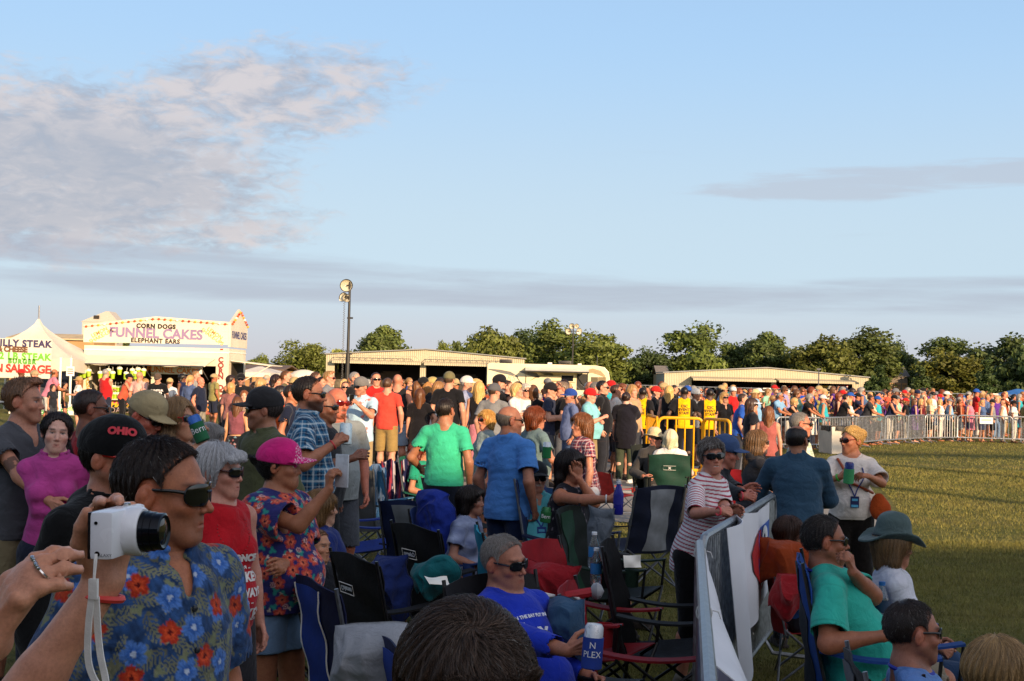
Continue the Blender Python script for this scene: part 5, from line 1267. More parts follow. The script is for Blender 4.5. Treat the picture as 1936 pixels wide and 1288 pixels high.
# ------------------------------------------------------------------ steak stall: tent, banner, tables
def steak():
    D = 50.; p0 = at(70, 700, D+3); r = empty('canopy_tent', (p0[0], p0[1], 0), 0, 'white peaked canopy tent behind the philly steak banner', 'tent')
    M = P_('tent_canvas', '#cfc5b4', .75, nscale=1., namt=.1, bump=.15); zp = at(70, 603, D+3)[2]; ze = at(70, 676, D+3)[2]; hw = 2.1
    mb = MB(); rows = []
    for t in np.linspace(0, 1, 8):
        s = hw*(1-t)**1.55*1.0+.03; z = ze+(zp-ze)*t; n = 6; loop = []
        for k in range(4):
            a = np.array([(-1, -1), (1, -1), (1, 1), (-1, 1)][k]); b = np.array([(1, -1), (1, 1), (-1, 1), (-1, -1)][k])
            for i in range(n): w = a+(b-a)*i/n; loop.append((w[0]*s, w[1]*s, z-.12*(1-t)*math.sin(PI*i/n)))
        rows.append(loop)
    mb.ring(rows, caps=False); lo = rows[0]; mb.ring([[(x*1.0, y*1.0, z-.5) for x, y, z in lo], lo], caps=False); mb.obj('canopy', M, r)
    mb = MB(); mb.tube([(0, 0, zp-.1), (0, 0, zp+.55)], .03, 6); mb.obj('finial', M_GREYTUBE, r)
    for sx in (-1, 1):
        for sy in (-1, 1): mb = MB(); mb.tube([(sx*hw, sy*hw, 0), (sx*hw, sy*hw, ze)], .05, 8); mb.obj('pole', M_WHITE, r)
    A, B = at(-46, 713, D), at(98, 642, D); w, h = B[0]-A[0], B[2]-A[2]; cx = (A[0]+B[0])/2
    r = empty('banner_sign', (cx, A[1], 0), 0, 'white philly steak menu banner in navy, green and red letters', 'sign'); mb = MB(); mb.box((0, 0, A[2]+h/2), (w, .04, h)); bd = mb.obj('panel', P_('banner_vinyl', '#d6cebd', .5, nscale=1, namt=.06), r, smooth=False)
    mb = MB(); [mb.tube([(x, .05, 0), (x, .05, A[2]+h)], .03, 6) for x in (-w/2+.1, w/2-.1)]; mb.obj('post', M_GREYTUBE, r)
    rr = lambda u, v: np.array([at(u, v, D)[0]-cx, -.02, at(u, v, D)[2]])
    for s, u, v, sz, c, sp in (('PHILLY STEAK', 97, 652, .36, '#3c3458', 1.12), ('& CHEESE', 52, 662, .28, '#6e4a2c', .95), ('1/2 LB STEAK', 96, 676.5, .36, '#6cb43a', 1.12), ('BURGER', 68, 685, .24, '#5aa03a', 1.3), ('ITALIAN SAUSAGE', 96, 700, .43, '#cc3426', .95)):
        text_flat(s, sz, rr(u, v), (1, 0, -.012), (.012, 0, 1), M_INK, r, off=.012, color=srgb(c), bold=.018, spacing=sp, align='RIGHT')
    p = at(114, 700, D-1.5); mb = MB(); mb.tube([(0, 0, 0), (0, 0, at(114, 676, D-1.5)[2])], .05, 8); mb.box((0, 0, .02), (.3, .3, .04)); mb.tube([(0, -.03, .9), (0, -.03, 2.2)], .02, 6)
    tag(mb.obj('tent_pole', M_WHITE, loc=(p[0], p[1], 0)), 'white tent pole standing at the corner of the steak stall', 'pole')
    p = at(92, 700, D-.5); r = empty('stall_counter', (p[0], p[1], 0), 0, 'white stall counter with menu lettering under the steak banner', 'counter'); z = at(90, 764, D-.5)[2]
    mb = MB(); mb.box((0, .3, z-.02), (3.0, .8, .05)); mb.obj('top', M_WHITE, r, bevel=.01); mb = MB(); mb.box((0, -.06, z/2-.03), (2.9, .03, z-.08)); mb.obj('front_panel', P_('counter_cloth', '#e4e0d0', .8, nscale=2), r, smooth=False)
    text_flat('STEAK', .32, (.02, -.075, z*.72), (1, 0, 0), (0, 0, 1), M_INK, r, color=srgb('#3c3458'), bold=.012); text_flat('PHILLY', .2, (.95, -.075, z*.6), (1, 0, 0), (0, 0, 1), M_INK, r, color=srgb('#6cb43a'), bold=.004); text_flat('BURGER', .3, (.3, -.075, z*.3), (1, 0, 0), (0, 0, 1), M_INK, r, color=srgb('#3e9a4a'), bold=.01)
    for i, (u, w_, h_, c, l) in enumerate([(70, .7, .65, '#3a3c42', 'dark griddle with lid on the steak stall counter'), (84, .25, .4, '#7a2f2a', 'tall red drink dispenser on the steak stall counter'), (102, .8, .35, '#4a4c52', 'low grey warming tray on the steak stall counter'), (94, .16, .25, '#d8d83a', 'yellow squeeze jug on the steak stall counter')]):
        p = at(u, 760, D-.3); mb = MB(); mb.box((0, 0, h_*.4), (w_, .4, h_*.8)); mb.lathe([(w_*.42, h_*.8), (w_*.4, h_*.92), (w_*.1, h_)], n=10); mb.box((0, -.22, h_*.4), (w_*.5, .03, .05)); tag(mb.obj(('griddle', 'drink_dispenser', 'warming_tray', 'jug')[i], P_('stall%d' % i, c, .4, nscale=5, namt=.25), loc=(p[0], p[1], z+.006), bevel=.01), l, ('griddle', 'dispenser', 'tray', 'jug')[i])
    p = at(133, 702, D-1.4); mb = MB(); mb.box((0, 0, 0), (.30, .02, .36)); mb.box((0, -.012, .08), (.2, .006, .03), 1); mb.box((0, -.012, .0), (.22, .006, .03), 1); mb.box((0, -.012, -.08), (.2, .006, .03), 1); mb.tube([(0, 0, .18), (0, 0.05, .6)], .006, 5)
    tag(mb.obj('price_card', [M_WHITE, P_('card_ink', '#8a4038', .6)], loc=p), 'white price card hanging between steak stall and funnel cake trailer', 'sign')
    for i, (u, w_) in enumerate(((104, 1.3), (128, 1.2), (150, 1.))):
        p = at(u, 720, D+8); r = empty('grill_trailer', (p[0], p[1], 0), .3*i, ['black barbecue grill with hood behind the steak stall', 'dark lidded smoker behind the tent pole', 'dark cooler cart beside the funnel cake trailer'][i], 'grill')
        mb = MB(); mb.box((0, 0, .9), (w_, .8, .5)); mb.lathe([(.4, -w_/2), (.42, 0), (.4, w_/2)], (0, 0, 1.2), 12, 0, ry(PI/2)); mb.obj('body', P_('grill_black', '#23252b', .45, nscale=5), r, bevel=.02)
        for sx in (-1, 1): mb = MB(); mb.tube([(sx*w_*.4, -.3, 0), (sx*w_*.4, -.3, .66)], .04, 6); mb.tube([(sx*w_*.4, .3, 0), (sx*w_*.4, .3, .66)], .04, 6); mb.obj('leg', M_BLACK, r)
steak()
# white umbrella dome, low canopies right of the trailer
for u, v, w, D, l, k in ((575, 699, 62, 90, 'white market umbrella dome beyond the crowd beside the tan garage', 0), (508, 697, 84, 80, 'low white pop-up canopy in front of the tan garage', 1), (492, 693, 60, 62, 'grey folding awning roof beside the food trailer', 1)):
    p = at(u, v, D); hw = w*D/FPX/2; r = empty('umbrella' if k == 0 else 'canopy_tent', (p[0], p[1], 0), 0, l, 'umbrella' if k == 0 else 'tent'); z = p[2]; mb = MB()
    if k == 0: mb.lathe([(hw, z-.65), (hw*.9, z-.4), (hw*.6, z-.13), (hw*.25, z-.02), (.03, z)], n=16)
    else: mb.ring([[(-hw, -1.4, z-.5), (hw, -1.4, z-.5), (hw, 1.4, z-.5), (-hw, 1.4, z-.5)], [(-hw, -1.4, z-.3), (hw, -1.4, z-.3), (hw, 1.4, z-.3), (-hw, 1.4, z-.3)], [(-.1, -.1, z), (.1, -.1, z), (.1, .1, z), (-.1, .1, z)]])
    mb.obj('canopy', P_('canopy_white', '#ddd3c2', .7, nscale=1), r)
    mb = MB()
    if k == 0: mb.tube([(0, 0, 0), (0, 0, z-.1)], .04, 8)
    else: [mb.tube([(sx*hw*.96, sy*1.35, 0), (sx*hw*.96, sy*1.35, z-.4)], .03, 6) for sx in (-1, 1) for sy in (-1, 1)]
    mb.obj('pole', M_GREYTUBE, r)
# ------------------------------------------------------------------ motorhome
def rv():
    D = 100.; A, B = at(921, 700, D), at(1156, 705, D); L = B[0]-A[0]; z = at(1040, 689, D)[2]; r = empty('motorhome', ((A[0]+B[0])/2, A[1], 0), math.radians(-.0), 'cream motorhome with roof air conditioners and rolled-out awning before the trees', 'motorhome'); M = P_('rv_cream', '#e0d2ae', .35, nscale=.6, namt=.06); wd = 2.4
    prof = [(-L/2, .5), (-L/2, z-.15), (-L/2+.15, z), (L/2-1.2, z-.0), (L/2-.55, z-.12), (L/2-.2, z-.5), (L/2, 1.3), (L/2-.02, .5)]
    mb = MB(); mb.ring([[(x, 0, h) for x, h in prof], [(x, wd, h) for x, h in prof]]); mb.obj('body', M, r, smooth=False, bevel=.05)
    X = lambda u: at(u, 700, D)[0]-(A[0]+B[0])/2; Z = lambda u, v: at(u, v, D)[2]
    def pl(name, ua, va, ub, vb, m, th=.04, par=None):
        mb = MB(); mb.box(((X(ua)+X(ub))/2, -th/2-.004, (Z(ua, va)+Z(ub, vb))/2), (X(ub)-X(ua), th, abs(Z(ua, va)-Z(ub, vb)))); return mb.obj(name, m, par or r, smooth=False, bevel=.01)
    mg = P_('rv_glass', '#15161a', .08); w = pl('window', 1062, 710, 1084, 721, mg); pl('window', 1118, 713, 1131, 730, P_('rv_glass2', '#6b6350', .1)); pl('window', 1132, 713, 1146, 730, P_('rv_glass3', '#8d7c5e', .1)); pl('door_opening', 1091, 707, 1112, 738, P_('rv_door_dark', '#171412', .6))
    mb = MB(); mb.add([(L/2-.16, .15, z-.62), (L/2+.01, .15, 1.35), (L/2+.01, wd-.15, 1.35), (L/2-.16, wd-.15, z-.62)], [[0, 1, 2, 3]]); mb.obj('windshield', P_('rv_ws', '#3f5a66', .06), r, smooth=False)
    mr = P_('rv_stripe', '#6b6a68', .4); mt = P_('rv_stripe_tan', '#a08c66', .4)
    def sw(pts, m, wd_=.14):
        mb = MB(); P = [(X(u), -.014, Z(u, v)) for u, v in pts]; n = len(P); top = []; bot = []
        for i, p in enumerate(P): k = wd_*math.sin(PI*(i+.3)/(n-.2)); top.append((p[0], -.014, p[2]+k)); bot.append((p[0], -.014, p[2]-k))
        mb.add(top+bot+[(a, .002, c) for a, b, c in top+bot], [[i, i+1, n+i+1, n+i] for i in range(n-1)]); mb.obj('body_stripe', m, r, smooth=False)
    sw([(923, 698), (945, 702), (965, 706), (980, 713)], mr); sw([(982, 702), (1000, 706), (1015, 710), (1020, 713)], mr, .18); sw([(1014, 700), (1030, 705), (1046, 709)], mr, .16); sw([(1003, 720), (1012, 714), (1024, 710), (1060, 709)], mt, .06); sw([(1024, 726), (1034, 721), (1060, 721), (1088, 724)], mt, .06); sw([(1100, 704), (1120, 701), (1136, 706), (1144, 712)], mt, .2)
    text_flat('RS', .62, (X(966), -.004, Z(966, 715)), (1, 0, 0), (0, 0, 1), M_INK, r, off=.012, color=srgb('#b8a88a'), shear=.3)
    for ua, ub, v in ((944, 968, 680.5), (1057, 1081, 684)):
        mb = MB(); mb.box(((X(ua)+X(ub))/2, 1.2, z+.16), (X(ub)-X(ua), .8, .3)); mb.box(((X(ua)+X(ub))/2, .78, z+.16), ((X(ub)-X(ua))*.7, .03, .12)); mb.obj('air_conditioner', P_('ac_black', '#2c2926', .5, nscale=4), r, bevel=.05)
    mb = MB(); mb.box((X(1040), 1.2, z+.08), (.35, .4, .14)); mb.box((X(1097), 1.2, z+.07), (.3, .3, .12)); mb.obj('roof_vent', M_WHITE, r, bevel=.03); mb = MB(); mb.tube([(X(1130), .8, z), (X(1130), .8, z+.75)], .015, 5); mb.obj('antenna', M_GREYTUBE, r)
    mb = MB(); xa, xb = X(993), X(1112); za = z-.28; mb.sheet(lambda a, b: (xa+(xb-xa)*a, -.02-1.3*b, za-.28*b), 6, 3, .03); aw = mb.obj('awning', M_AWN, r); mb = MB(); mb.tube([(xa, -1.32, za-.3), (xb, -1.32, za-.3)], .06, 8); [mb.tube([(x, -1.3, za-.3), (x, -.03, .9)], .035, 6) for x in (xa+.05, xb-.1)]; mb.obj('awning_arm', P_('awn_arm', '#3a3836', .5), aw)
    mb = MB(); mb.tube([(-L/2-.05, .4, z+.1), (-L/2-.05, .4, .6)], .025, 5); mb.tube([(-L/2-.05, .8, z+.1), (-L/2-.05, .8, .6)], .025, 5); [mb.tube([(-L/2-.05, .4, q), (-L/2-.05, .8, q)], .02, 5) for q in np.arange(.7, z, .3)]; mb.obj('ladder', M_GREYTUBE, r)
    for x in (-L*.28, L*.33):
        mb = MB(); mb.lathe([(.2, -.13), (.44, -.1), (.44, .1), (.2, .13)], (x, .2, .44), 20, 0, rx(PI/2)); mb.obj('wheel', M_RUBBER, r)
rv()
# ------------------------------------------------------------------ light towers
def lamp_tower(label, u, D, vt, heads, vb=None, coil=True):
    p = at(u, 700, D); z = at(u, vt, D)[2]; r = empty('lamp_tower', (p[0], p[1], 0), 0, label, 'light tower'); M = P_('tower_black', '#26231f', .5, nscale=3)
    mb = MB(); mb.tube([(0, 0, .5), (0, 0, z*.45), (.0, 0, z*.45+.01), (0, 0, z)], [.11, .10, .07, .055], 10)
    for q in (z*.45, z*.72): mb.box((.05, 0, q), (.26, .12, .08))
    mb.obj('mast', M, r); mb = MB(); mb.box((0, 0, .45), (1.6, 1.0, .7)); mb.box((0, 0, .85), (1.3, .8, .2)); mb.obj('base', P_('tower_base', '#8a8478', .5, nscale=3), r, bevel=.04)
    for du, v, rad, yaw, pit in heads:
        c = np.array([du*D/FPX, -.15, at(u+du, v, D)[2]]); R = rz(yaw)@rx(PI/2+pit)
        mb = MB(); mb.lathe([(.02, -.9*rad), (.5*rad, -.8*rad), (.8*rad, -.45*rad), (rad, 0), (rad*1.05, .03)], c, 18, 0, R, caps=False); mb.lathe([(.02, -.8*rad), (.72*rad, -.42*rad), (.93*rad, 0)], c, 18, 1, R, caps=False); mb.tube([c+np.array([0, 0.1, 0]), (0, 0, min(c[2]+.05, z))], .035, 6, 2); mb.obj('floodlight', [M_SILVER, P_('reflector', '#e8e0c8', .25, metal=.4), M], r)
    if coil:
        mb = MB(); zt = at(u, 572, D)[2]; zb = .8; n = 46; mb.tube([(-.22+.045*math.cos(i*1.9), -.1+.045*math.sin(i*1.9), zt+(zb-zt)*i/(n*3)) for i in range(n*3)], .012, 5); mb.obj('coiled_cable', P_('cable_grey', '#6d6b68', .5), r)
lamp_tower('tall black lamp mast with round floodlights and a coiled hanging cable', 657, 60, 531, [(-6, 540, .29, .25, .15), (-11, 562, .22, -.5, -.2), (-5, 564, .2, .6, -.3)])
lamp_tower('distant lamp mast with white floodlights in front of the motorhome trees', 1082, 115, 612, [(-9, 627, .28, -.2, .1), (-3, 617, .25, .3, 0), (6, 617, .22, .2, .1), (11, 627, .3, .6, .1)], coil=False)
p = at(1548, 705, 150); mb = MB(); mb.tube([(0, 0, 0), (0, 0, at(1548, 698, 150)[2])], .06, 6); mb.box((0, 0, at(1548, 698, 150)[2]), (.5, .12, .08)); tag(mb.obj('street_lamp', M_GREYTUBE, loc=(p[0], p[1], 0)), 'thin grey lamp post rising over the gabled hangar roof', 'lamp post')
# ------------------------------------------------------------------ fences and barriers
def chainlink():
    D = 85.; A, B = at(1150, 727, D), at(1960, 748.5, D); n = 27; r = empty('chain_link_fence', (A[0], A[1], 0), 0, 'long chain link fence along the field in front of the tree row', 'fence')
    P = [A+(B-A)*i/n for i in range(n+1)]; mb = MB()
    for p in P: mb.tube([(p[0]-A[0], p[1]-A[1], 0), (p[0]-A[0], p[1]-A[1], p[2]+.05)], .035, 6)
    mb.obj('post', M_GALV, r); mb = MB(); mb.tube([tuple(p-np.array([A[0], A[1], 0])) for p in P], .03, 6); mb.obj('top_rail', M_GALV, r)
    mb = MB(); d = nrm((B-A)*np.array([1, 1, 0])); Lh = np.linalg.norm((B-A)[:2]); h0 = A[2]; k = 0
    for s in (-1, 1):
        x = -h0
        while x < Lh+h0:
            a = np.array([x, .0]); zz = [(x, 0.02), (x+s*h0, h0-.03)]; q = [(np.clip(t, 0, Lh), z) for t, z in zz]
            mb.tube([(t*d[0], t*d[1]+.01*s, z+(B[2]-A[2])*t/Lh*z/h0) for t, z in zz], .006, 3, caps=False); x += .42
    mb.obj('mesh_netting', M_GALV, r)
    for i, (u, w) in enumerate(((1450, .5), (1538, .5), (1706, .5), (1880, .5))):
        p = at(u, 742+.0244*(u-1600), D-.2); mb = MB(); mb.box((0, 0, 0), (w, .03, .32)); mb.box((0, -.02, .05), (w*.8, .012, .1), 1); mb.box((0, -.02, -.08), (w*.6, .012, .05), 1)
        tag(mb.obj('notice_sign', [M_WHITE, P_('notice_red', '#b83a34', .6)], loc=p), 'white and red notice on the chain link fence, %s' % ['beside the hangar centre pillar', 'under the red lanterns', 'past the hangar end', 'by the blue canopy'][i], 'sign')
chainlink()
p = at(1925, 738, 95); mb = MB(); hw = 1.6; z = p[2]; mb.ring([[(-hw, -1.4, z-.45), (hw, -1.4, z-.45), (hw, 1.4, z-.45), (-hw, 1.4, z-.45)], [(-.1, -.1, z+.1), (.1, -.1, z+.1), (.1, .1, z+.1), (-.1, .1, z+.1)]]); [mb.tube([(sx*hw*.96, 1.35*sy, 0), (sx*hw*.96, 1.35*sy, z-.4)], .03, 6) for sx in (-1, 1) for sy in (-1, 1)]
tag(mb.obj('canopy_tent', P_('canopy_blue', '#2c6bb0', .7, nscale=2), loc=(p[0], p[1], 0)), 'blue pop-up canopy at the end of the chain link fence', 'tent')
def barrier(label, a, b, mat, h=1.08, group=None, step=.115, r_=.021, rb=.009, name='crowd_barrier', foot=True):
    a, b = np.array(a, float)[:2], np.array(b, float)[:2]; L = np.linalg.norm(b-a); d = (b-a)/L; r = empty(name, (*((a+b)/2), 0), math.atan2(d[1], d[0]), label, 'barrier', group)
    c = .12; z0 = .16; pts = []
    for cx, cz, t0 in ((L/2-c, h-c, 0), (-L/2+c, h-c, 90), (-L/2+c, z0+c*.4, 180), (L/2-c, z0+c*.4, 270)):
        cr = c if t0 < 180 else c*.4
        for k in range(5): t = math.radians(t0+k*22.5); pts.append(((cx if t0 < 180 else math.copysign(L/2-cr, cx))+cr*math.cos(t), 0, cz+cr*math.sin(t)))
    mb = MB(); mb.tube(pts, r_, 8, closed=True); mb.obj('frame', mat, r)
    mb = MB(); n = int((L-.12)/step)
    for i in range(1, n): x = -L/2+L*i/n; mb.tube([(x, 0, z0+.01), (x, 0, h-.01)], rb, 6, caps=False)
    mb.obj('bar_grille', mat, r)
    if foot:
        for s in (-1, 1): mb = MB(); x = s*L*.36; mb.tube([(x, -.34, .015), (x, -.28, .05), (x, -.06, .06), (x, 0, z0), (x, .06, .06), (x, .28, .05), (x, .34, .015)], .016, 6); mb.obj('foot', mat, r)
    return r
SB = [gnd(1468, 851), gnd(1556, 851.5), gnd(1617, 847), gnd(1673, 841.5), gnd(1716, 839), gnd(1748, 836.5), gnd(1810, 836), gnd(1915, 839), gnd(2020, 842)]
lab = ['steel barrier behind the grey haired plaid shirt man', 'steel barrier just behind the white bin', 'steel barrier with a yellow jacket hung behind it', 'short angled steel barrier in front of the leaning man in black tank', 'angled steel barrier before the purple shirted woman', 'steel barrier in front of the striped dress woman', 'wide steel barrier squarely facing the field with a white note', 'steel barrier cut by the picture edge']
for i in range(8): barrier(lab[i], SB[i], SB[i+1]*.985+SB[i]*.015, M_GALV, .93, 'steel crowd barriers round the fenced crowd', r_=.026, rb=.014)
for i, u in enumerate((1650, 1862)):
    p = gnd(u, 838)-np.array([0, .1, 0]); z = .78; mb = MB(); mb.box((0, 0, 0), (.45, .02, .22)); mb.box((0, -.012, .02), (.34, .006, .05), 1); tag(mb.obj('notice_card', [M_WHITE, P_('note_ink', '#b8a9a0', .7)], loc=(p[0], p[1], z)), ['white card tied to the barrier near the black tank man', 'white card tied to the wide barrier facing the field'][i], 'sign')
for i, (ua, va, ub, vb, l) in enumerate([(1245, 786, 1329, 791, 'long yellow barrier in front of the yellow shirted staff'), (1331, 791, 1381, 796, 'short yellow barrier at the end beside the visor man'), (1243, 784, 1224, 779, 'yellow barrier turning back beside the first staff man')]):
    a = atz(ua, 29., 1.05); a = at(ua, va, 25.2); b = at(ub, vb, 25.2 if i == 0 else (24.4 if i == 1 else 27.)); barrier(l, a, b, M_YELLOW, 1.17, 'yellow barriers round the staff', .14, .03, .016)
# ------------------------------------------------------------------ white waste box
p = gnd(1583, 857); r = empty('waste_box', (p[0], p[1], 0), .25, 'white cardboard waste box with a black liner before the steel barriers', 'bin'); mb = MB(); rows = []
for z, s in ((0.004, .37), (.3, .375), (.74, .385)): rows.append([(s*1.0*x, s*y, z) for x, y in ((-1, -1), (1, -1), (1, 1), (-1, 1))])
mb.ring(rows, caps=False); mb.ring([rows[-1], [(.9*x, .9*y, z) for x, y, z in rows[-1]]], caps=False); mb.obj('carton', P_('carton_white', '#ddd2c0', .8, nscale=2), r, smooth=False)
mb = MB(); n = 24; rr = [[((.40+.012*math.sin(k*5.))*math.copysign(abs(math.cos(t))**.35, math.cos(t)), (.40+.012*math.cos(k*3))*math.copysign(abs(math.sin(t))**.35, math.sin(t)), z+.02*math.sin(k*2.3+i)*(i != 1)) for k in range(n) for t in [2*PI*k/n]] for i, z in enumerate((.62, .755, .70))]
rr[2] = [(x*.88, y*.88, z-.1) for x, y, z in rr[2]]; mb.ring(rr, caps=False); mb.add(rr[2], [list(range(n))]); mb.obj('liner', P_('liner_black', '#16161a', .3, nscale=20), r)
# ------------------------------------------------------------------ near barrier with banners
NB = [np.array([.43, 2.6]), np.array([.965, 6.5]), np.array([1.9, 9.25])]
barrier('near end galvanised barrier running towards the camera with a white sheet', NB[0], NB[1], M_GALV, 1.1, 'galvanised barriers beside the leaning woman', .1, .022, .011)
barrier('galvanised barrier the striped shirt woman leans on', NB[1]+np.array([.02, .08]), NB[2], M_GALV, 1.1, 'galvanised barriers beside the leaning woman', .06, .022, .012)
def banners():
    M = P_('banner_white', '#dcdce2', .55, nscale=3, namt=.07, bump=.15, bscale=8)
    d = nrm(NB[1]-NB[0]); n = np.array([d[1], -d[0]]); a0 = NB[1]-d*.12; L = 2.4
    def f(a, b):   # a along towards the camera, b down
        q = a0-d*L*a; top = 1.06-(.05 if a > .02 else 0)
        out = .03+(.46*b**.62)*(.08+.92*a**.8)+.05*math.sin(a*9+b*3)*b; drop = 1.0*b*(.35+.65*min(1, a*2.2+.2)); return (q[0]+n[0]*out-d[0]*.3*b*(1-a), q[1]+n[1]*out-d[1]*.3*b*(1-a), top-drop+.015*math.sin(a*14))
    mb = MB(); mb.sheet(f, 34, 16, .004); tag(mb.obj('banner', M), 'plain white vinyl sheet tied to the near barrier and flaring to the ground', 'banner')
    mb = MB(); 
    for a in (.08, .75): q = a0-d*L*a; mb.tube([(q[0]+.026*math.cos(t)*n[0], q[1]+.026*math.cos(t)*n[1], 1.08+.03*math.sin(t)) for t in np.linspace(0, 6.28, 12, endpoint=False)], .005, 5, closed=True); mb.tube([(q[0]+n[0]*.03, q[1]+n[1]*.03, 1.09), (q[0]+n[0]*.05, q[1]+n[1]*.05, 1.085), (q[0]+n[0]*.06, q[1]+n[1]*.055, 1.06)], .0025, 5)
    tag(mb.obj('zip_tie', P_('zip_white', '#d8d8d8', .4)), 'white zip ties holding the plain sheet to the near barrier rail', 'zip ties')
    d = nrm(NB[2]-NB[1]); n = np.array([d[1], -d[0]]); b0 = NB[1]+d*.62; L2 = 1.75
    def g(a, b): q = b0+d*L2*a; out = .035+.05*math.sin(a*13)*(1-a)**1.2*1.2+.10*b*(1-a)**2; return (q[0]+n[0]*out, q[1]+n[1]*out, 1.10+.02*math.sin(a*6)-(.72-.12*a)*b-.18*b*(1-a)**3)
    r = empty('banner', (0, 0, 0), 0, 'white banner with a blue square, white zero and red ribbon mark on the barrier', 'banner'); mb = MB(); mb.sheet(g, 30, 12, .004); s = mb.obj('sheet', M, r)
    off = np.array([n[0], n[1], 0])*.006
    def patch(name, pts, col, k=1.):
        mb = MB(); P = [np.array(g(a, b))+off*k for a, b in pts]; m = len(P); mb.add(P, [list(range(m))]); o = mb.obj(name, P_('ban_'+col, col, .5), s, smooth=False)
    def grid(name, a0_, a1_, b0_, b1_, col, k=1.):
        mb = MB(); mb.sheet(lambda a, b: np.array(g(a0_+(a1_-a0_)*a, b0_+(b1_-b0_)*b))+off*k, 8, 6, .002); mb.obj(name, P_('ban_'+col, col, .5), s)
    grid('blue_square', .62, .98, .18, .60, '#1d55b0')
    patch('red_ribbon', [(.62, .16), (.74, .2), (.70, .36), (.66, .5), (.74, .66), (.72, .84), (.64, .84), (.60, .66), (.50, .52), (.48, .36), (.54, .22)], '#b4262a', 2.2)
    V, Fs = text_mesh('0', .5, bold=.02); P = [np.array(g(.85+v[0]*.55, .39-v[1]*.95))+off*2.4 for v in V]; me = bpy.data.meshes.new('numeral'); me.from_pydata([tuple(map(float, p)) for p in P], [], Fs); me.materials.append(P_('ban_num', '#e8e8ea', .5)); mobj('numeral', me, s)
    V, Fs = text_mesh('Trust & Save', .12, bold=.002); P = [np.array(g(.8+v[0]*.5, .70-v[1]*1.1))+off*2. for v in V]; me = bpy.data.meshes.new('lettering'); me.from_pydata([tuple(map(float, p)) for p in P], [], Fs); me.materials.append(P_('ban_ink', '#2a2a30', .5)); mobj('lettering', me, s)
    patch('red_swoosh', [(.78, .79), (.86, .76), (.96, .77), (.86, .79), (.8, .83)], '#c43034', 2.)
banners()
# ------------------------------------------------------------------ camp chairs
M_NYLON = P_('nylon', None, .72, nscale=9, namt=.22, bump=.45, bscale=45, spec=.3)
CH = {}
def chair_meshes():
    if CH: return CH
    mb = MB(); mb.sheet(lambda a, b: ((a-.5)*.54, -.23+.47*b, .37+.06*b-.055*math.sin(a*PI)*math.sin(min(b*1.1, 1)*PI)**.5), 10, 10, .006); CH['seat'] = mb.mesh('seat', M_NYLON)
    def back(a, b, o=0.): return ((a-.5)*(.54+.05*b), -.235-.13*b-.085*math.sin(a*PI)*(1-.4*b)+.012*math.sin(a*9+b*4)+.008*math.sin(b*17+a*6)+o, .36+.60*b+.03*math.sin(a*PI)*b)
    mb = MB(); mb.sheet(back, 14, 14, .007); CH['backrest'] = mb.mesh('backrest', M_NYLON)
    mb = MB(); mb.sheet(lambda a, b: back(.25+.5*a+.10*math.sin(b*PI)*(a-.5)*-1, .04+.9*b, -.009), 10, 12, .004); mb.sheet(lambda a, b: back(.25+.5*a+.10*math.sin(b*PI)*(a-.5)*-1, .04+.9*b, .009), 10, 12, .004); CH['back_panel'] = mb.mesh('back_panel', M_NYLON)
    mb = MB()
    for o in (-.012, .012): [mb.tube([back(.25+.5*s+.10*math.sin(b*PI)*(s-.5)*-1, b, o) for b in np.linspace(.03, .95, 14)], .004, 5) for s in (0, 1)]
    CH['piping'] = mb.mesh('piping', M_WHITE)
    mb = MB(); mb.sheet(lambda a, b: ((b-.5)*.085, -.30+.56*a, .62-.03*math.sin(a*PI)+.0*b), 10, 3, .012); CH['armrest'] = mb.mesh('armrest', M_NYLON)
    mb = MB(); mb.lathe([(.045, .0), (.05, .12), (.046, .12), (.04, .01)], (0, .17, .5), 12); CH['cup_holder'] = mb.mesh('cup_holder', M_NYLON)
    for k, m in (('black', M_BLACK), ('grey', M_GREYTUBE)):
        def tb(n, *p, r=.0095):
            mb = MB(); [mb.tube(q, r, 7) for q in p]; CH[(n, k)] = mb.mesh(n, m)
        tb('leg0', [(-.30, .27, .01), (.27, .235, .43)]); tb('leg1', [(.30, .27, .01), (-.27, .25, .43)]); tb('leg2', [(-.30, -.30, .01), (.27, -.235, .40)]); tb('leg3', [(.30, -.30, .01), (-.27, -.25, .40)])
        tb('brace', [(0, .27, .02), (0, -.25, .40)], [(0, -.30, .02), (0, .235, .42)]); tb('arm_post', [(0, .24, .42), (0, .26, .625)]); tb('back_post', [(0, -.24, .36), (0, -.305, .62), (0, -.385, .985)])
        mb = MB(); [mb.lathe([(.022, 0), (.02, .03), (.012, .04)], (x, y, 0), 8) for x in (-.30, .30) for y in (.27, -.30)]; CH[('foot', k)] = mb.mesh('foot_cap', M_RUBBER)
    return CH
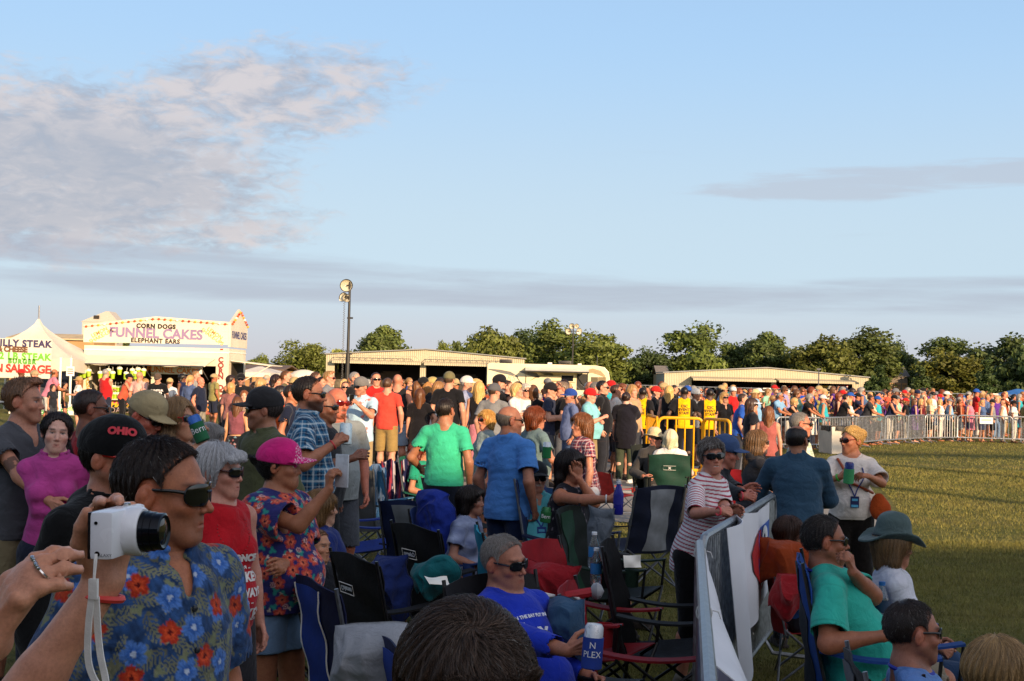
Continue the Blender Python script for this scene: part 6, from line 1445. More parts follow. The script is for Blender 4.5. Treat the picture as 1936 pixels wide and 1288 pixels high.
def chair(label, u, v, D, face, col, panel=None, tube='black', arm=None, scale=1., piping=False, cup=True, group='folding camp chairs', logo=None, xy=None, tall=1.):
    c = chair_meshes(); th = math.radians(face+180)
    if xy is None: w = at(u, v, D); off = rz(th)@np.array([0, -.38, 0])*scale; xy = (w[0]-off[0], w[1]-off[1]); tall = tall*(w[2]/(.985*scale)) if tall == 1. else tall
    r = empty('camp_chair', (*xy, 0), th, label, 'camp chair', group); r.scale = (scale, scale, scale*tall)
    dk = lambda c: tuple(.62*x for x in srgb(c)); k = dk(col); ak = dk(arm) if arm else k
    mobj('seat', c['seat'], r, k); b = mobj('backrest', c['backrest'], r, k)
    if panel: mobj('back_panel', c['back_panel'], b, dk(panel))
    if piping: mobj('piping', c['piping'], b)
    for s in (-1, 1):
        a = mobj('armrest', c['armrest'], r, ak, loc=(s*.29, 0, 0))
        if cup and s == 1: mobj('cup_holder', c['cup_holder'], a, ak, loc=(.0, 0, 0))
        mobj('brace', c[('brace', tube)], r, loc=(s*.285, 0, 0)); mobj('arm_post', c[('arm_post', tube)], r, loc=(s*.285, 0, 0)); mobj('back_post', c[('back_post', tube)], r, loc=(s*.285, 0, 0))
    for i in range(4): mobj('leg', c[('leg%d' % i, tube)], r)
    if logo:
        t, side, rot = logo; o = -.012 if side < 0 else .03
        ex = np.array([-1., 0, 0]) if side < 0 else np.array([1., 0, 0]); ez = nrm((0, -.22, 1)); 
        if rot: ex, ez = -ex, -ez
        cc = np.array([0, -.385-.035 if side < 0 else -.335, .80])
        text_flat(t, .036, cc, ex, ez, M_PRINT, b, off=.006, color=srgb('#d8d8d8'), bold=.002)
        mb = MB(); w, h = .082, .028; P = [cc+ex*a*w+ez*q*h+np.cross(ex, ez)*.006 for a, q in ((-1, -1), (1, -1), (1, 1), (-1, 1))]; mb.tube(P, .0025, 4, closed=True); mb.obj('logo_border', M_WHITE, b)
    return r
chair('blue and navy camp chair with white piping beside the floral blouse woman', 594, 1094, 5.7, 118, '#1a2450', '#2748a8', 'grey', '#15161c', 1.02, True)
chair('blue and navy camp chair with white piping half hidden by the dark haired head', 748, 1212, 4.7, 112, '#1a2450', '#2748a8', 'grey', '#15161c', 1.0, True)
chair('black camp chair with upside-down white logo beside the blue piped chair', 668, 1048, 6.76, 122, '#131315', None, 'black', logo=('Coleman', -1, True))
chair('tall black camp chair with upright white logo behind the royal blue shirt man', 784, 992, 8.0, 125, '#121214', None, 'black', logo=('Coleman', -1, False), cup=False)
chair('royal blue folded-arm camp chair behind the raised phone arm', 622, 908, 11.2, 110, '#1d3a9a', None, 'grey')
chair('navy camp chair with grey back band holding a draped blue jacket', 776, 947, 9.6, 150, '#1b2c5c', '#8f969c', 'grey', '#131a30')
chair('turquoise camp chair seen edge-on beside the blue polo man', 908, 996, 8.0, 95, '#1aa7c8', None, 'black', cup=False)
chair('grey camp chair with yellow trimmed edges by the pavement', 656, 884, 12.5, 165, '#55575b', None, 'grey', '#3a3c40', .95)
chair('navy camp chair under a red striped dark towel', 745, 876, 14.2, 150, '#20254a', None, 'grey', scale=.95)
chair('pale blue camp chair under a blue and white striped towel', 703, 886, 13.4, 120, '#4f8fb8', None, 'grey', scale=.95)
chair('dark green and black camp chair with water bottles by its arm', 1075, 958, 9.2, 70, '#14201a', '#1d5038', 'black', '#16301f')
chair('navy camp chair with pale mesh back and grey crossed legs', 1250, 918, 11.5, 214, '#1c2540', '#a9aeb4', 'grey', '#15171f')
chair('red camp chair with tall back beside the royal blue shirt man', 1016, 1022, 7.3, 62, '#b01c28', None, 'black')
chair('red camp chair holding a zebra striped bag and blue bottle', 1075, 1105, 5.9, 80, '#a81a26', None, 'black', scale=.98)
chair('black camp chair between green chair and red chair', 1150, 1022, 7.3, 80, '#141416', None, 'black')
chair('red child camp chair on the lane behind the plaid blouse woman', 1140, 893, 18.4, 120, '#d02a20', None, 'grey', scale=.72)
chair('red and black camp chair beside the barrier behind the blue cap man', 1392, 888, 13.8, 140, '#b8202c', None, 'black')
chair('black camp chair folded low beside the striped towel chair', 812, 905, 13.2, 110, '#1a1b20', None, 'grey')
# draped cloths and small things around the chairs
def drape(name, label, cat, u, v, D, w, h, face, cols, seed=1, th=.012, fn=None, lean=.25):
    rg = np.random.default_rng(seed); a_ = rg.uniform(0, 6, 6); W = at(u, v, D); t_ = math.radians(face+180)
    def f(a, b):
        x = (a-.5)*w*(1+.12*math.sin(b*3+a_[0])); y = .02*math.sin(a*31+a_[5]+b*3)+.012*math.sin(a*53+b*9)+.035*math.sin(a*17+a_[1]+b*2)+.03*math.sin(a*9+b*5+a_[2])-lean*b*.3+.05*math.sin(b*PI); z = -h*b*(1+.10*math.sin(a*7+a_[3]))+.02*math.sin(a*11+a_[4])
        return (x, y, z)
    mb = MB(); mb.sheet(f, 40, 30, th); me = mb.mesh(name, M_FABRIC); n = len(me.vertices); co_ = np.zeros(n*3); me.vertices.foreach_get('co', co_); co_ = co_.reshape(-1, 3)
    C = cols(co_/np.array([w, 1, h])) if callable(cols) else np.tile(srgb(cols), (n, 1)); at_ = me.color_attributes.new('Col', 'FLOAT_COLOR', 'POINT'); c4 = np.ones((n, 4)); c4[:, :3] = C; at_.data.foreach_set('color', c4.ravel())
    return tag(mobj(name, me, loc=W, rot=(0, 0, t_)), label, cat)
def bundle(name, label, cat, u, v, D, w, h, d, col, seed=1, face=160):
    'a crumpled garment: a thick sheet with a bulge, long ridged folds and an uneven edge'
    W = at(u, v, D); n = 90; A, B = np.meshgrid(np.linspace(-.5, .5, n), np.linspace(0, 1, n)); a, b = A.ravel(), B.ravel(); rg = np.random.default_rng(seed); p = rg.uniform(0, 6, 8)
    f1, f2, f3, f4 = Folds(seed, 22, 4, (1, .3, .5)), Folds(seed+1, 48, 4, (1, .4, .7)), Folds(seed+2, 9, 3), Folds(seed+3, 95, 3)
    P0 = np.stack([a*w, np.zeros(n*n), -h*b], 1); e = np.cos(a*PI)**.5*np.clip(b*6, 0, 1)
    y = d*.9*np.sin(np.clip(b, 0, 1)**.7*PI)**.8*np.cos(a*PI)**.7+e*(.075*(.5-np.abs(f1(P0)))+.03*(.5-np.abs(f2(P0)))+.03*f3(P0)+.006*f4(P0))
    x = a*w*(1+.18*np.sin(b*4+p[0])+.12*f3(P0*1.3))+.03*f2(P0); z = -h*b*(1+.16*np.sin(a*8+p[1]))+.05*f3(P0*1.6)+.03*np.abs(f1(P0))
    V1 = np.stack([x, -y, z], 1); V2 = V1+np.array([0, .014, -.004]); V = np.concatenate([V1, V2]); i = (np.arange(n-1)[:, None]*n+np.arange(n-1)).ravel(); F = np.stack([i, i+1, i+n+1, i+n], 1); m = n*n
    G = np.stack([i+m, i+n+m, i+n+1+m, i+1+m], 1); ed = np.concatenate([np.arange(n-1), ]); Fs = [F, G]
    for s0, st in ((0, 1), (n*(n-1), 1), (0, n), (n-1, n)): k = s0+st*np.arange(n-1); Fs.append(np.stack([k, k+st, k+st+m, k+m], 1))
    c = np.tile(srgb(col), (2*m, 1)); return tag(mobj(name, npmesh(name, V, np.concatenate(Fs), MATS['cloth'], c), loc=W, rot=(0, 0, math.radians(face+180))), label, cat)
def stripes_c(cs, k, wob=.3):
    cs = [np.array(srgb(c)) for c in cs]
    def fn(p): i = (np.floor((p[:, 0]+.5)*k+wob*np.sin(p[:, 2]*9)+np.sin(p[:, 0]*37)*.4) % len(cs)).astype(int); return np.array(cs)[i]
    return fn
drape('towel', 'blue and white striped towel hanging over a chair back by the lane', 'towel', 703, 880, 13.25, .26, .62, 170, stripes_c(['#d8e4ec', '#3f94c4', '#7fb8d8', '#e4ecf0', '#2f7cae'], 14), 3)
drape('towel', 'dark navy towel with red and white stripes over a chair back', 'towel', 745, 871, 14.05, .30, .60, 175, stripes_c(['#1c2048', '#8c2438', '#20244c', '#c8bfc8', '#1c2048', '#5a2a50'], 18), 4)
bundle('jacket', 'royal blue jacket draped over the navy chair', 'jacket', 822, 938, 9.3, 0.28, 0.42, 0.07, '#1a2f86', 5)
bundle('jacket', 'grey sweatshirt bundled between the blue piped chairs', 'jacket', 712, 1196, 4.9, 0.40, 0.42, 0.16, '#8d9096', 6)
bundle('throw', 'orange throw hanging over the red chair behind the brown haired woman', 'blanket', 1482, 1034, 8.1, 0.34, 0.26, 0.09, '#8c3814', 7)
bundle('jacket', 'red jacket sagging off the back of the red chair', 'jacket', 1042, 1062, 6.5, 0.24, 0.36, 0.1, '#86141e', 8)
bundle('bag', 'red stuff sack hanging beside the red chair by the barrier', 'bag', 1492, 1088, 7.7, 0.2, 0.26, 0.12, '#86121a', 9)
bundle('jacket', 'teal jacket bundled under the tall black chair', 'jacket', 822, 1052, 7.4, 0.26, 0.24, 0.12, '#115a60', 10)
bundle('jacket', 'grey hooded jacket hung over a chair arm by the green chair', 'jacket', 1135, 966, 9.0, 0.18, 0.34, 0.08, '#60676f', 12)
bundle('bag', 'navy chair bag hanging from the blue folded chair', 'bag', 735, 1042, 8.0, 0.26, 0.4, 0.16, '#1c2c62', 13)
drape('bag', 'zebra striped tote bag standing on the red chair seat', 'bag', 1040, 1140, 5.7, .26, .24, 160, stripes_c(['#e4e0dc', '#17171a'], 13, 1.1), 14, .05)
bundle('bag', 'dusty blue cloth bag hanging at the red chair arm', 'bag', 1072, 1140, 5.55, 0.18, 0.2, 0.07, '#2f4d6a', 15)
def bottle(label, u, v, D, h=.21, col='#cfe0ea', cap='#e8ecf0', lab='#2f7fc0', glass=True):
    W = at(u, v, D); r = empty('bottle', (W[0], W[1], W[2]-h), 0, label, 'bottle'); k = h/.21
    t = P_('clear_plastic', '#e8f0f4', .08, nscale=20, namt=.05, Transmission_Weight=.85, spec=.5) if glass else P_('bot'+col, col, .2)
    mb = MB(); mb.lathe([(.028*k, 0), (.032*k, .008*k), (.032*k, .06*k), (.029*k, .075*k), (.032*k, .09*k), (.032*k, .13*k), (.014*k, .185*k), (.014*k, .195*k)], n=16); mb.obj('body', t, r)
    mb = MB(); mb.lathe([(.016*k, .193*k), (.016*k, .21*k)], n=12); mb.obj('cap', P_('cap'+cap, cap, .4), r); mb = MB(); mb.lathe([(.0326*k, .065*k), (.0326*k, .125*k)], n=16, caps=False); mb.obj('label', P_('lab'+lab, lab, .5), r); return r
def can(label, pos, axis=(0, 0, 1), koozie=None, col='#c8ccd0', top='#c8ccd0', h=.122, r=.033, text=None, tdir=None, name='can', tcol='#e8e8ea'):
    z = nrm(axis); x = nrm(np.cross((0.3, -1, .1), z)); R = np.stack([x, np.cross(z, x), z], 1); o = empty(name, pos, 0, label, 'drink can'); o.rotation_euler = Matrix(R.tolist()).to_euler()
    mb = MB(); mb.lathe([(r*.8, -h/2), (r, -h/2+.006), (r, h/2-.012), (r*.8, h/2), (r*.78, h/2-.003)], n=20); mb.obj('body', P_('can'+col, col, .3, metal=.3, nscale=30), o)
    if koozie: mb = MB(); mb.lathe([(r*.9, -h/2-.004), (r+.004, -h/2), (r+.004, h*.2), (r+.0005, h*.2)], n=20); kz = mb.obj('sleeve', P_('koozie'+koozie, koozie, .85, nscale=60, bump=.2), o)
    if text:
        V, Fs = text_mesh(*text); d = R.T@nrm(tdir if tdir is not None else (0, -1, 0)); a0 = math.atan2(d[1], d[0]); rr = r+.0065
        P = [(rr*math.cos(a0+x/rr), rr*math.sin(a0+x/rr), y-.012) for x, y, _ in V]; me = bpy.data.meshes.new('lettering'); me.from_pydata([tuple(map(float, p)) for p in P], [], Fs); me.materials.append(M_PRINT); mobj('lettering', me, o, srgb(tcol))
    return o
bottle('water bottle standing in the upper cup holder of the green chair', 1124, 1006, 7.6); bottle('water bottle in the lower cup holder below the other bottle', 1128, 1036, 7.3)
bottle('water bottle with dark label on the arm beside the sea green shirt man', 1668, 1100, 6.5, .22, lab='#1c3550', cap='#2f6cb0')
p = at(1128, 1118, 5.9); mb = MB(); mb.lathe([(.0, -.035), (.03, -.02), (.04, .0), (.03, .02), (0, .035)], (0, 0, 0), 14, 0, ry(PI/2)); mb.tube([(-.16, 0, -.03), (0, 0, 0)], .022, 8, 1); tag(mb.obj('umbrella', [P_('grey_cap', '#8f9094', .5), P_('umb_red', '#a81a26', .7)], loc=p), 'furled red umbrella with grey tip lying on the red chair arm', 'umbrella')
p = gnd(1140, 1080); mb = MB(); mb.sheet(lambda a, b: ((a-.5)*.10, (b-.5)*.07, .006+.012*math.sin(a*5)*math.sin(b*4)), 8, 6, .001); tag(mb.obj('paper', M_WHITE, loc=(*at(1195, 1062, 7.2)[:2], at(1195, 1062, 7.2)[2]), rot=(1.2, 0, .2)), 'crumpled white paper slip tucked on the black chair', 'paper')
mb = MB(); mb.sheet(lambda a, b: ((a-.5)*.12, (b-.5)*.09, .01*math.sin(a*5)*math.sin(b*4)), 8, 6, .001); tag(mb.obj('paper', M_WHITE, loc=at(828, 1098, 6.5), rot=(.3, .1, .4)), 'folded white paper lying on the black chair seat', 'paper')
p = at(1400, 1140, 7.4); mb = MB(); mb.box((0, 0, .14), (.24, .24, .28)); mb.box((0, 0, .285), (.26, .26, .02)); mb.box((0, 0, .2), (.25, .25, .015)); tag(mb.obj('cooler_box', M_WHITE, loc=(p[0]+.12, p[1]+1.0, 0.004), bevel=.012), 'small white foam box on the grass under the barrier banner', 'box')
# ------------------------------------------------------------------ the people nearest the camera
def HA(u, v, D, **k): return dict(world=at(u, v, D), **k)
def d2(u0, v0, D0, u1, v1, D1): return nrm(at(u1, v1, D1)-at(u0, v0, D0))
def hawaii(V, N, C, J):
    fo = Folds(4, 160, 5); fo2 = Folds(8, 420, 4); t = (fo(V)+.8*fo2(V))[:, None]; C[:] = np.array(srgb('#28426a'))*(1+.5*t)+np.array([.0, .012, .05])*np.clip(t, 0, 1)
    stamps(V, N, C, 420, fern('#7c7c60'), .042, 1, .60); stamps(V, N, C, 130, blob('#747a5e', .15), .016, 7, 1.6)
    stamps(V, N, C, 80, hibiscus('#4b74b8', '#3560a8', '#a8b4c8'), .033, 2, 1.25); stamps(V, N, C, 70, hibiscus('#a8301c', '#c84826', '#5a0f12'), .029, 5, 1.8)
def floral(V, N, C, J):
    fo = Folds(4, 120, 5); C[:] = np.array(srgb('#2b2c66'))*(1+.25*fo(V)[:, None]); stamps(V, N, C, 200, blob('#2f8f86', .3), .024, 3, .9); stamps(V, N, C, 120, blob('#c8b8a8', .2), .012, 4, 1.5)
    stamps(V, N, C, 150, hibiscus('#b8443a', '#d86a50', '#3a1226', 6), .038, 5, .85); stamps(V, N, C, 90, hibiscus('#c8a0a0', '#7a3a5a', '#e0c8b0', 7), .018, 6, 1.6)
def sleeve_cut(J):
    def f(V, N, C): pass
    return f
# man in the hawaiian shirt
JH = person('man in blue shirt with red and blue hibiscus print and black wraparound sunglasses', 306, 825, 2.95, face=54, hf=84, fat=.25, tone='#a5633f', res=.006, heads=.003, handres=.005, hp=.02,
    top=dict(kind='shirt', print=hawaii, loose=.02, seed=4, vneck=.06, folds=.006, res=.0045), bot=dict(kind='shorts', col='#6d6652'), hair=('short', '#241812'), gl=dict(color='#101012', wrap=1.15, big=1.25),
    fc=dict(stub='#5a4a44', stub_a=.3, nose=.004, jaw=1.08, chin=1.1, w=1.0), arms=('hang', 'hang'), strand=dict(n=14000, L=.015, col=srgb('#2c1e16'), var=.55, lift=.16, jit=.2, seg=3, r=.0007, grey=.012, down=.05, crown=(0, -.06, .11)), lean=.02)
def haw_extra():
    J = JH; mb = MB()
    for i in range(3): c = J['tp'](.0, .16, .44-.09*i); p = J['Ft'].drop(np.array([c]), J['T2'][:, 1], .003, .12, 60)[0]; mb.lathe([(.007, -.002), (.007, .002), (.004, .003)], p, 10, 0, J['T2']@rx(-PI/2))
    mb.obj('button', P_('button_dark', '#20242c', .3), J['top'])
haw_extra()
# black cap
def capohio(V, C, J): pass
JC = person('man in black baseball cap with red lettering and red framed glasses', 214, 787, 4.25, face=60, hf=78, fat=.3, tone='#a86a4c', top=dict(kind='hoodie', col='#0c0c0e', seed=8), bot=dict(kind='trousers', col='#15161a'), hair=('short', '#17110e'), hat=('cap', '#0b0b0d'), gl=dict(color='#c22a20', big=.95), headz=.14, fc=dict(stub='#4a3028', nose=.002), heads=.004, hp=.03)
h = JC['Rh']; text_on(JC['Fcap'], 'OHIO', .034, JC['H']+h@np.array([.06, .055, .092]), h@np.array([-.42, .85, -.02]), h@np.array([.82, .42, .38]), M_PRINT, JC['hat'], '#c8303c', bold=.0025, spacing=1.05)
# two hands holding a white compact camera
def hands_person():
    cpos = at(203, 1010, 1.62); z = np.array([0, 0, 1.]); fx = nrm(np.array([.995, -.09, .02])); sd = np.cross(z, fx); R = np.stack([fx, sd, z], 1)
    lw = at(40, 1186, 1.50); rw = at(196, 1100, 1.72)
    def paint(V, C, J):
        for n in 'LR':
            for i, (p, d) in enumerate(J['tips'+n]):
                up = -J['pn'+n]-(-J['pn'+n]@d)*d; up = nrm(up); c = p-d*.001+up*.006; r = V-c; m = np.clip(1.2-((r@d)/.0075)**2-((np.linalg.norm(r-(r@d)[:, None]*d, axis=1))/.0065)**2, 0, 1)*((r@up) > -.004); m = np.clip(m*2, 0, 1)[:, None]; C[:] = C*(1-m)+np.array(srgb('#dcb6a4'))*m
        fo = Folds(12, 150, 4); C *= (1+.07*fo(V))[:, None]
    J = person('person at the edge holding up a white compact camera with ringed fingers', -640, 640, 1.32, face=66, hf=80, sex='f', fat=.25, tone='#c08260', res=.006, heads=.006, handres=.0022, scale=1.0, top=dict(kind='tee', col='#3a3f4a'), bot=dict(kind='trousers', col='#22252c'), hair=('bob', '#5a4030'), shoes='#303030', fc=dict(paint=paint), strand={'n': 10, 'L': .05},
        arms=({'world': rw, 'whd': nrm(np.array([.12, .08, 1.])), 'wpn': nrm(np.array([.45, -.85, .0])), 'curl': .45, 'pole': (.3, -.3, -1)}, {'world': lw, 'whd': d2(40, 1186, 1.50, 104, 1064, 1.50), 'wpn': nrm(np.array([.74, .60, -.35])), 'curl': .36, 'pole': (.5, -.3, -1)}), lean=.05)
    # rings on the near hand, wrist band on the far one
    W, hd, pn, k = J['wrR'], J['hdR'], J['pnR'], .93; th_ = np.cross(hd, pn)
    for b, nm in ((.010, 'ring'), (-.0105, 'ring')):
        a = J['cuR']*1.15; d = math.cos(a)*hd+math.sin(a)*pn; c = W+k*(hd*.078+th_*b+pn*.002)+k*d*.030; u_ = nrm(np.cross(d, th_)); mb = MB()
        mb.tube([c+(th_*math.cos(t)+u_*math.sin(t))*.0128 for t in np.linspace(0, 2*PI, 18, endpoint=False)], .0019, 6, closed=True)
        for q in range(-2, 3): t = -PI/2+q*.28; v = c+(th_*math.cos(t)+u_*math.sin(t)*(1 if (u_@pn) > 0 else -1))*.0138; mb.lathe([(.0, -.002), (.0024, -.001), (.0024, .001), (0, .002)], v, 8)
        mb.obj('ring', M_SILVER, J['root'])
    wb = wristband(J, 'L', '#e04038', w=.009, along=.02)
    # the camera
    r = empty('camera_compact', cpos, 0, 'white compact camera with extended black zoom lens and dangling white strap', 'camera'); r.name = 'compact_camera'; r.rotation_euler = Matrix(R.tolist()).to_euler()
    wm = P_('camera_white', '#e4e4e8', .22, nscale=20, namt=.04); bk = P_('camera_black', '#0c0c10', .18, nscale=20)
    mb = MB(); mb.box((0, .035, 0), (.030, .112, .060)); mb.obj('body', wm, r, bevel=.006); mb = MB(); mb.box((-.0155, .035, 0), (.004, .110, .058)); mb.obj('screen_back', bk, r, bevel=.0015)
    mb = MB(); mb.lathe([(.0305, .012), (.0315, .02), (.0315, .030), (.029, .034)], (0, .035, 0), 32, 0, ry(PI/2)); mb.obj('lens_ring', wm, r)
    mb = MB(); mb.lathe([(.0265, .03), (.0265, .040), (.0252, .0405), (.0252, .049), (.0238, .0495), (.0238, .060), (.021, .0615), (.017, .059)], (0, .035, 0), 32, 0, ry(PI/2)); mb.obj('lens_barrel', P_('lens_barrel', '#0e1018', .16, nscale=40, metal=.5), r)
    mb = MB(); mb.lathe([(.0170, .0595), (.010, .061), (.0, .0615)], (0, .035, 0), 24, 0, ry(PI/2), caps=False); mb.obj('lens_glass', M_LENS, r)
    mb = MB(); mb.lathe([(.006, .029), (.006, .033), (.004, .034)], (0, .06, 0), 14); mb.obj('shutter_button', M_SILVER, r)
    text_flat('GALAXY', .0055, (.004, -.0211, -.024), (1, 0, 0), (0, 0, 1), M_PRINT, r, off=.0004, color=srgb('#55565c'))
    mb = MB(); mb.lathe([(.0022, 0), (.0022, .0012)], (-.006, -.021, .016), 10, 0, rx(PI/2)); mb.lathe([(.0032, 0), (.0032, .0015)], (-.004, -.021, -.022), 10, 0, rx(PI/2)); mb.obj('port', bk, r)
    sm = P_('strap_white', '#e0ddd8', .7, nscale=80, namt=.08, bump=.2); A = np.array([-.006, -.022, -.022])
    mb = MB(); mb.tube([A, A+np.array([.001, -.004, -.008]), A+np.array([.0, -.004, -.030])], .0012, 6); mb.tube([A+np.array([.002, 0, 0]), A+np.array([.003, -.004, -.010]), A+np.array([.001, -.004, -.030])], .0012, 6); mb.obj('strap_cord', sm, r)
    def band(P, w, th=.0014):
        mb = MB(); P = np.array(P); n = len(P); t = np.gradient(P, axis=0); t /= np.linalg.norm(t, axis=1, keepdims=True); b = np.array([0, 1., 0]); rows = []
        for i in range(n): s_ = np.cross(t[i], b); s_ = nrm(s_)*.5*w; q = b*th; rows.append([P[i]-s_-q, P[i]+s_-q, P[i]+s_+q, P[i]-s_+q])
        mb.ring(rows); return mb.obj('strap', sm, r)
    B = A+np.array([.0, -.004, -.03]); band([B, B+np.array([.0, 0, -.025])], .011, .003)
    Q = [B+np.array(x) for x in ((-.002, 0, -.022), (-.005, -.001, -.05), (-.006, -.002, -.08), (-.004, -.003, -.105), (.005, -.004, -.125), (.016, -.004, -.136), (.020, -.003, -.131), (.016, -.001, -.115), (.010, .0, -.095), (.006, .002, -.07), (.004, .002, -.045), (.003, .001, -.022))]
    # smooth the loop
    P = np.array(Q); t = np.linspace(0, len(P)-1, 60); i0 = np.clip(t.astype(int), 0, len(P)-2); f = (t-i0)[:, None]; S = P[i0]*(1-f)+P[i0+1]*f
    for _ in range(6): S[1:-1] = (S[:-2]+2*S[1:-1]+S[2:])/4
    band(S, .008)
    return J
JN = hands_person()
# young couple at the edge
def tattoo(V, C, J):
    S, E = J['shR'], J['elR']; ba = E-S; s = (V-S)@ba/(ba@ba); d = np.linalg.norm(V-S-np.clip(s, 0, 1)[:, None]*ba, axis=1); fo = Folds(3, 70, 4); m = (d < .06)&(s > .6)&(s < .86)&(fo(V) > -.1+1.6*(s-.6)); C[m] *= np.array([.28, .3, .32])
JG = person('tall young man in grey v-neck shirt with quiff and tattooed arm', 44, 716, 7.5, face=62, hf=88, fat=.1, tone='#b57a5c', top=dict(kind='tee', col='#4d4f55', vneck=.08, sleeve=.55, seed=12), bot=dict(kind='shorts', col='#7d7258', cut=1.0), hair=('quiff', '#6a4a30'), fc=dict(stub='#6a4a3a', stub_a=.15, jaw=1.05, nose=.002, paint=tattoo), arms=({'world': at(100, 975, 7.4), 'curl': .3, 'pole': (.6, -.6, -.5)}, {'world': at(96, 950, 7.1), 'curl': .25, 'pole': (.5, -.6, -.6)}), heads=.005)
JP = person('young woman in pink quarter-zip top with dark side ponytail', 112, 778, 7.25, face=15, hf=22, sex='f', fat=.1, tone='#d2a088', top=dict(kind='jacket', col='#b8448e', neck=.066, seed=15, name='pullover', loose=.008), bot=dict(kind='trousers', col='#1d2234'), hair=('side_pony', '#20120e'), fc=dict(lip=(.72, .42, .42), brow='#1c100c', jaw=.95), arms=('hang', 'cross'), heads=.0042, hr=-.08)
person('man with shaved tanned head and red shirt seen from behind', 171, 734, 8.0, face=128, hf=112, fat=.3, tone='#7d4a32', top=dict(kind='tee', col='#9a1720'), bot=dict(kind='shorts', col='#2a2d33'), hair=('buzz', '#2c1a12'), gl='#15151a', heads=.006)
person('man in white cap at the picture edge behind the grey shirt man', -74, 716, 6.3, face=95, hf=92, fat=.3, tone='#8f5a40', top=dict(kind='tee', col='#16181c'), bot=dict(kind='shorts', col='#3a3c42'), hair=('short', '#3a2418'), hat=('cap', '#b9b4a8'), headz=.14)
person('red shirted person hidden between the grey shirt man and the pink top girl', 84, 800, 8.3, face=110, hf=120, fat=.3, tone='#9a6248', top=dict(kind='tee', col='#8f131c'), bot=dict(kind='shorts', col='#2a2d33'), hair=('short', '#1c120e'))
JV = person('man in tan visor cap with red sunglasses perched on the brim', 290, 742, 7.3, face=70, hf=72, fat=.3, tone='#b8664e', top=dict(kind='tee', col='#8c1420'), bot=dict(kind='shorts', col='#4a4a48'), hair=('buzz', '#8a7458'), hat=('cap', '#a3926e'), gl='#15151a', headz=.14, hp=.38, fc=dict(stub='#8a6a5a'))
glasses(JV, {}, JV['root'], color='#c02820', up=True).name = 'spare_sunglasses'
JD = person('blond woman in red sunglasses drinking from a green sleeved can', 331, 752, 7.4, face=62, hf=66, sex='f', fat=.2, tone='#b9805e', top=dict(kind='tank', col='#d8d4cc'), bot=dict(kind='shorts', col='#3a4a6a'), hair=('long', '#8a6a44'), gl=dict(color='#c02820'), arms=('hang', {'world': at(384, 838, 7.15), 'curl': .75, 'whd': nrm((-.2, -.3, .9)), 'wpn': nrm((.3, .9, -.2)), 'pole': (.9, -.3, -.6)}), hp=-.1, heads=.0055)
can('blue can in a green foam sleeve tipped to the drinking blond woman', at(374, 810, 7.12), (-.42, .05, .9), '#16603a', '#2a62b4', h=.15, r=.036, text=('Bern', .05), tdir=(.1, -1, .2))
person('grey haired person low behind the drinking woman', 395, 800, 8.4, face=100, hf=95, sex='f', fat=.3, tone='#b88a74', top=dict(kind='tee', col='#8e9298'), bot=dict(kind='trousers', col='#3a4250'), hair=('bob', '#8d8a88'))
# grey-haired woman in red tank
JB = person('silver haired woman in red tank top with dark studded sunglasses', 413, 838, 5.35, face=48, hf=74, sex='f', fat=.5, tone='#bb8068', top=dict(kind='tank', col='#b01420', seed=21, neck=.075, name='tank_top'), bot=dict(kind='shorts', col='#2b2b30'), hair=('grey_short', '#b4b4b6'), gl=dict(color='#3a0c10', wrap=1.2, big=1.08), fc=dict(lip=(.7, .42, .42), brow='#6a5a50'), heads=.004, res=.007, strand=dict(n=7000, L=.06, col=srgb('#cfcfd2'), var=.4, down=.9, lift=.08, jit=.22, seg=5, r=.0009, crown=(-.03, -.03, .13), mx=.012), arms=('hang', 'hang'))
def red_text():
    J = JB; n = nrm(J['T2']@np.array([.25, 1, .1])); ex = J['T2']@np.array([-1., .2, 0])
    for s, z, sz in (('ONCE', .33, .040), ('a', .29, .03), ('BUCKEYE', .245, .056), ('ALWAYS', .175, .05), ('a', .135, .03), ('BUCKEYE', .075, .072)):
        text_on(J['Ft'], s, sz, J['tp'](-.035, .2, z-.03), ex, n, M_PRINT, J['top'], '#d8d0cc', off=.003, bold=.003)
    for s, z, sz in (('-', .29, .12), ('-', .135, .12)): text_on(J['Ft'], s+'  '+s, sz*.5, J['tp'](-.035, .2, z-.03), ex, n, M_PRINT, J['top'], '#d8d0cc', off=.003)
red_text()
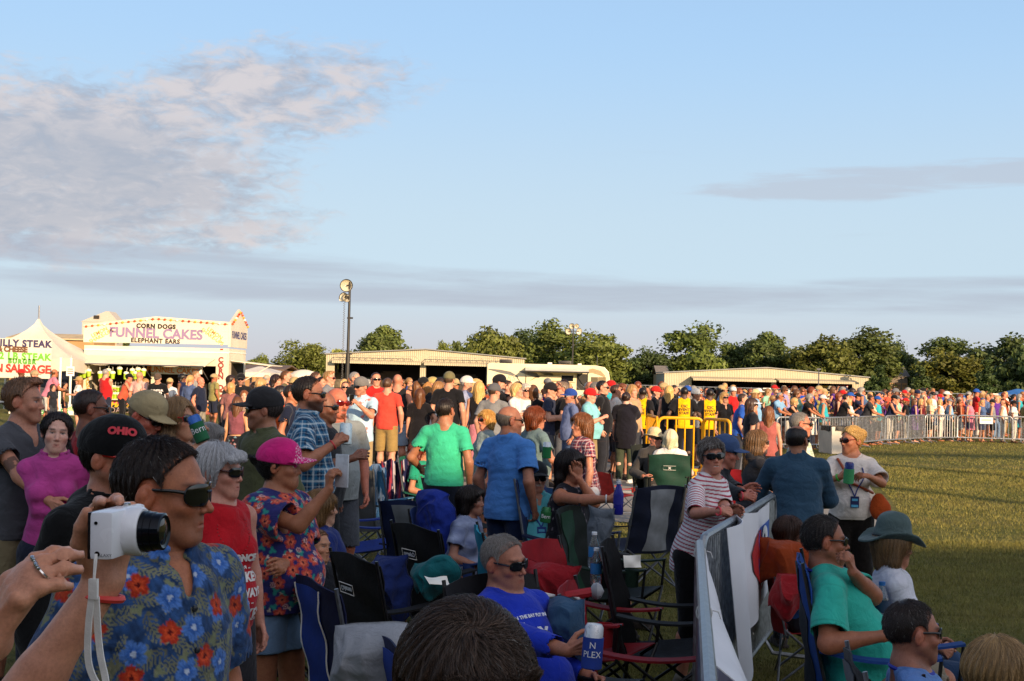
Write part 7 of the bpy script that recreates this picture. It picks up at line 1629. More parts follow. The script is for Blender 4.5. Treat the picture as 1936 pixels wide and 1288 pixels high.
def necklace(J, color, drop=.22, r=.0032, bead=True, name='necklace', half=.085, badge=None):
    'a cord or bead string from the back of the neck to the chest, lying on the clothes'
    F = J.get('Ft'); pts = []
    for t in np.linspace(-1, 1, 41):
        a = abs(t); x = math.copysign(half*math.sin(min(a*1.6, 1)*PI/2)*(1-max(0, a-.62)*1.2), t)
        z = .545-(.03+drop)*(1-a)**.9 if a < .8 else .545-.02*(1-a)
        y = .2 if a < .62 else .2-(a-.62)*.7
        pts.append(J['tp'](x*(.25+.75*min(a*2, 1)), y, z))
    P = np.array(pts); m = np.abs(np.linspace(-1, 1, 41)) < .66; Q = P.copy(); U_ = Field(); U_.ops = F.ops[:0]+J['Fbody'].ops
    class Two:
        pass
    n = J['T2'][:, 1]
    ev = lambda p: np.minimum(F.ev(p) if F else 9, J['Fbody'].ev(p))
    p0 = P+0; tt = np.zeros(len(P))
    for _ in range(50): d = ev(p0-tt[:, None]*n)-r*1.1; tt += np.clip(d, -.02, .03)*.7; tt = np.minimum(tt, .3)
    Q = p0-tt[:, None]*n; Q = Q[np.abs(np.linspace(-1, 1, 41)) < .8]
    for _ in range(2): Q[1:-1] = (Q[:-2]+2*Q[1:-1]+Q[2:])/4
    mb = MB()
    if bead:
        for i in range(len(Q)-1):
            k = max(1, int(np.linalg.norm(Q[i+1]-Q[i])/.009))
            for j in range(k): mb.lathe([(0, -r), (r, 0), (0, r)], Q[i]+(Q[i+1]-Q[i])*j/k, 6)
    else: mb.tube(Q, r, 6)
    o = mb.obj(name, P_('beads', None, .35, nscale=60) if bead else M_PRINT, J['root'], color=srgb(color))
    if badge:
        c = Q[len(Q)//2]+J['T2'][:, 1]*.006; mb = MB(); mb.box(c-J['T2'][:, 2]*.05, (.075, .004, .10), 0, J['T2']); b = mb.obj('badge', M_PRINT, J['root'], color=srgb(badge)); mb = MB(); mb.box(c-J['T2'][:, 2]*.085+J['T2'][:, 1]*.003, (.06, .003, .022), 0, J['T2']); mb.box(c-J['T2'][:, 2]*.03+J['T2'][:, 1]*.003, (.05, .003, .02), 0, J['T2']); mb.obj('badge_strip', M_PRINT, b, color=srgb('#58b0d8'))
    return o
necklace(JB, '#9a2a2a', .26, .0035)
# pink cap woman
def rhine(V, C, J):
    q, loc = headf(J, {}); l = loc(V); m = (l[:, 1] > .085); rg = np.random.default_rng(2); k = rg.random(len(V)) < .16; C[m & k] = (.75, .72, .75)
JK = person('woman in pink rhinestone cap and cold-shoulder floral blouse raising a phone', 527, 830, 6.05, face=58, hf=88, sex='f', fat=.85, tone='#9c6240', top=dict(kind='blouse', print=floral, loose=.03, sleeve=.74, flare=.03, cold=1, seed=31, neck=.075, res=.0055, folds=.007), bot=dict(kind='short_shorts', col='#6a86a4', cut=.55), hair=('bun', '#17100d'), hat=('cap', '#cf2478', rhine), headz=.14, fc=dict(lip=(.6, .36, .36)), heads=.0045, res=.008, arms=('cross', {'world': at(622, 925, 5.85), 'curl': .6, 'whd': nrm((.05, .1, 1)), 'wpn': nrm((.8, .5, .0)), 'pole': (.3, .2, -1)}), shoes='#3a2a24')
necklace(JK, '#8a2626', .24, .0035)
sh = JK['shR']; mb = MB()
p = JK['toworld'](JK['gripR']); r = empty('phone', p+np.array([.015, .0, .01]), math.radians(60), 'slim phone held up by the pink cap woman', 'phone'); mb = MB(); mb.box((0, 0, 0), (.009, .072, .15)); mb.obj('case', P_('phone_pale', '#c8ccd2', .3, nscale=20), r, bevel=.003); mb = MB(); mb.box((.006, 0, 0), (.003, .066, .138)); mb.obj('screen', M_LENS, r)
# olive shirt man and plaid man behind
person('man in olive overshirt and charcoal cap facing away from the stage', 503, 733, 8.1, face=-48, hf=-84, fat=.2, tone='#a06a4c', top=dict(kind='shirt', col='#4e5238', seed=41, sleeve=1.6, loose=.022), bot=dict(kind='trousers', col='#2c3f66'), hair=('short', '#3a3230'), hat=('cap', '#2b2a2c'), gl='#16161a', headz=.14, fc=dict(nose=.004, stub='#5a4438'))
JL = person('bearded man in blue plaid shirt holding a drink cup', 583, 710, 9.2, face=95, hf=92, fat=.45, tone='#a86a4a', top=dict(kind='shirt', pat=pat_plaid('#2c6a90', '#16304e', '#c8d4d8', .075), seed=44, loose=.02, res=.0065), bot=dict(kind='trousers', col='#121216'), hair=('short', '#20160f'), gl='#121214', fc=dict(stub='#1c120c', stub_a=.85, nose=.002), arms=('hang', {'world': at(634, 838, 8.9), 'curl': .7, 'pole': (.5, -.5, -.8)}), heads=.0055)
cg = JL['toworld'](JL['gripR'])+np.array([0, -.01, .03]); can('white plastic cup with orange straw held by the plaid shirt man', cg, (0, 0, 1), None, '#d8e4e4', h=.15, r=.043, name='drink_cup'); wristband(JL, 'R', '#c83a3a')
mb = MB(); mb.tube([cg+np.array([0, 0, .03]), cg+np.array([-.015, 0, .115]), cg+np.array([-.04, 0, .125])], .005, 6); tag(mb.obj('straw', P_('straw_orange', '#d86a2a', .5)), 'bent orange straw sticking out of the white cup', 'straw')
person('bald man in dark sleeveless shirt with an earring behind the plaid man', 612, 741, 9.9, face=85, hf=80, fat=.4, tone='#7d4c34', top=dict(kind='tank', col='#2b2c30', neck=.065), bot=dict(kind='shorts', col='#23252a'), hair=None, gl='#15151a', fc=dict(stub='#2a1a12', stub_a=.6), arms=('hang', {'world': at(668, 866, 9.6), 'curl': .4}), headz=.118)
person('bald moustached man in red sunglasses and pale grey shirt', 637, 734, 10.4, face=30, hf=42, fat=.5, tone='#b5664a', top=dict(kind='tee', col='#8a9090'), bot=dict(kind='shorts', col='#4c5058'), hair=None, gl=dict(color='#b8281e', lensc=P_('red_lens', '#5a0c08', .08, spec=.8)), fc=dict(moust='#3a2418', goatee=1), headz=.118)
# front row of the middle: teal shirt and blue polo from behind, seated ones
JT = person('man in bright green shirt with dark cropped hair turned towards the crowd', 842, 752, 12., face=168, hf=150, fat=.35, tone='#9a6444', top=dict(kind='tee', col='#38b088', hem=-.03, seed=51, res=.008), bot=dict(kind='trousers', col='#161b28'), hair=('short', '#1f1510'), arms=({'off': (.12, .22, -.36), 'curl': .5, 'pole': (.5, -.6, -.4)}, 'hang'))
JO = person('balding man in blue polo shirt with hand by his pocket', 963, 766, 10., face=142, hf=108, fat=.45, tone='#9c6448', top=dict(kind='polo', col='#4a82c8', seed=54, res=.007, loose=.02, hem=-.10), bot=dict(kind='trousers', col='#1c2a48'), hair=('bald_ring', '#5a5550'), gl='#141416', arms=('hang', {'off': (.07, .03, -.48), 'curl': .4}), heads=.0055, fc=dict(nose=.004))
def seated(label, u, v, D, face, ch=None, **k):
    k.setdefault('arms', ('rest', 'rest')); k.setdefault('recline', .2); J = person(label, u, v, D, face=face, seated=True, **k)
    if ch:
        q = J['toworld']((0, .10, 0)); c = dict(ch); lb = c.pop('label'); chair(lb, 0, 0, 0, face, c.pop('col'), xy=(q[0], q[1]), scale=J['s'], tall=c.pop('tall', 1.12), **c)
    return J
seated('red haired woman in green shirt seated by the lane', 792, 832, 14.2, 75, ch=dict(label='green camp chair with yellow piping of the red haired woman', col='#1c6a58', panel='#b8a832', tube='grey'), hf=100, sex='f', fat=.5, tone='#a8704e', top=dict(kind='tee', col='#1f8a6c'), bot=dict(kind='trousers', col='#1c2030'), hair=('bob', '#6a2410'), gl='#15151a')
seated('person in blue and white tie-dye shirt bent in a chair', 890, 918, 9.3, 70, ch=dict(label='blue camp chair of the tie-dye shirt person', col='#24407e'), sex='f', fat=.6, tone='#8a5a44', top=dict(kind='tee', pat=lambda V, N, J: (lambda t: np.array(srgb('#3d4a70'))*(1-t)+np.array(srgb('#9aa6c4'))*t)(np.clip(.5+.6*Folds(6, 40, 4)(V)+.3*Folds(9, 12, 3)(V), 0, 1)[:, None]), loose=.02), bot=dict(kind='trousers', col='#20263a'), hair=('bob', '#1c120e'), lean=.5)
JS = seated('moustached man in turquoise shirt and dark cap seated with a lanyard', 1014, 872, 10.1, 12, ch=dict(label='blue striped camp chair of the turquoise shirt man', col='#2f5f9a', panel='#9fc0d8', cup=False), hf=14, fat=.5, tone='#b0765a', top=dict(kind='shirt', col='#5ab4c0', seed=61, vneck=.08), bot=dict(kind='trousers', col='#3d5a86'), hair=('short', '#8a8580'), hat=('cap', '#22262a'), gl='#121214', headz=.14, fc=dict(moust='#b0a8a0'), arms=({'off': (-.1, .28, -.33), 'curl': .5}, {'off': (-.06, .30, -.36), 'curl': .5}))
necklace(JS, '#2a4a9a', .26, .006, False, 'lanyard', badge='#22408c'); can('green foam sleeve held on the lap of the turquoise shirt man', at(1032, 973, 9.6), (.1, 0, 1), '#14602c', '#14602c', h=.11, r=.036, text=('Bern', .04), tdir=(0, -1, 0), name='can_sleeve')
JW = seated('dark haired woman in black floral sleeveless top resting her head on her hand', 1078, 850, 9.9, 68, ch=dict(label='blue camp chair of the dark haired woman with a bottle', col='#2a3f78', tube='grey', arm='#22305a'), hf=40, sex='f', fat=.85, tone='#b5714e', top=dict(kind='tank', print=lambda V, N, C, J: (C.__setitem__(slice(None), np.array(srgb('#1a1a24'))), stamps(V, N, C, 160, blob('#8a7f86', .2), .014, 3, 1.3)), neck=.07), bot=dict(kind='capri', col='#101014'), hair=('shag', '#1d110c'), arms=({'world': at(1094, 905, 9.75), 'curl': .3, 'whd': nrm((-.1, .1, 1)), 'pole': (.3, .6, -.8)}, {'world': at(1152, 944, 9.35), 'curl': .8, 'whd': nrm((1, -.1, .0)), 'wpn': nrm((0, 1, .1)), 'pole': (.6, -.6, -.6)}), lean=.1, recline=0)
bottle('purple blue glass bottle held on the chair arm by the dark haired woman', 1170, 910, 9.3, .24, '#26278c', '#c8c8cc', '#26278c', False); wristband(JW, 'R', '#d8d8d8')
person('woman with feathered brown hair in red plaid blouse standing with one arm straight', 1100, 800, 12.3, face=-70, hf=-66, sex='f', fat=.5, tone='#b5785a', scale=.90, z0=.0, top=dict(kind='shirt', pat=pat_plaid('#8c2a38', '#3a2a48', '#d8c8c8', .06), sleeve=.45), bot=dict(kind='capri', col='#c8c8cc'), hair=('shag', '#7a4a28'), arms=('hang', 'hang'), lean=.12)
person('woman with auburn bob in grey green shirt holding a green sleeved can', 1012, 769, 13.4, face=125, hf=95, sex='f', fat=.5, tone='#a86e52', top=dict(kind='tee', col='#5f7478'), bot=dict(kind='trousers', col='#1e2430'), hair=('bob', '#7a3a1a'), gl='#2a1a1a', arms=('hang', {'off': (.1, .26, -.33), 'curl': .6}))
can('green sleeved can with silver top held near the auburn haired woman', at(1034, 851, 13.0), (0, 0, 1), '#16703a', '#c8ccd0', h=.16, r=.04)
# shaded chairs: royal blue shirt man and his can
JR = seated('grey haired man in royal blue shirt and sunglasses slouched in a chair', 950, 1009, 5.5, 44, ch=dict(label='dark camp chair of the grey haired royal blue shirt man', col='#1c1d22'), hf=52, fat=.75, tone='#a5684c', top=dict(kind='tee', col='#1c35b0', sleeve=1.85, seed=71, res=.0065), bot=dict(kind='shorts', col='#8a7a64'), hair=('buzz', '#7d7670'), gl=dict(color='#121214', wrap=1.1), recline=.35, heads=.004, hr=.10, hp=.05, fc=dict(jaw=1.12, chin=1.1, nose=.004, stub='#8a7468', stub_a=.2), arms=({'off': (.10, .26, -.30), 'curl': .5}, {'world': at(1086, 1236, 5.0), 'curl': .7, 'whd': nrm((.9, -.2, .25)), 'wpn': nrm((.1, .9, .2)), 'pole': (.6, -.5, -.6)}), strand=dict(n=7000, L=.018, col=srgb('#8d8680'), var=.5, lift=.3, jit=.3, seg=3, r=.0007, grey=.2))
n = nrm(JR['T2']@np.array([.1, 1, .25])); ex = JR['T2']@np.array([-1., 0, 0])
text_on(JR['Ft'], 'LANE ON THE BAY PUT IN BAY', .022, JR['tp'](.03, .24, .44), ex, n, M_PRINT, JR['top'], '#d8dce8', bold=.001); text_on(JR['Ft'], 'Jlex', .13, JR['tp'](.03, .24, .36), ex, n, M_PRINT, JR['top'], '#d0d4e0', bold=.004)
S, E = JR['shL'], JR['elL']; text_on(JR['Ft'], 'Hydro', .07, (S+E)/2, nrm(E-S), nrm(np.array([-.5, .2, .8])), M_PRINT, JR['top'], '#d8dce8', bold=.002)
can('tall white can in a royal blue printed sleeve held over the chair', at(1121, 1221, 4.92), (.06, .05, 1), '#1b3a94', '#d4d6da', h=.165, r=.036, text=('N\nPLEX', .034), tdir=(-.1, -1, .1)); 
can_t = text_flat
# near head from above
def crownhead():
    J = person('person with thick dark brown hair bowed close before the camera', 902, 1168, 1.62, face=22, hf=24, fat=.2, tone='#c89478', res=.009, heads=.004, hp=.36, top=dict(kind='tee', col='#2b3140'), bot=dict(kind='shorts', col='#44464c'), hair=('short', '#3d2c22'), headz=.124, fc=dict(w=1.06),
        strand=dict(n=30000, L=.062, col=srgb('#4a382c'), var=.75, lift=.13, jit=.20, seg=6, r=.0006, swirl=.55, down=.25, crown=(.012, .01, .128), grey=.006, mx=.012))
    return J
crownhead()
# right side: striped woman and neighbours at the barrier
def nb(t, z=1.1, off=(0, 0)): q = NB[1]+(NB[2]-NB[1])*t; return np.array([q[0]+off[0], q[1]+off[1], z])
JST = person('smiling woman in red and white striped shirt leaning on the barrier', 1342, 827, 7.95, face=52, hf=8, sex='f', fat=.3, tone='#b9785c', top=dict(kind='tee', pat=pat_stripes('#dcd8da', '#a83448', .025, .42), sleeve=.95, flare=.008, seed=81, res=.005, loose=.012, hem=-.15, neck=.075), bot=dict(kind='capri', col='#0c0c0f', cut=1.3, loose=.006), hair=('grey_short', '#5a5048'), gl=dict(color='#131110', big=1.1), fc=dict(smile=1, brow='#4a3a30'), lean=.24, heads=.0042, hp=-.05, hr=.08, res=.0075,
    arms=({'world': nb(.42, 1.145, (-.06, 0)), 'curl': .55, 'whd': nrm((.85, -.1, -.05)), 'pole': (.7, -.3, -.9)}, {'world': nb(.36, 1.15, (-.07, 0)), 'curl': .6, 'whd': nrm((.8, .45, -.1)), 'pole': (.7, -.4, -.9)}), shoes='#8a8378', strand=dict(n=5000, L=.036, col=srgb('#5c5048'), var=.6, down=.8, lift=.1, jit=.25, seg=4, r=.0009, grey=.35, mx=.012, crown=(-.02, -.02, .13)))
wristband(JST, 'R', '#e04048'); wristband(JST, 'L', '#20202a', along=.03)
JBC = person('man in faded blue cap and dark jacket leaning on the barrier behind the striped woman', 1372, 822, 8.9, face=75, hf=82, fat=.35, tone='#a85f48', top=dict(kind='jacket', col='#1d2026', seed=84), bot=dict(kind='trousers', col='#1c2230'), hair=('short', '#6a625c'), hat=('cap', '#3a4f76'), headz=.14, lean=.34, hp=.12, fc=dict(stub='#8a6a5a', nose=.004), arms=({'world': nb(.70, 1.16, (-.03, 0)), 'curl': .35, 'whd': nrm((.85, .3, .1)), 'pole': (.7, -.3, -.6)}, {'world': nb(.62, 1.15, (-.0, 0)), 'curl': .45, 'whd': nrm((.85, .25, -.05)), 'pole': (.9, -.3, -.4)}), heads=.0055)
wristband(JBC, 'R', '#e04048')
JLW = person('woman with long brown blond hair in charcoal hoodie and sunglasses', 1432, 813, 11.3, face=98, hf=88, sex='f', fat=.3, tone='#b98468', top=dict(kind='hoodie', col='#2c2d33', seed=87, name='hoodie'), bot=dict(kind='trousers', col='#1c1e26'), hair=('long', '#6f5234'), gl='#201616', lean=.15, arms=('lean', 'lean'))
person('grey haired man in pale checked shirt and sunglasses past the slate shirt man', 1512, 778, 11.9, face=85, hf=88, fat=.4, tone='#ad6c4e', top=dict(kind='shirt', pat=pat_plaid('#c8c8b4', '#8aa086', '#e6e2d4', .08)), bot=dict(kind='trousers', col='#2c3448'), hair=('buzz', '#75706a'), gl='#131315', fc=dict(nose=.003))
JSL = person('man in slate blue pullover leaning on the barrier seen from behind', 1507, 803, 9.5, face=172, hf=140, fat=.5, tone='#96603f', top=dict(kind='polo', col='#2c475c', sleeve=2, seed=90, res=.007, loose=.022, name='pullover'), bot=dict(kind='trousers', col='#20242e'), hair=('thin', '#1c130e'), gl='#141416', lean=.32, arms=({'off': (-.02, .30, -.30), 'curl': .5, 'pole': (.8, -.5, -.4)}, {'off': (-.02, .32, -.30), 'curl': .5, 'pole': (.6, -.6, -.5)}), heads=.0055)
necklace_back = None
q = [JSL['nb']+JSL['T2']@np.array([.075*math.cos(t), .012+.075*math.sin(t), .015]) for t in np.linspace(0, 2*PI, 24, endpoint=False)]; mb = MB(); mb.tube(q, .009, 6, closed=True); mb.obj('lanyard', M_PRINT, JSL['root'], color=srgb('#2a48a8'))
# white blouse woman
JBL = person('blond woman in white blouse with orange shoulder bag and festival badge', 1612, 806, 10.45, face=-6, hf=-62, sex='f', fat=.4, tone='#b8744e', top=dict(kind='blouse', col='#e2d6cc', loose=.018, sleeve=.8, flare=.03, seed=95, res=.0065, hem=-.03, vneck=.09, folds=.006), bot=dict(kind='trousers', col='#16110e', loose=.02), hair=('bun', '#cfa966'), gl=dict(color='#7a1c16', lensc=P_('brown_lens', '#1c0c0a', .08, spec=.8)), fc=dict(lip=(.7, .4, .38)), heads=.005, arms=({'world': at(1640, 900, 10.1), 'curl': .5, 'whd': nrm((-.9, -.2, .05)), 'pole': (.9, -.2, -.7)}, {'world': at(1588, 902, 10.15), 'curl': .75, 'whd': nrm((.5, -.5, .3)), 'wpn': nrm((.7, .5, .1)), 'pole': (.9, -.2, -.7)}))
necklace(JBL, '#2a3a7a', .34, .006, False, 'lanyard', badge='#20285a'); wristband(JBL, 'R', '#4aa838', w=.018)
can('blue can in a pale green sleeve held by the white blouse woman', at(1605, 894, 10.0), (.02, -.1, 1), '#3f9a5e', '#1c2c70', h=.16, r=.036)
def obag():
    J = JBL; T = lambda x, y, z: J['toworld'](J['tp'](x, y, z)); c = T(-.235, .13, .13); r = empty('shoulder_bag', c, 0, 'woven orange shoulder bag hanging against the white blouse', 'bag'); F = Field(); F.ell((0, 0, -.05), (.085, .04, .09), None, .02); F.ell((-.02, 0, .02), (.05, .03, .06), ry(.4), .03); fo = Folds(3, 260, 4); F.post = lambda P, d: d+.003*np.sin(P[:, 0]*330)*np.sin(P[:, 2]*330)
    V, Q = F.mesh(.006); mobj('pouch', npmesh('pouch', V, Q, MATS['cloth'], np.tile(srgb('#b0481a'), (len(V), 1))), r)
    pts = [np.array(T(x, y, z))-c for x, y, z in ((-.225, .13, .19), (-.12, .2, .24), (.02, .21, .30), (.10, .17, .44), (.135, .06, .505), (.13, -.06, .50))]; P = np.array(pts); L_ = np.array([rz(-J['th'])@(x+c-np.array(J['root'].location))/J['s'] for x in P]); ny = J['T2'][:, 1]; L_[:5] = J['Ft'].drop(L_[:5]-ny*.1, ny, .012, .2, 70); P = np.array([J['toworld'](x)-c for x in L_]); mb = MB(); mb.tube(P, .011, 6); mb.obj('strap', P_('strap_orange', '#9c4420', .7, nscale=40), r)
obag()
# seated row at the right
seated('brown haired woman seated in the red chair facing the field', 1492, 976, 8.3, 80, ch=dict(label='red camp chair with orange throw of the brown haired woman', col='#b01f26', tube='grey'), hf=86, sex='f', fat=.4, tone='#a06a4e', top=dict(kind='tee', col='#2c5a9c'), bot=dict(kind='capri', col='#2a2c34'), hair=('bob', '#3a2012'), arms=('rest', 'face'))
JTE = seated('heavy man in sea green shirt and wraparound sunglasses touching his mouth', 1556, 974, 6.25, 78, ch=dict(label='bright blue camp chair of the sea green shirt man', col='#1f54ac', panel='#2a3440', cup=False), hf=88, fat=.9, tone='#935738', top=dict(kind='tee', col='#2ea896', seed=101, res=.006, loose=.024, sleeve=.8, folds=.006), bot=dict(kind='shorts', col='#7a7060'), hair=('short', '#241b18'), gl=dict(color='#141418', wrap=1.25), recline=.30, hp=-.02, heads=.0045, fc=dict(jaw=1.12, nose=.005, stub='#3a2a22', stub_a=.25), arms=({'world': at(1612, 1082, 6.05), 'curl': .85, 'whd': nrm((-.35, -.1, 1)), 'wpn': nrm((-.8, .5, .1)), 'pole': (.3, .8, -.6)}, {'world': at(1668, 1203, 5.85), 'curl': .4, 'pole': (.5, -.4, -.7)}), strand=dict(n=5000, L=.03, col=srgb('#221a17'), var=.5, lift=.08, jit=.15, seg=4, r=.0008, grey=.03, crown=(0, .09, .09), down=.1))
q = [JTE['nb']+JTE['T2']@np.array([.085*math.cos(t), .012+.083*math.sin(t), .012-.02*math.sin(t)]) for t in np.linspace(0, 2*PI, 28, endpoint=False)]; mb = MB(); mb.tube(q, .009, 6, closed=True); mb.obj('lanyard', M_PRINT, JTE['root'], color=srgb('#2434a4'))
JCW = seated('woman in weathered teal cowboy hat and white shirt seated facing the field', 1692, 978, 6.75, 86, ch=dict(label='blue camp chair of the cowboy hat woman', col='#1f4f9f', cup=False), hf=98, sex='f', fat=.5, tone='#ad7358', top=dict(kind='tee', col='#cfd0da', sleeve=1.0, seed=104, res=.0065, loose=.016), bot=dict(kind='trousers', col='#2a4060'), hair=('bob', '#8a6a48'), hat=('cowboy', '#4e5f5f', lambda V, C, J: C.__imul__(1+.3*Folds(4, 60, 5)(V)[:, None])), headz=.165, hp=.08, heads=.0048, recline=.05, lean=.1, arms=({'off': (-.05, .3, -.35), 'curl': .4}, {'off': (-.1, .28, -.36), 'curl': .4}))
q, _ = headf(JCW, {}); mb = MB(); mb.tube([q(.099*math.cos(t), -.018+.119*math.sin(t), .058+.004*math.sin(t)) for t in np.linspace(0, 2*PI, 28, endpoint=False)], .006, 6, closed=True); mb.obj('hat_band', P_('hat_band', '#15191a', .6), JCW['hat'])
JBM = seated('man with cropped dark hair, pale blue shirt and lanyard seated at the corner', 1722, 1132, 4.4, 82, ch=dict(label='black and grey camp chair of the pale blue shirt man', col='#1e1f24', panel='#4b5058', tube='grey'), hf=96, fat=.4, tone='#9c6248', top=dict(kind='tee', col='#5f86c4', seed=107, res=.0065), bot=dict(kind='shorts', col='#a89a86'), hair=('buzz', '#2a1d18'), gl=dict(color='#101012', wrap=1.2), heads=.004, fc=dict(jaw=1.05, stub='#4a3830', stub_a=.4), recline=.12, strand=dict(n=9000, L=.011, col=srgb('#2a1e19'), var=.6, lift=.35, jit=.25, seg=2, r=.0007, grey=.02))
q = [JBM['nb']+JBM['T2']@np.array([.08*math.cos(t), .012+.078*math.sin(t), .012-.02*math.sin(t)]) for t in np.linspace(0, 2*PI, 28, endpoint=False)]; mb = MB(); mb.tube(q, .009, 6, closed=True); mb.obj('lanyard', M_PRINT, JBM['root'], color=srgb('#2434a4'))
seated('woman with streaked blond hair cut by the bottom picture edge', 1888, 1203, 4.05, 95, ch=dict(label='blue camp chair of the blond streaked woman at the corner', col='#23365e'), hf=100, sex='f', fat=.4, tone='#b58064', top=dict(kind='tee', col='#4a4e5a'), bot=dict(kind='capri', col='#2a2c34'), hair=('bob', '#9a7c50'), heads=.005, strand=dict(n=9000, L=.12, col=srgb('#a5855a'), var=.75, down=1.8, lift=.03, jit=.12, seg=6, r=.0008, mx=.005, crown=(0, -.03, .13)))
seated('person in dark shorts whose bare knee shows by the black logo chair', 600, 1000, 7.4, 60, ch=dict(label='low black camp chair of the bare kneed person', col='#15161a'), fat=.3, tone='#b07a58', top=dict(kind='tee', col='#16181e'), bot=dict(kind='shorts', col='#1c2440'), hair=('short', '#6a4a2c'))
seated('fair haired child sitting low behind the raised phone arm', 606, 926, 8.0, 110, hf=110, sex='m', tone='#b98a6c', top=dict(kind='tee', col='#1c2c68'), bot=dict(kind='shorts', col='#222630'), hair=('bob', '#7a5a34'), fc=dict(w=1.0))
# ------------------------------------------------------------------ the middle of the crowd, one by one
def Mp(label, u, v, s, face, top, bot, hair, sex='m', tone='#b5785a', **k):
    def gar(x, dk):
        if isinstance(x, dict): return x
        a = x.split(); return dict(kind=a[0], col=a[1])
    k.setdefault('group', 'people standing in the middle of the crowd')
    if isinstance(hair, str): a = hair.split(); hair = (a[0], a[1]) if a[0] != 'none' else None
    return person(label, u, v, FPX/s, face=face, sex=sex, tone=tone, top=gar(top, 'tee'), bot=gar(bot, 'shorts'), hair=hair, **k)
JF = Mp('man in pale blue flamingo print shirt and backwards grey cap looking at his phone', 684, 713, 130, -20, dict(kind='shirt', print=lambda V, N, C, J: (C.__setitem__(slice(None), np.array(srgb('#a9c6d8'))), stamps(V, N, C, 26, flamingo, .065, 3, .9)), loose=.02, res=.009), 'shorts #9c8660', 'short #3a2a1e', hat=('cap_back', '#6f6d6c'), gl='#141212', headz=.14, hf=-40, lod=0, heads=.0065, arms=('phone', 'hold'), fc=dict(stub='#5a4030'))
wristband(JF, 'R', '#d83a38'); p = JF['toworld'](JF['gripL']); 
r = empty('phone', p+np.array([0, -.02, .04]), .6, 'black phone in the hand of the flamingo shirt man', 'phone'); mb = MB(); mb.box((0, 0, 0), (.075, .009, .15)); mb.obj('case', P_('phone_black', '#15151a', .3), r, bevel=.003); mb = MB(); mb.box((0, -.006, 0), (.066, .003, .138)); mb.obj('screen', M_LENS, r)
can('silver can held at the waist by the flamingo shirt man', JF['toworld'](JF['gripR']), (.1, 0, 1), None, '#c8b8a8', h=.13)
Mp('man in coral polo shirt and khaki shorts walking away on the lane', 733, 714, 106, 172, 'polo #cc4436', 'shorts #8f7748', 'short #4a3220', hf=165, fat=.4, step=.6)
Mp('bald man in black sleeveless shirt, denim shorts and cowboy boots seen from behind', 752, 708, 99, 178, 'tank #1d1c20', 'shorts #8a9cb0', 'none', fat=.6, tone='#b06a4c', shoes='B#7a5836', headz=.118)
Mp('woman with long brown hair in black dress seen from behind', 794, 735, 106, 178, dict(kind='dress', col='#141216', sleeve=.7, low=-.5), dict(kind='skirt', col='#141216', cut=.5), 'long #5a3418', 'f', arms=('hang', 'hip'))
Mp('man in red shirt and black vest with sunglasses beside the light mast', 711, 704, 98, 40, 'tee #b3201e', 'trousers #22242c', 'short #3a2418', gl='#121212', hf=20)
Mp('grey haired man in black jacket with sunglasses turned to the stage', 671, 703, 96, 70, 'jacket #15151a', 'trousers #23252e', 'short #8a8480', gl='#121212')
Mp('man in grey shirt with black sunglasses small between plaid man and flamingo man', 653, 721, 92, 10, 'tee #6a6d72', 'trousers #20222a', 'short #1f1612', gl='#121212')
Mp('man with spiky sandy hair and red sunglasses in grey shirt', 622, 702, 96, 80, 'tee #72757c', 'shorts #4a4c54', 'quiff #8a6a40', gl='#b8281e')
Mp('dark haired man in orange shirt behind the olive shirt man', 531, 728, 140, 120, 'tee #d0541c', 'shorts #3a3c44', 'short #20150f', lod=1)
Mp('tanned man in navy shirt behind the plaid shirt man', 551, 727, 148, 85, 'tee #161c30', 'shorts #3a3c44', 'short #24180f', tone='#9c5a38', lod=1)
Mp('brown haired man in olive shirt beyond the plaid man', 541, 700, 96, 85, 'tee #5a5638', 'trousers #2a2c34', 'short #5a3a20')
Mp('dark haired woman in grey top beyond the olive shirt man', 522, 708, 96, 60, 'tee #7c7a70', 'trousers #2a2c34', 'bob #2a1810', 'f')
Mp('woman in straw hat and sunglasses beyond the plaid man', 557, 712, 100, 40, 'tee #8c8266', 'shorts #3a3c44', 'long #6a4828', 'f', hat=('straw', '#b8a070'), gl='#141212', headz=.16)
Mp('man with brown hair peeking over the plaid shirt man', 597, 703, 92, 100, 'tee #8a3a30', 'trousers #22242c', 'short #4a3020')
Mp('dark haired man behind the bald moustached man', 608, 712, 96, 60, 'tee #2a2d36', 'trousers #22242c', 'short #1c1410')
Mp('black capped man in charcoal shirt beside the woman in black dress', 800, 713, 98, 150, 'tee #2c2c30', 'shorts #33363e', 'short #1f1612', hat=('cap', '#17171a'), headz=.14)
Mp('woman with brown wavy hair in dark top left of the pale capped man', 789, 721, 98, 170, 'tee #3a3438', 'shorts #33363e', 'wavy #6a4424', 'f')
Mp('woman with golden brown hair and maroon top under a straw coloured cap', 808, 722, 98, 165, 'tee #5a2228', 'shorts #33363e', 'wavy #9a6c38', 'f')
Mp('man in straw coloured cap and rust shirt further back', 817, 713, 92, 90, 'tee #8a4a30', 'shorts #33363e', 'short #4a3020', hat=('cap', '#b09a60'), headz=.14)
Mp('woman in white tank top with one arm raised', 829, 721, 100, 120, 'tank #d8d2cc', 'shorts #4a5a78', 'long #8a6238', 'f', arms=('up', 'hang'))
Mp('tall man in black shirt and olive cap seen from behind', 849, 703, 106, 165, 'tee #141418', 'shorts #85724c', 'short #4a3828', hat=('cap', '#6a6446'), headz=.14, fat=.5)
Mp('grey man in white cap and lilac shirt facing the stage', 882, 711, 100, 80, 'tee #8c93b0', 'shorts #55585f', 'short #8a8680', hat=('cap', '#d8d2c8'), headz=.14)
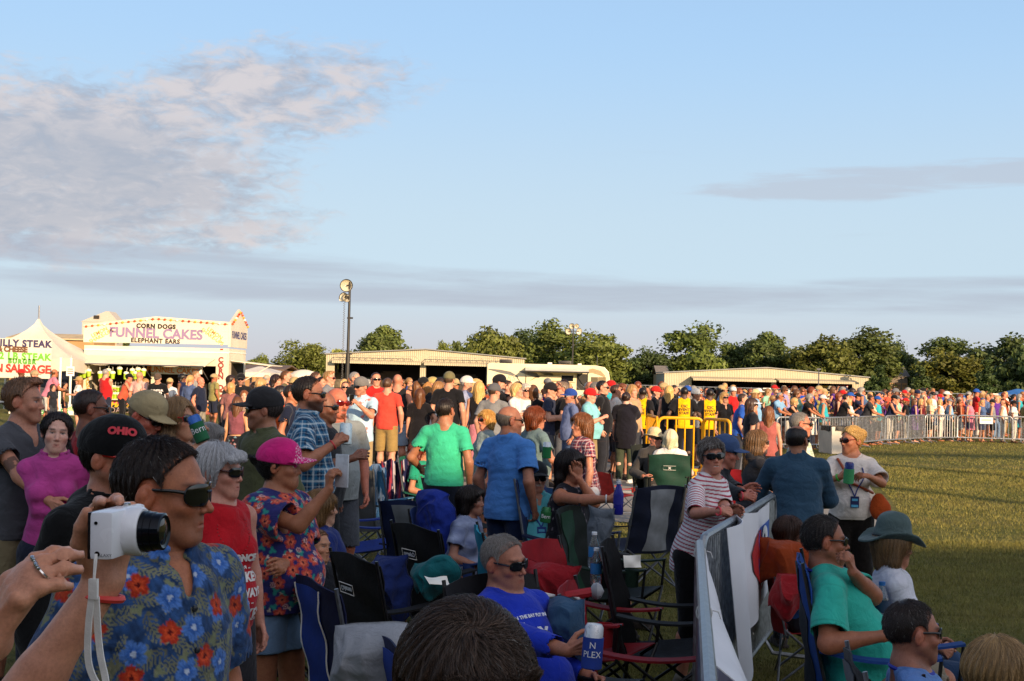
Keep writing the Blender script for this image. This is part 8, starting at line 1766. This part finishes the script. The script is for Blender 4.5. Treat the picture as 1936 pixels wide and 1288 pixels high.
Mp('blond woman with long wavy hair turned away in black tank and pink skirt', 906, 722, 106, 170, 'tank #18161a', dict(kind='long_skirt', col='#c07a86', cut=1.6), 'wavy #c09858', 'f', arms=('hang', 'hold'))
Mp('blond woman beyond the pink skirt woman', 900, 716, 98, 60, 'tee #20222c', 'trousers #22242c', 'wavy #c8a468', 'f')
Mp('man in black cap raising one arm', 944, 708, 104, 95, 'tee #17171c', 'shorts #3a3c44', 'short #2a1c14', hat=('cap', '#1a1a1e'), gl='#121212', arms=('hang', 'lift'), headz=.14)
Mp('man in grey cap and grey shirt with white collar seen from behind', 934, 725, 116, 165, 'polo #77787a', 'shorts #55585f', 'short #3a2a1c', hat=('cap', '#55565a'), headz=.14, hf=130, fat=.4)
Mp('blond smiling woman in red sunglasses behind the blue polo man', 921, 775, 172, -70, 'tee #7a8a8c', 'shorts #3a4a5a', 'bob #c0924c', 'f', gl='#c82a20', tone='#c07a5a', lod=0, fc=dict(smile=1), hf=-50)
Mp('man with brown hair and upturned arm beside the capped man', 961, 720, 100, 70, 'tee #b8ada4', 'shorts #4a4c54', 'short #4a3020', arms=('hang', 'lift'))
Mp('blond woman in white patterned blouse holding a blue bottle', 977, 724, 106, 60, 'blouse #d8cfc8', 'trousers #cfc8c0', 'bob #c8a468', 'f', arms=('hang', 'drink'))
Mp('white haired woman with red sunglasses on her head in white tank', 994, 725, 106, 20, 'tank #d8d2cc', 'trousers #c8c4c0', 'bob #b8b0a4', 'f', gl='#7a1c18', arms=('hold', 'hang'), fat=.5)
Mp('woman with brown bob in black top seen from behind', 1008, 728, 106, 170, 'tee #15151a', 'trousers #1c1e26', 'bob #5a3a20', 'f')
Mp('man in black and red cap and navy shirt with glasses', 1040, 723, 108, 75, 'tee #2a3044', 'shorts #4a4c54', 'short #3a2a1c', hat=('cap', '#1f1c1e'), headz=.14, gl='#303030', fat=.4, arms=('hang', 'hold'))
Mp('man in black shirt with orange framed sunglasses turned aside', 1064, 722, 108, -80, 'tee #121216', 'shorts #55585f', 'quiff #6a5848', gl='#d0402a', arms=('hold', 'hang'), fat=.5)
Mp('man in bright blue cap and grey blue polo', 1080, 735, 112, -75, 'polo #5c6a90', 'trousers #3c5070', 'short #2a1c14', hat=('cap', '#22418c'), headz=.14, tone='#9c5f40', gl='#d8d8d8', arms=('hang', 'pocket'))
Mp('heavy man in red cap and pale aqua shirt clapping', 1115, 734, 108, 70, dict(kind='tee', col='#7cbcc4', loose=.03), 'shorts #8f7c58', 'short #4a3428', hat=('cap', '#c81e20'), headz=.14, fat=.7, tone='#c07a5e', arms=('chest', 'drink'), lod=1)
Mp('dark haired man in black polo and sunglasses behind the red cap man', 1139, 719, 104, 75, 'polo #141418', 'trousers #22242c', 'short #1d1512', gl='#121212', fat=.4)
Mp('grey haired man just behind the black polo man', 1126, 722, 98, 90, 'tee #5a5c64', 'trousers #22242c', 'short #6a655f')
Mp('person in white shirt with a sling bag past the black polo man', 1164, 727, 98, 100, 'tee #d8d2ca', 'shorts #33363e', 'short #3a2618', tone='#9c6244')
Mp('curly haired man with red glasses in brown shirt', 1176, 725, 93, -30, 'tee #6a5a48', 'shorts #33363e', 'shag #6a3c20', gl='#b8281e')
Mp('large woman in navy blouse with hair in a bun holding her neck', 1184, 741, 103, 160, dict(kind='blouse', col='#16151f', loose=.04, hem=-.28), 'trousers #3c4436', 'bun #2a1a14', 'f', tone='#c08a70', fat=.95, arms=('hang', 'face'), lod=1, shoes='#c8c8c4')
Mp('fair long haired woman in tan top behind the navy blouse woman', 1195, 727, 100, 40, 'tee #a88c6c', 'shorts #33363e', 'long #a07c4c', 'f')
for u, v, s, fc_, hfc, lb in ((1215, 732, 89, 150, 200, 'man in yellow and black staff shirt turned to his companion'), (1294, 731, 88, 176, 190, 'man in yellow staff shirt with arms spread on the yellow barrier'), (1342, 734, 88, 180, 190, 'man in yellow staff shirt at the short yellow barrier')):
    def csc(V, N, C, J):
        l = (V-J['P'])@J['T2']; m = (np.abs(l[:, 0]) < .125)|(l[:, 2] < .0); C[~m] = np.array(srgb('#17171c'))
    J = Mp(lb, u, v, s, fc_, dict(kind='polo', col='#f0b40a', print=csc, res=.008, loose=.02), 'trousers #14141a', 'buzz #17100d', tone='#4a2c1e', hf=hfc, lod=1, group='staff in yellow shirts', fat=.3, arms=(('hang', 'hang') if u < 1250 else ({'off': (.2, .12, -.43), 'curl': .5}, {'off': (.2, .12, -.43), 'curl': .5})))
    for i, t_ in enumerate(('CSC', 'EVENT', 'STAFF')): text_on(J['Ft'], t_, .078, J['tp'](0, -.2, .40-.075*i), J['T2']@np.array([1., 0, 0]), J['T2']@np.array([0, -1., 0]), M_PRINT, J['top'], '#2a240c', bold=.003)
Mp('man in red cap and black shirt between two staff men', 1239, 730, 84, 70, 'tee #16161a', 'trousers #22242c', 'short #2a1c14', hat=('cap', '#c02420'), headz=.14)
Mp('woman with long blond hair and bare shoulders in black strapless top', 1265, 729, 86, 160, 'tank #17151a', 'shorts #33363e', 'wavy #c09c5c', 'f')
Mp('person in white cap behind the middle staff man', 1315, 735, 84, 60, 'tee #c8c2ba', 'shorts #33363e', 'short #3a2618', hat=('cap', '#d8d4cc'), headz=.14, tone='#6a4028')
Mp('blond woman in black v-neck and sunglasses past the staff men', 1369, 741, 88, 20, dict(kind='tee', col='#16161a', vneck=.1), 'trousers #22242c', 'wavy #c0965a', 'f', gl='#141212')
Mp('man in bright blue polo bending behind the visor man', 1404, 744, 96, 85, 'polo #2450a8', 'trousers #2a2c34', 'short #3a2a20', lean=.2, fat=.4)
Mp('long haired man in navy shirt and white blue visor', 1421, 752, 112, 95, 'tee #191b24', 'shorts #2a2c34', 'shag #3a2418', hat=('visor', '#c8ccd8'), headz=.13, gl='#141212', fat=.5, lod=1)
Mp('woman with long wavy brown hair in dusty pink strapless top seen from behind', 1453, 768, 122, 170, dict(kind='tank', col='#9a5550', neck=.1), 'shorts #22242c', 'wavy #6a4020', 'f', lod=1)
seated('man in straw fedora and dark jacket seated by the yellow barrier', 1238, 806, 17., 20, ch=dict(label='dark camp chair of the straw hat man', col='#18221f'), hf=30, fat=.4, tone='#b06a4e', top=dict(kind='jacket', col='#3a3838'), bot=dict(kind='trousers', col='#2a2a2e'), hair=('short', '#8a8278'), hat=('straw', '#d0bc94'), gl='#141212', headz=.165, lod=1)
seated('white haired person in white shirt seated in the green chair', 1268, 812, 16.8, 172, ch=dict(label='dark green camp chair with white emblem carrying the white haired person', col='#1d4a3c', tall=1.0, logo=(')I(', -1, False)), hf=165, sex='f', fat=.6, tone='#c09078', top=dict(kind='tee', col='#dcd6d0'), bot=dict(kind='trousers', col='#8a8c94'), hair=('bob', '#c8bc9c'), lod=1)
# the couple and the others before the funnel cake trailer
Mp('woman with long straight brown hair, bare back and floral skirt', 449, 750, 120, 172, dict(kind='tank', col='#7a4650', neck=.09, hem=.1), dict(kind='skirt', print=lambda V, N, C, J: (C.__setitem__(slice(None), np.array(srgb('#16161e'))), stamps(V, N, C, 60, blob('#6a8a96', .3), .03, 3, 1.1), stamps(V, N, C, 50, blob('#a86a6a', .3), .02, 4, 1.4)), cut=.75), 'long #5a361c', 'f', tone='#b5784e', lod=1)
Mp('young woman with auburn hair facing the bare backed woman', 462, 738, 98, 10, 'tank #8a7466', 'shorts #33363e', 'long #7a4826', 'f', tone='#c08a6c')
Mp('man in sage grey shirt with an arm round the bare backed woman', 486, 742, 116, -80, 'tee #6a7062', 'shorts #33363e', 'short #3a2a1c', arms=('hang', 'reach'), lod=1)
Mp('blond woman in mauve top carrying a black sling bag', 437, 723, 88, 165, 'tee #8c5c58', 'shorts #2a2c34', 'bob #b08450', 'f')
Mp('man in black cap, black polo and sunglasses facing the camera by the trailer', 456, 706, 84, 8, 'polo #17171a', 'shorts #33363e', 'short #1f1612', hat=('cap', '#141418'), headz=.14, gl='#1a2a5a', fc=dict(stub='#2a1c14', stub_a=.6))
Mp('small man in sunglasses and white shirt behind the black polo man', 477, 722, 72, 10, 'tee #ddd5cc', 'shorts #33363e', 'buzz #6a5040', gl='#141212')
Mp('fair woman seen behind the sage shirt man', 494, 716, 92, 120, 'tee #a89c8c', 'shorts #33363e', 'bob #b08a58', 'f')
Mp('bald man in tight navy shirt with a yellow wristband walking past the trailer', 379, 713, 76, 75, 'tee #1a2034', 'trousers #8a8578', 'none', tone='#b86a4c', headz=.118, arms=('hang', 'hang'), fat=.4)
Mp('man with sandy hair partly hidden behind the bald navy shirt man', 371, 701, 72, 80, 'tee #8a8a88', 'shorts #33363e', 'short #8a6840')
Mp('blond woman with pony tail in denim shirt before the trailer', 360, 709, 76, 150, 'shirt #4a5a80', 'shorts #c8c4bc', 'pony #b08a54', 'f')
Mp('man in white shirt and tan cap at the trailer window', 321, 715, 68, 170, 'tee #d8d4d0', 'shorts #55585f', 'short #5a4430', hat=('cap', '#b09a68'), headz=.14)
JDJ = Mp('man in brown cap and black lettered shirt with a lanyard facing the camera', 298, 706, 72, 5, 'tee #131317', 'shorts #33363e', 'short #2a1c14', hat=('cap', '#55463c'), headz=.14, lod=1, hp=.25)
for i, (t_, z_) in enumerate((('RED WHITE BLUE', .062), ('DJ-R', .16), ('PUT-IN-BAY', .05))): text_on(JDJ['Ft'], t_, z_, JDJ['tp'](0, .2, .37-.095*i), JDJ['T2']@np.array([-1., 0, 0]), JDJ['T2']@np.array([0, 1., 0]), M_PRINT, JDJ['top'], '#d8d4d0', bold=.003, off=.005)
Mp('woman with long blond hair beside the lettered black shirt', 275, 716, 70, 70, 'tank #d8d2cc', 'shorts #33363e', 'long #a07c48', 'f')
Mp('bald man in pale pink polo seen from behind at the trailer', 264, 703, 70, 155, 'polo #d8a89c', 'shorts #8a7c68', 'none', tone='#b5704e', headz=.118)
Mp('vendor in tan shirt inside the trailer hatch', 247, 704, 46, 20, 'tee #b59a78', 'trousers #33363e', 'short #1f1612', arms=('hold', 'hang'), z0=.35)
Mp('woman in tan sun cap and white top reading her phone by the tent pole', 150, 712, 64, -75, 'tee #ddd5cc', 'shorts #33363e', 'long #8a5c34', 'f', hat=('cap', '#a38858'), headz=.14, arms=('hold', 'hold'))
Mp('woman in olive tank top and dark shorts behind the tent pole', 123, 722, 60, 100, 'tank #5f5836', 'short_shorts #1c1e28', 'bun #20140e', 'f')
Mp('man in tan cap under the steak banner', 65, 700, 72, 80, 'tee #9c4a44', 'shorts #33363e', 'short #5a4430', hat=('cap', '#a08c6c'), headz=.14)
Mp('dark haired woman behind the grey shirt man by the steak counter', 100, 726, 66, 60, 'tee #22242c', 'shorts #33363e', 'long #2a1a12', 'f')
# ------------------------------------------------------------------ the fenced crowd at the right and the far rows: copies of a few posed figures
TM = {}
def template(key, sex, arms, fy, fat, lean=0.):
    J = skeleton(sex=sex, fat=fat, face_yaw=fy, arms=arms, lean=lean); t = {'J': J}
    fc = {}; W3 = lambda V: np.ones((len(V), 3))
    def mk(name, F, h, mat, C=None): V, Q = F.mesh(h); return npmesh(name, V, Q, MATS[mat], W3(V) if C is None else C(V))
    t['body'] = mk('body', f_body(J, 1, fc), .0145, 'skin_far', lambda V: skin_cols(V, J, fc, '#ffffff'))
    t['tops'] = {k: mk('shirt', f_top(J, dict(kind=k, seed=len(TM)+3)), .015, 'cloth') for k in (('tee', 'tank') if sex == 'm' else ('tee', 'tank', 'dress'))}
    t['bots'] = {k: mk('shorts' if k == 'shorts' else 'trousers', f_bot(J, dict(kind=k)), .016, 'cloth') for k in ('shorts', 'trousers')}
    t['hairs'] = {k: mk('hair', f_hair(J, k, fc, 3, False), .0125, 'hair') for k in (('short', 'buzz', 'bald_ring') if sex == 'm' else ('long', 'bob', 'pony'))}
    t['hats'] = {k: mk('hat', f_cap(J, fc, False, .008) if k == 'cap' else f_hat(J, fc, k, .008), .011, 'cloth') for k in ('cap', 'straw')}
    g = bpy.data.objects.new('tmp', None); COL.objects.link(g); so_ = glasses(J, fc, g); t['gl'] = so_.data; COL.objects.unlink(so_); bpy.data.objects.remove(so_); COL.objects.unlink(g); bpy.data.objects.remove(g)
    TM[key] = t
for i, (sx, ar, fy, ft, ln) in enumerate([('m', ('hang', 'hang'), .2, .3, 0), ('m', ('hold', 'hang'), -.4, .5, 0), ('m', ('lean', 'lean'), .3, .4, .35), ('m', ('cross', 'cross'), 0., .6, 0), ('m', ('hang', 'sip'), .5, .3, 0), ('f', ('hang', 'hang'), .2, .3, 0), ('f', ('hold', 'hang'), -.4, .5, 0), ('f', ('lean', 'lean'), .3, .3, .35), ('f', ('phone', 'hang'), 0., .2, 0), ('f', ('up', 'hang'), .4, .4, 0), ('m', ('phone', 'phone'), 0, .4, 0)]): template(i, sx, ar, fy, ft, ln)
SHC = [('black', '#121216'), ('charcoal', '#2c2d32'), ('navy', '#1a2240'), ('white', '#d8d2ca'), ('grey', '#7c7e82'), ('red', '#b01e20'), ('royal blue', '#2148a8'), ('turquoise', '#2aa0ae'), ('pink', '#c8788c'), ('coral', '#c8553c'), ('purple', '#5a2f86'), ('teal', '#1c6f72'), ('olive', '#5a5836'), ('khaki', '#8c8450'), ('maroon', '#5e1a24'), ('sky blue', '#7aa4c8'), ('mustard', '#b8892a'), ('mint', '#8cc0a4'), ('rust', '#8a4024'), ('lilac', '#9088b4'), ('cream', '#cabb9c'), ('denim blue', '#4a6088')]
HRC = [('black hair', '#15100d'), ('dark brown hair', '#2a1a12'), ('brown hair', '#5a3a20'), ('auburn hair', '#6e3418'), ('blond hair', '#b8905a'), ('grey hair', '#8a8680'), ('sandy hair', '#8a6840')]
HTC = [('white cap', '#d8d4cc'), ('black cap', '#16161a'), ('red cap', '#b81e20'), ('navy cap', '#1c2444'), ('tan cap', '#a8926a'), ('grey cap', '#6f7074'), ('blue cap', '#2450a0')]
TN = ['#c08a6a', '#b5785a', '#a86a48', '#c89478', '#9c6040', '#b87456', '#6a4028']
USED = set(); rc = random.Random(4)
def spawn(p, face, s, group, place, key=None, shirt=None, hatp=.3, hat=None, hair=None, fixed=None):
    key = rc.randrange(len(TM)) if key is None else key; t = TM[key]; sx = t['J']['sex']
    for _ in range(60):
        sc = shirt or rc.choice(SHC); tk = rc.choice(list(t['tops'])); hc = hair or rc.choice(HRC); hk = rc.choice(list(t['hairs'])); h_ = hat or (rc.choice(HTC) if rc.random() < hatp else None); hkind = 'cap'
        if h_ and rc.random() < .1 and not hat: h_ = ('straw hat', '#c8b488'); hkind = 'straw'
        gl = rc.random() < .5; gn = {'tee': 't-shirt', 'tank': 'tank top', 'dress': 'dress'}[tk]
        hn = {'buzz': 'cropped ', 'bald_ring': 'thin ', 'long': 'long ', 'pony': 'tied ', 'bob': 'bobbed ', 'short': 'short '}[hk]+hc[0]
        lab = '%s in %s %s%s%s, %s' % ('man' if sx == 'm' else 'woman', sc[0], gn, ' and '+h_[0] if h_ else ' with '+hn, ' and sunglasses' if gl and len(place.split()) < 6 else '', place)
        if lab not in USED and len(lab.split()) <= 16: break
    USED.add(lab); r = empty('person', p, math.radians(face+180), fixed or lab, 'person', group); r.scale = (s*rc.uniform(.95, 1.08), s*rc.uniform(.95, 1.08), s)
    mobj('body', t['body'], r, srgb(rc.choice(TN))); mobj('dress' if tk == 'dress' else 'tank_top' if tk == 'tank' else 'shirt', t['tops'][tk], r, srgb(sc[1])); bk = rc.choice(list(t['bots'])); mobj('shorts' if bk == 'shorts' else 'trousers', t['bots'][bk], r, srgb(rc.choice(['#23283a', '#3a4660', '#8a7a5a', '#16161a', '#5a5c60', '#6f86a4', '#c8c2b8'])))
    mobj('hair', t['hairs'][hk], r, srgb(hc[1]))
    if h_: mobj('cap' if hkind == 'cap' else 'straw_hat', t['hats'][hkind], r, srgb(h_[1]))
    if gl: mobj('sunglasses', t['gl'], r, srgb('#141214'))
    return r
# first row, leaning on the steel barriers
row = [(1464, 748, 'sky blue', 2, None), (1491, 757, 'black', 7, 4), (1520, 750, 'black', 7, 5), (1535, 757, 'white', 8, 1), (1556, 748, 'turquoise', 1, 'w'), (1588, 752, 'black', 2, 1), (1606, 759, 'white', 8, 4), (1635, 753, 'charcoal', 2, 1), (1648, 762, 'cream', 6, 4), (1659, 750, 'turquoise', 0, 'b'), (1681, 753, 'navy', 2, 'k'), (1694, 761, 'mint', 6, 1), (1712, 757, 'black', 0, 'r'), (1729, 756, 'purple', 8, 2), (1742, 761, 'maroon', 5, 4), (1758, 757, 'cream', 8, 4), (1778, 764, 'white', 9, 4), (1795, 757, 'sky blue', 1, 'g'), (1815, 760, 'rust', 6, 2), (1834, 757, 'pink', 6, 5), (1857, 763, 'denim blue', 6, 4), (1876, 757, 'grey', 0, 'k'), (1896, 758, 'white', 1, 5), (1917, 764, 'white', 5, 'k'), (1938, 762, 'olive', 0, 1), (1790, 741, 'black', 0, 'w2')]
hx = {'w': HTC[0], 'w2': HTC[0], 'k': HTC[1], 'r': HTC[2], 'b': HTC[6], 'g': HTC[5]}
sd = dict(SHC)
for u, v, c, key, h in row:
    i = np.searchsorted([q_[0] for q_ in [proj(x) for x in SB]], u)-1; i = min(max(i, 0), len(SB)-2); ua, ub = proj(SB[i])[0], proj(SB[i+1])[0]; b = SB[i]+(SB[i+1]-SB[i])*(u-ua)/(ub-ua); dv = nrm(b*np.array([1, 1, 0])); q = b+dv*(.5 if h != 'w2' else 2.6); D = q@Fw; z = at(u, v, D)[2]
    p = at(u, v, D); ln = 1.62 if key in (2, 7) else 1.75; spawn((p[0], p[1], 0), rc.uniform(35, 95), max(.85, min(1.08, z/ln)), 'people along the steel barriers', ['resting on the steel barrier', 'at the front of the fenced crowd', 'pressed to the steel barrier'][int(u) % 3], key, (c, sd[c]), 0, hx.get(h), HRC[h] if isinstance(h, int) else None)
pl = ['deep in the fenced crowd', 'in the packed rows', 'below the flag hangar', 'before the chain link fence', 'in the far rows', 'by the tree row']
for i in range(104):
    k = i/104; u = 1385+k*575+rc.uniform(-9, 9); dep = (1.3+1.5*(i % 7))+rc.uniform(-.5, .5)
    j = np.clip(np.interp(u, [1385, 1556, 1748, 1915], [34, 36.4, 45.5, 46]), 30, 50); D = j+dep+.4; p = at(u, 735, D); spawn((p[0], p[1], 0), rc.uniform(20, 110), rc.uniform(.88, 1.06), 'people packed in the fenced crowd', pl[min(5, int((u-1385)/96))], rc.choice([0, 1, 3, 4, 5, 6, 8, 9, 10, 0, 5]))
pl2 = ['before the cream hangar', 'between hangar and motorhome', 'before the motorhome', 'under the motorhome awning', 'behind the staff men', 'beyond the yellow barrier']
for i in range(58):
    u = 690+(i/58)*690+rc.uniform(-8, 8); D = 25.5+rc.choice([.5, 2.5, 4.5, 7, 9.5, 12])+rc.uniform(-.6, .6)
    if 1195 < u < 1385 and D < 32: D += 6
    p = at(u, 720, D); spawn((p[0], p[1], 0), rc.uniform(10, 170), rc.uniform(.89, 1.07), 'people in the rows behind the lane', pl2[min(5, int((u-690)/116))])
pl3 = ['near the steak stall', 'before the funnel cake trailer', 'beside the trailer end', 'past the olive shirt man']
for i, u in enumerate([40, 90, 200, 232, 345, 405, 425, 470, 505, 516, 580, 590, 640, 665]):
    D = rc.uniform(30, 40) if u > 420 else rc.uniform(38, 46); p = at(u, 715, D); spawn((p[0], p[1], 0), rc.uniform(60, 190), rc.uniform(.93, 1.04), 'people between the stalls and the lane', pl3[min(3, int(u/170))])
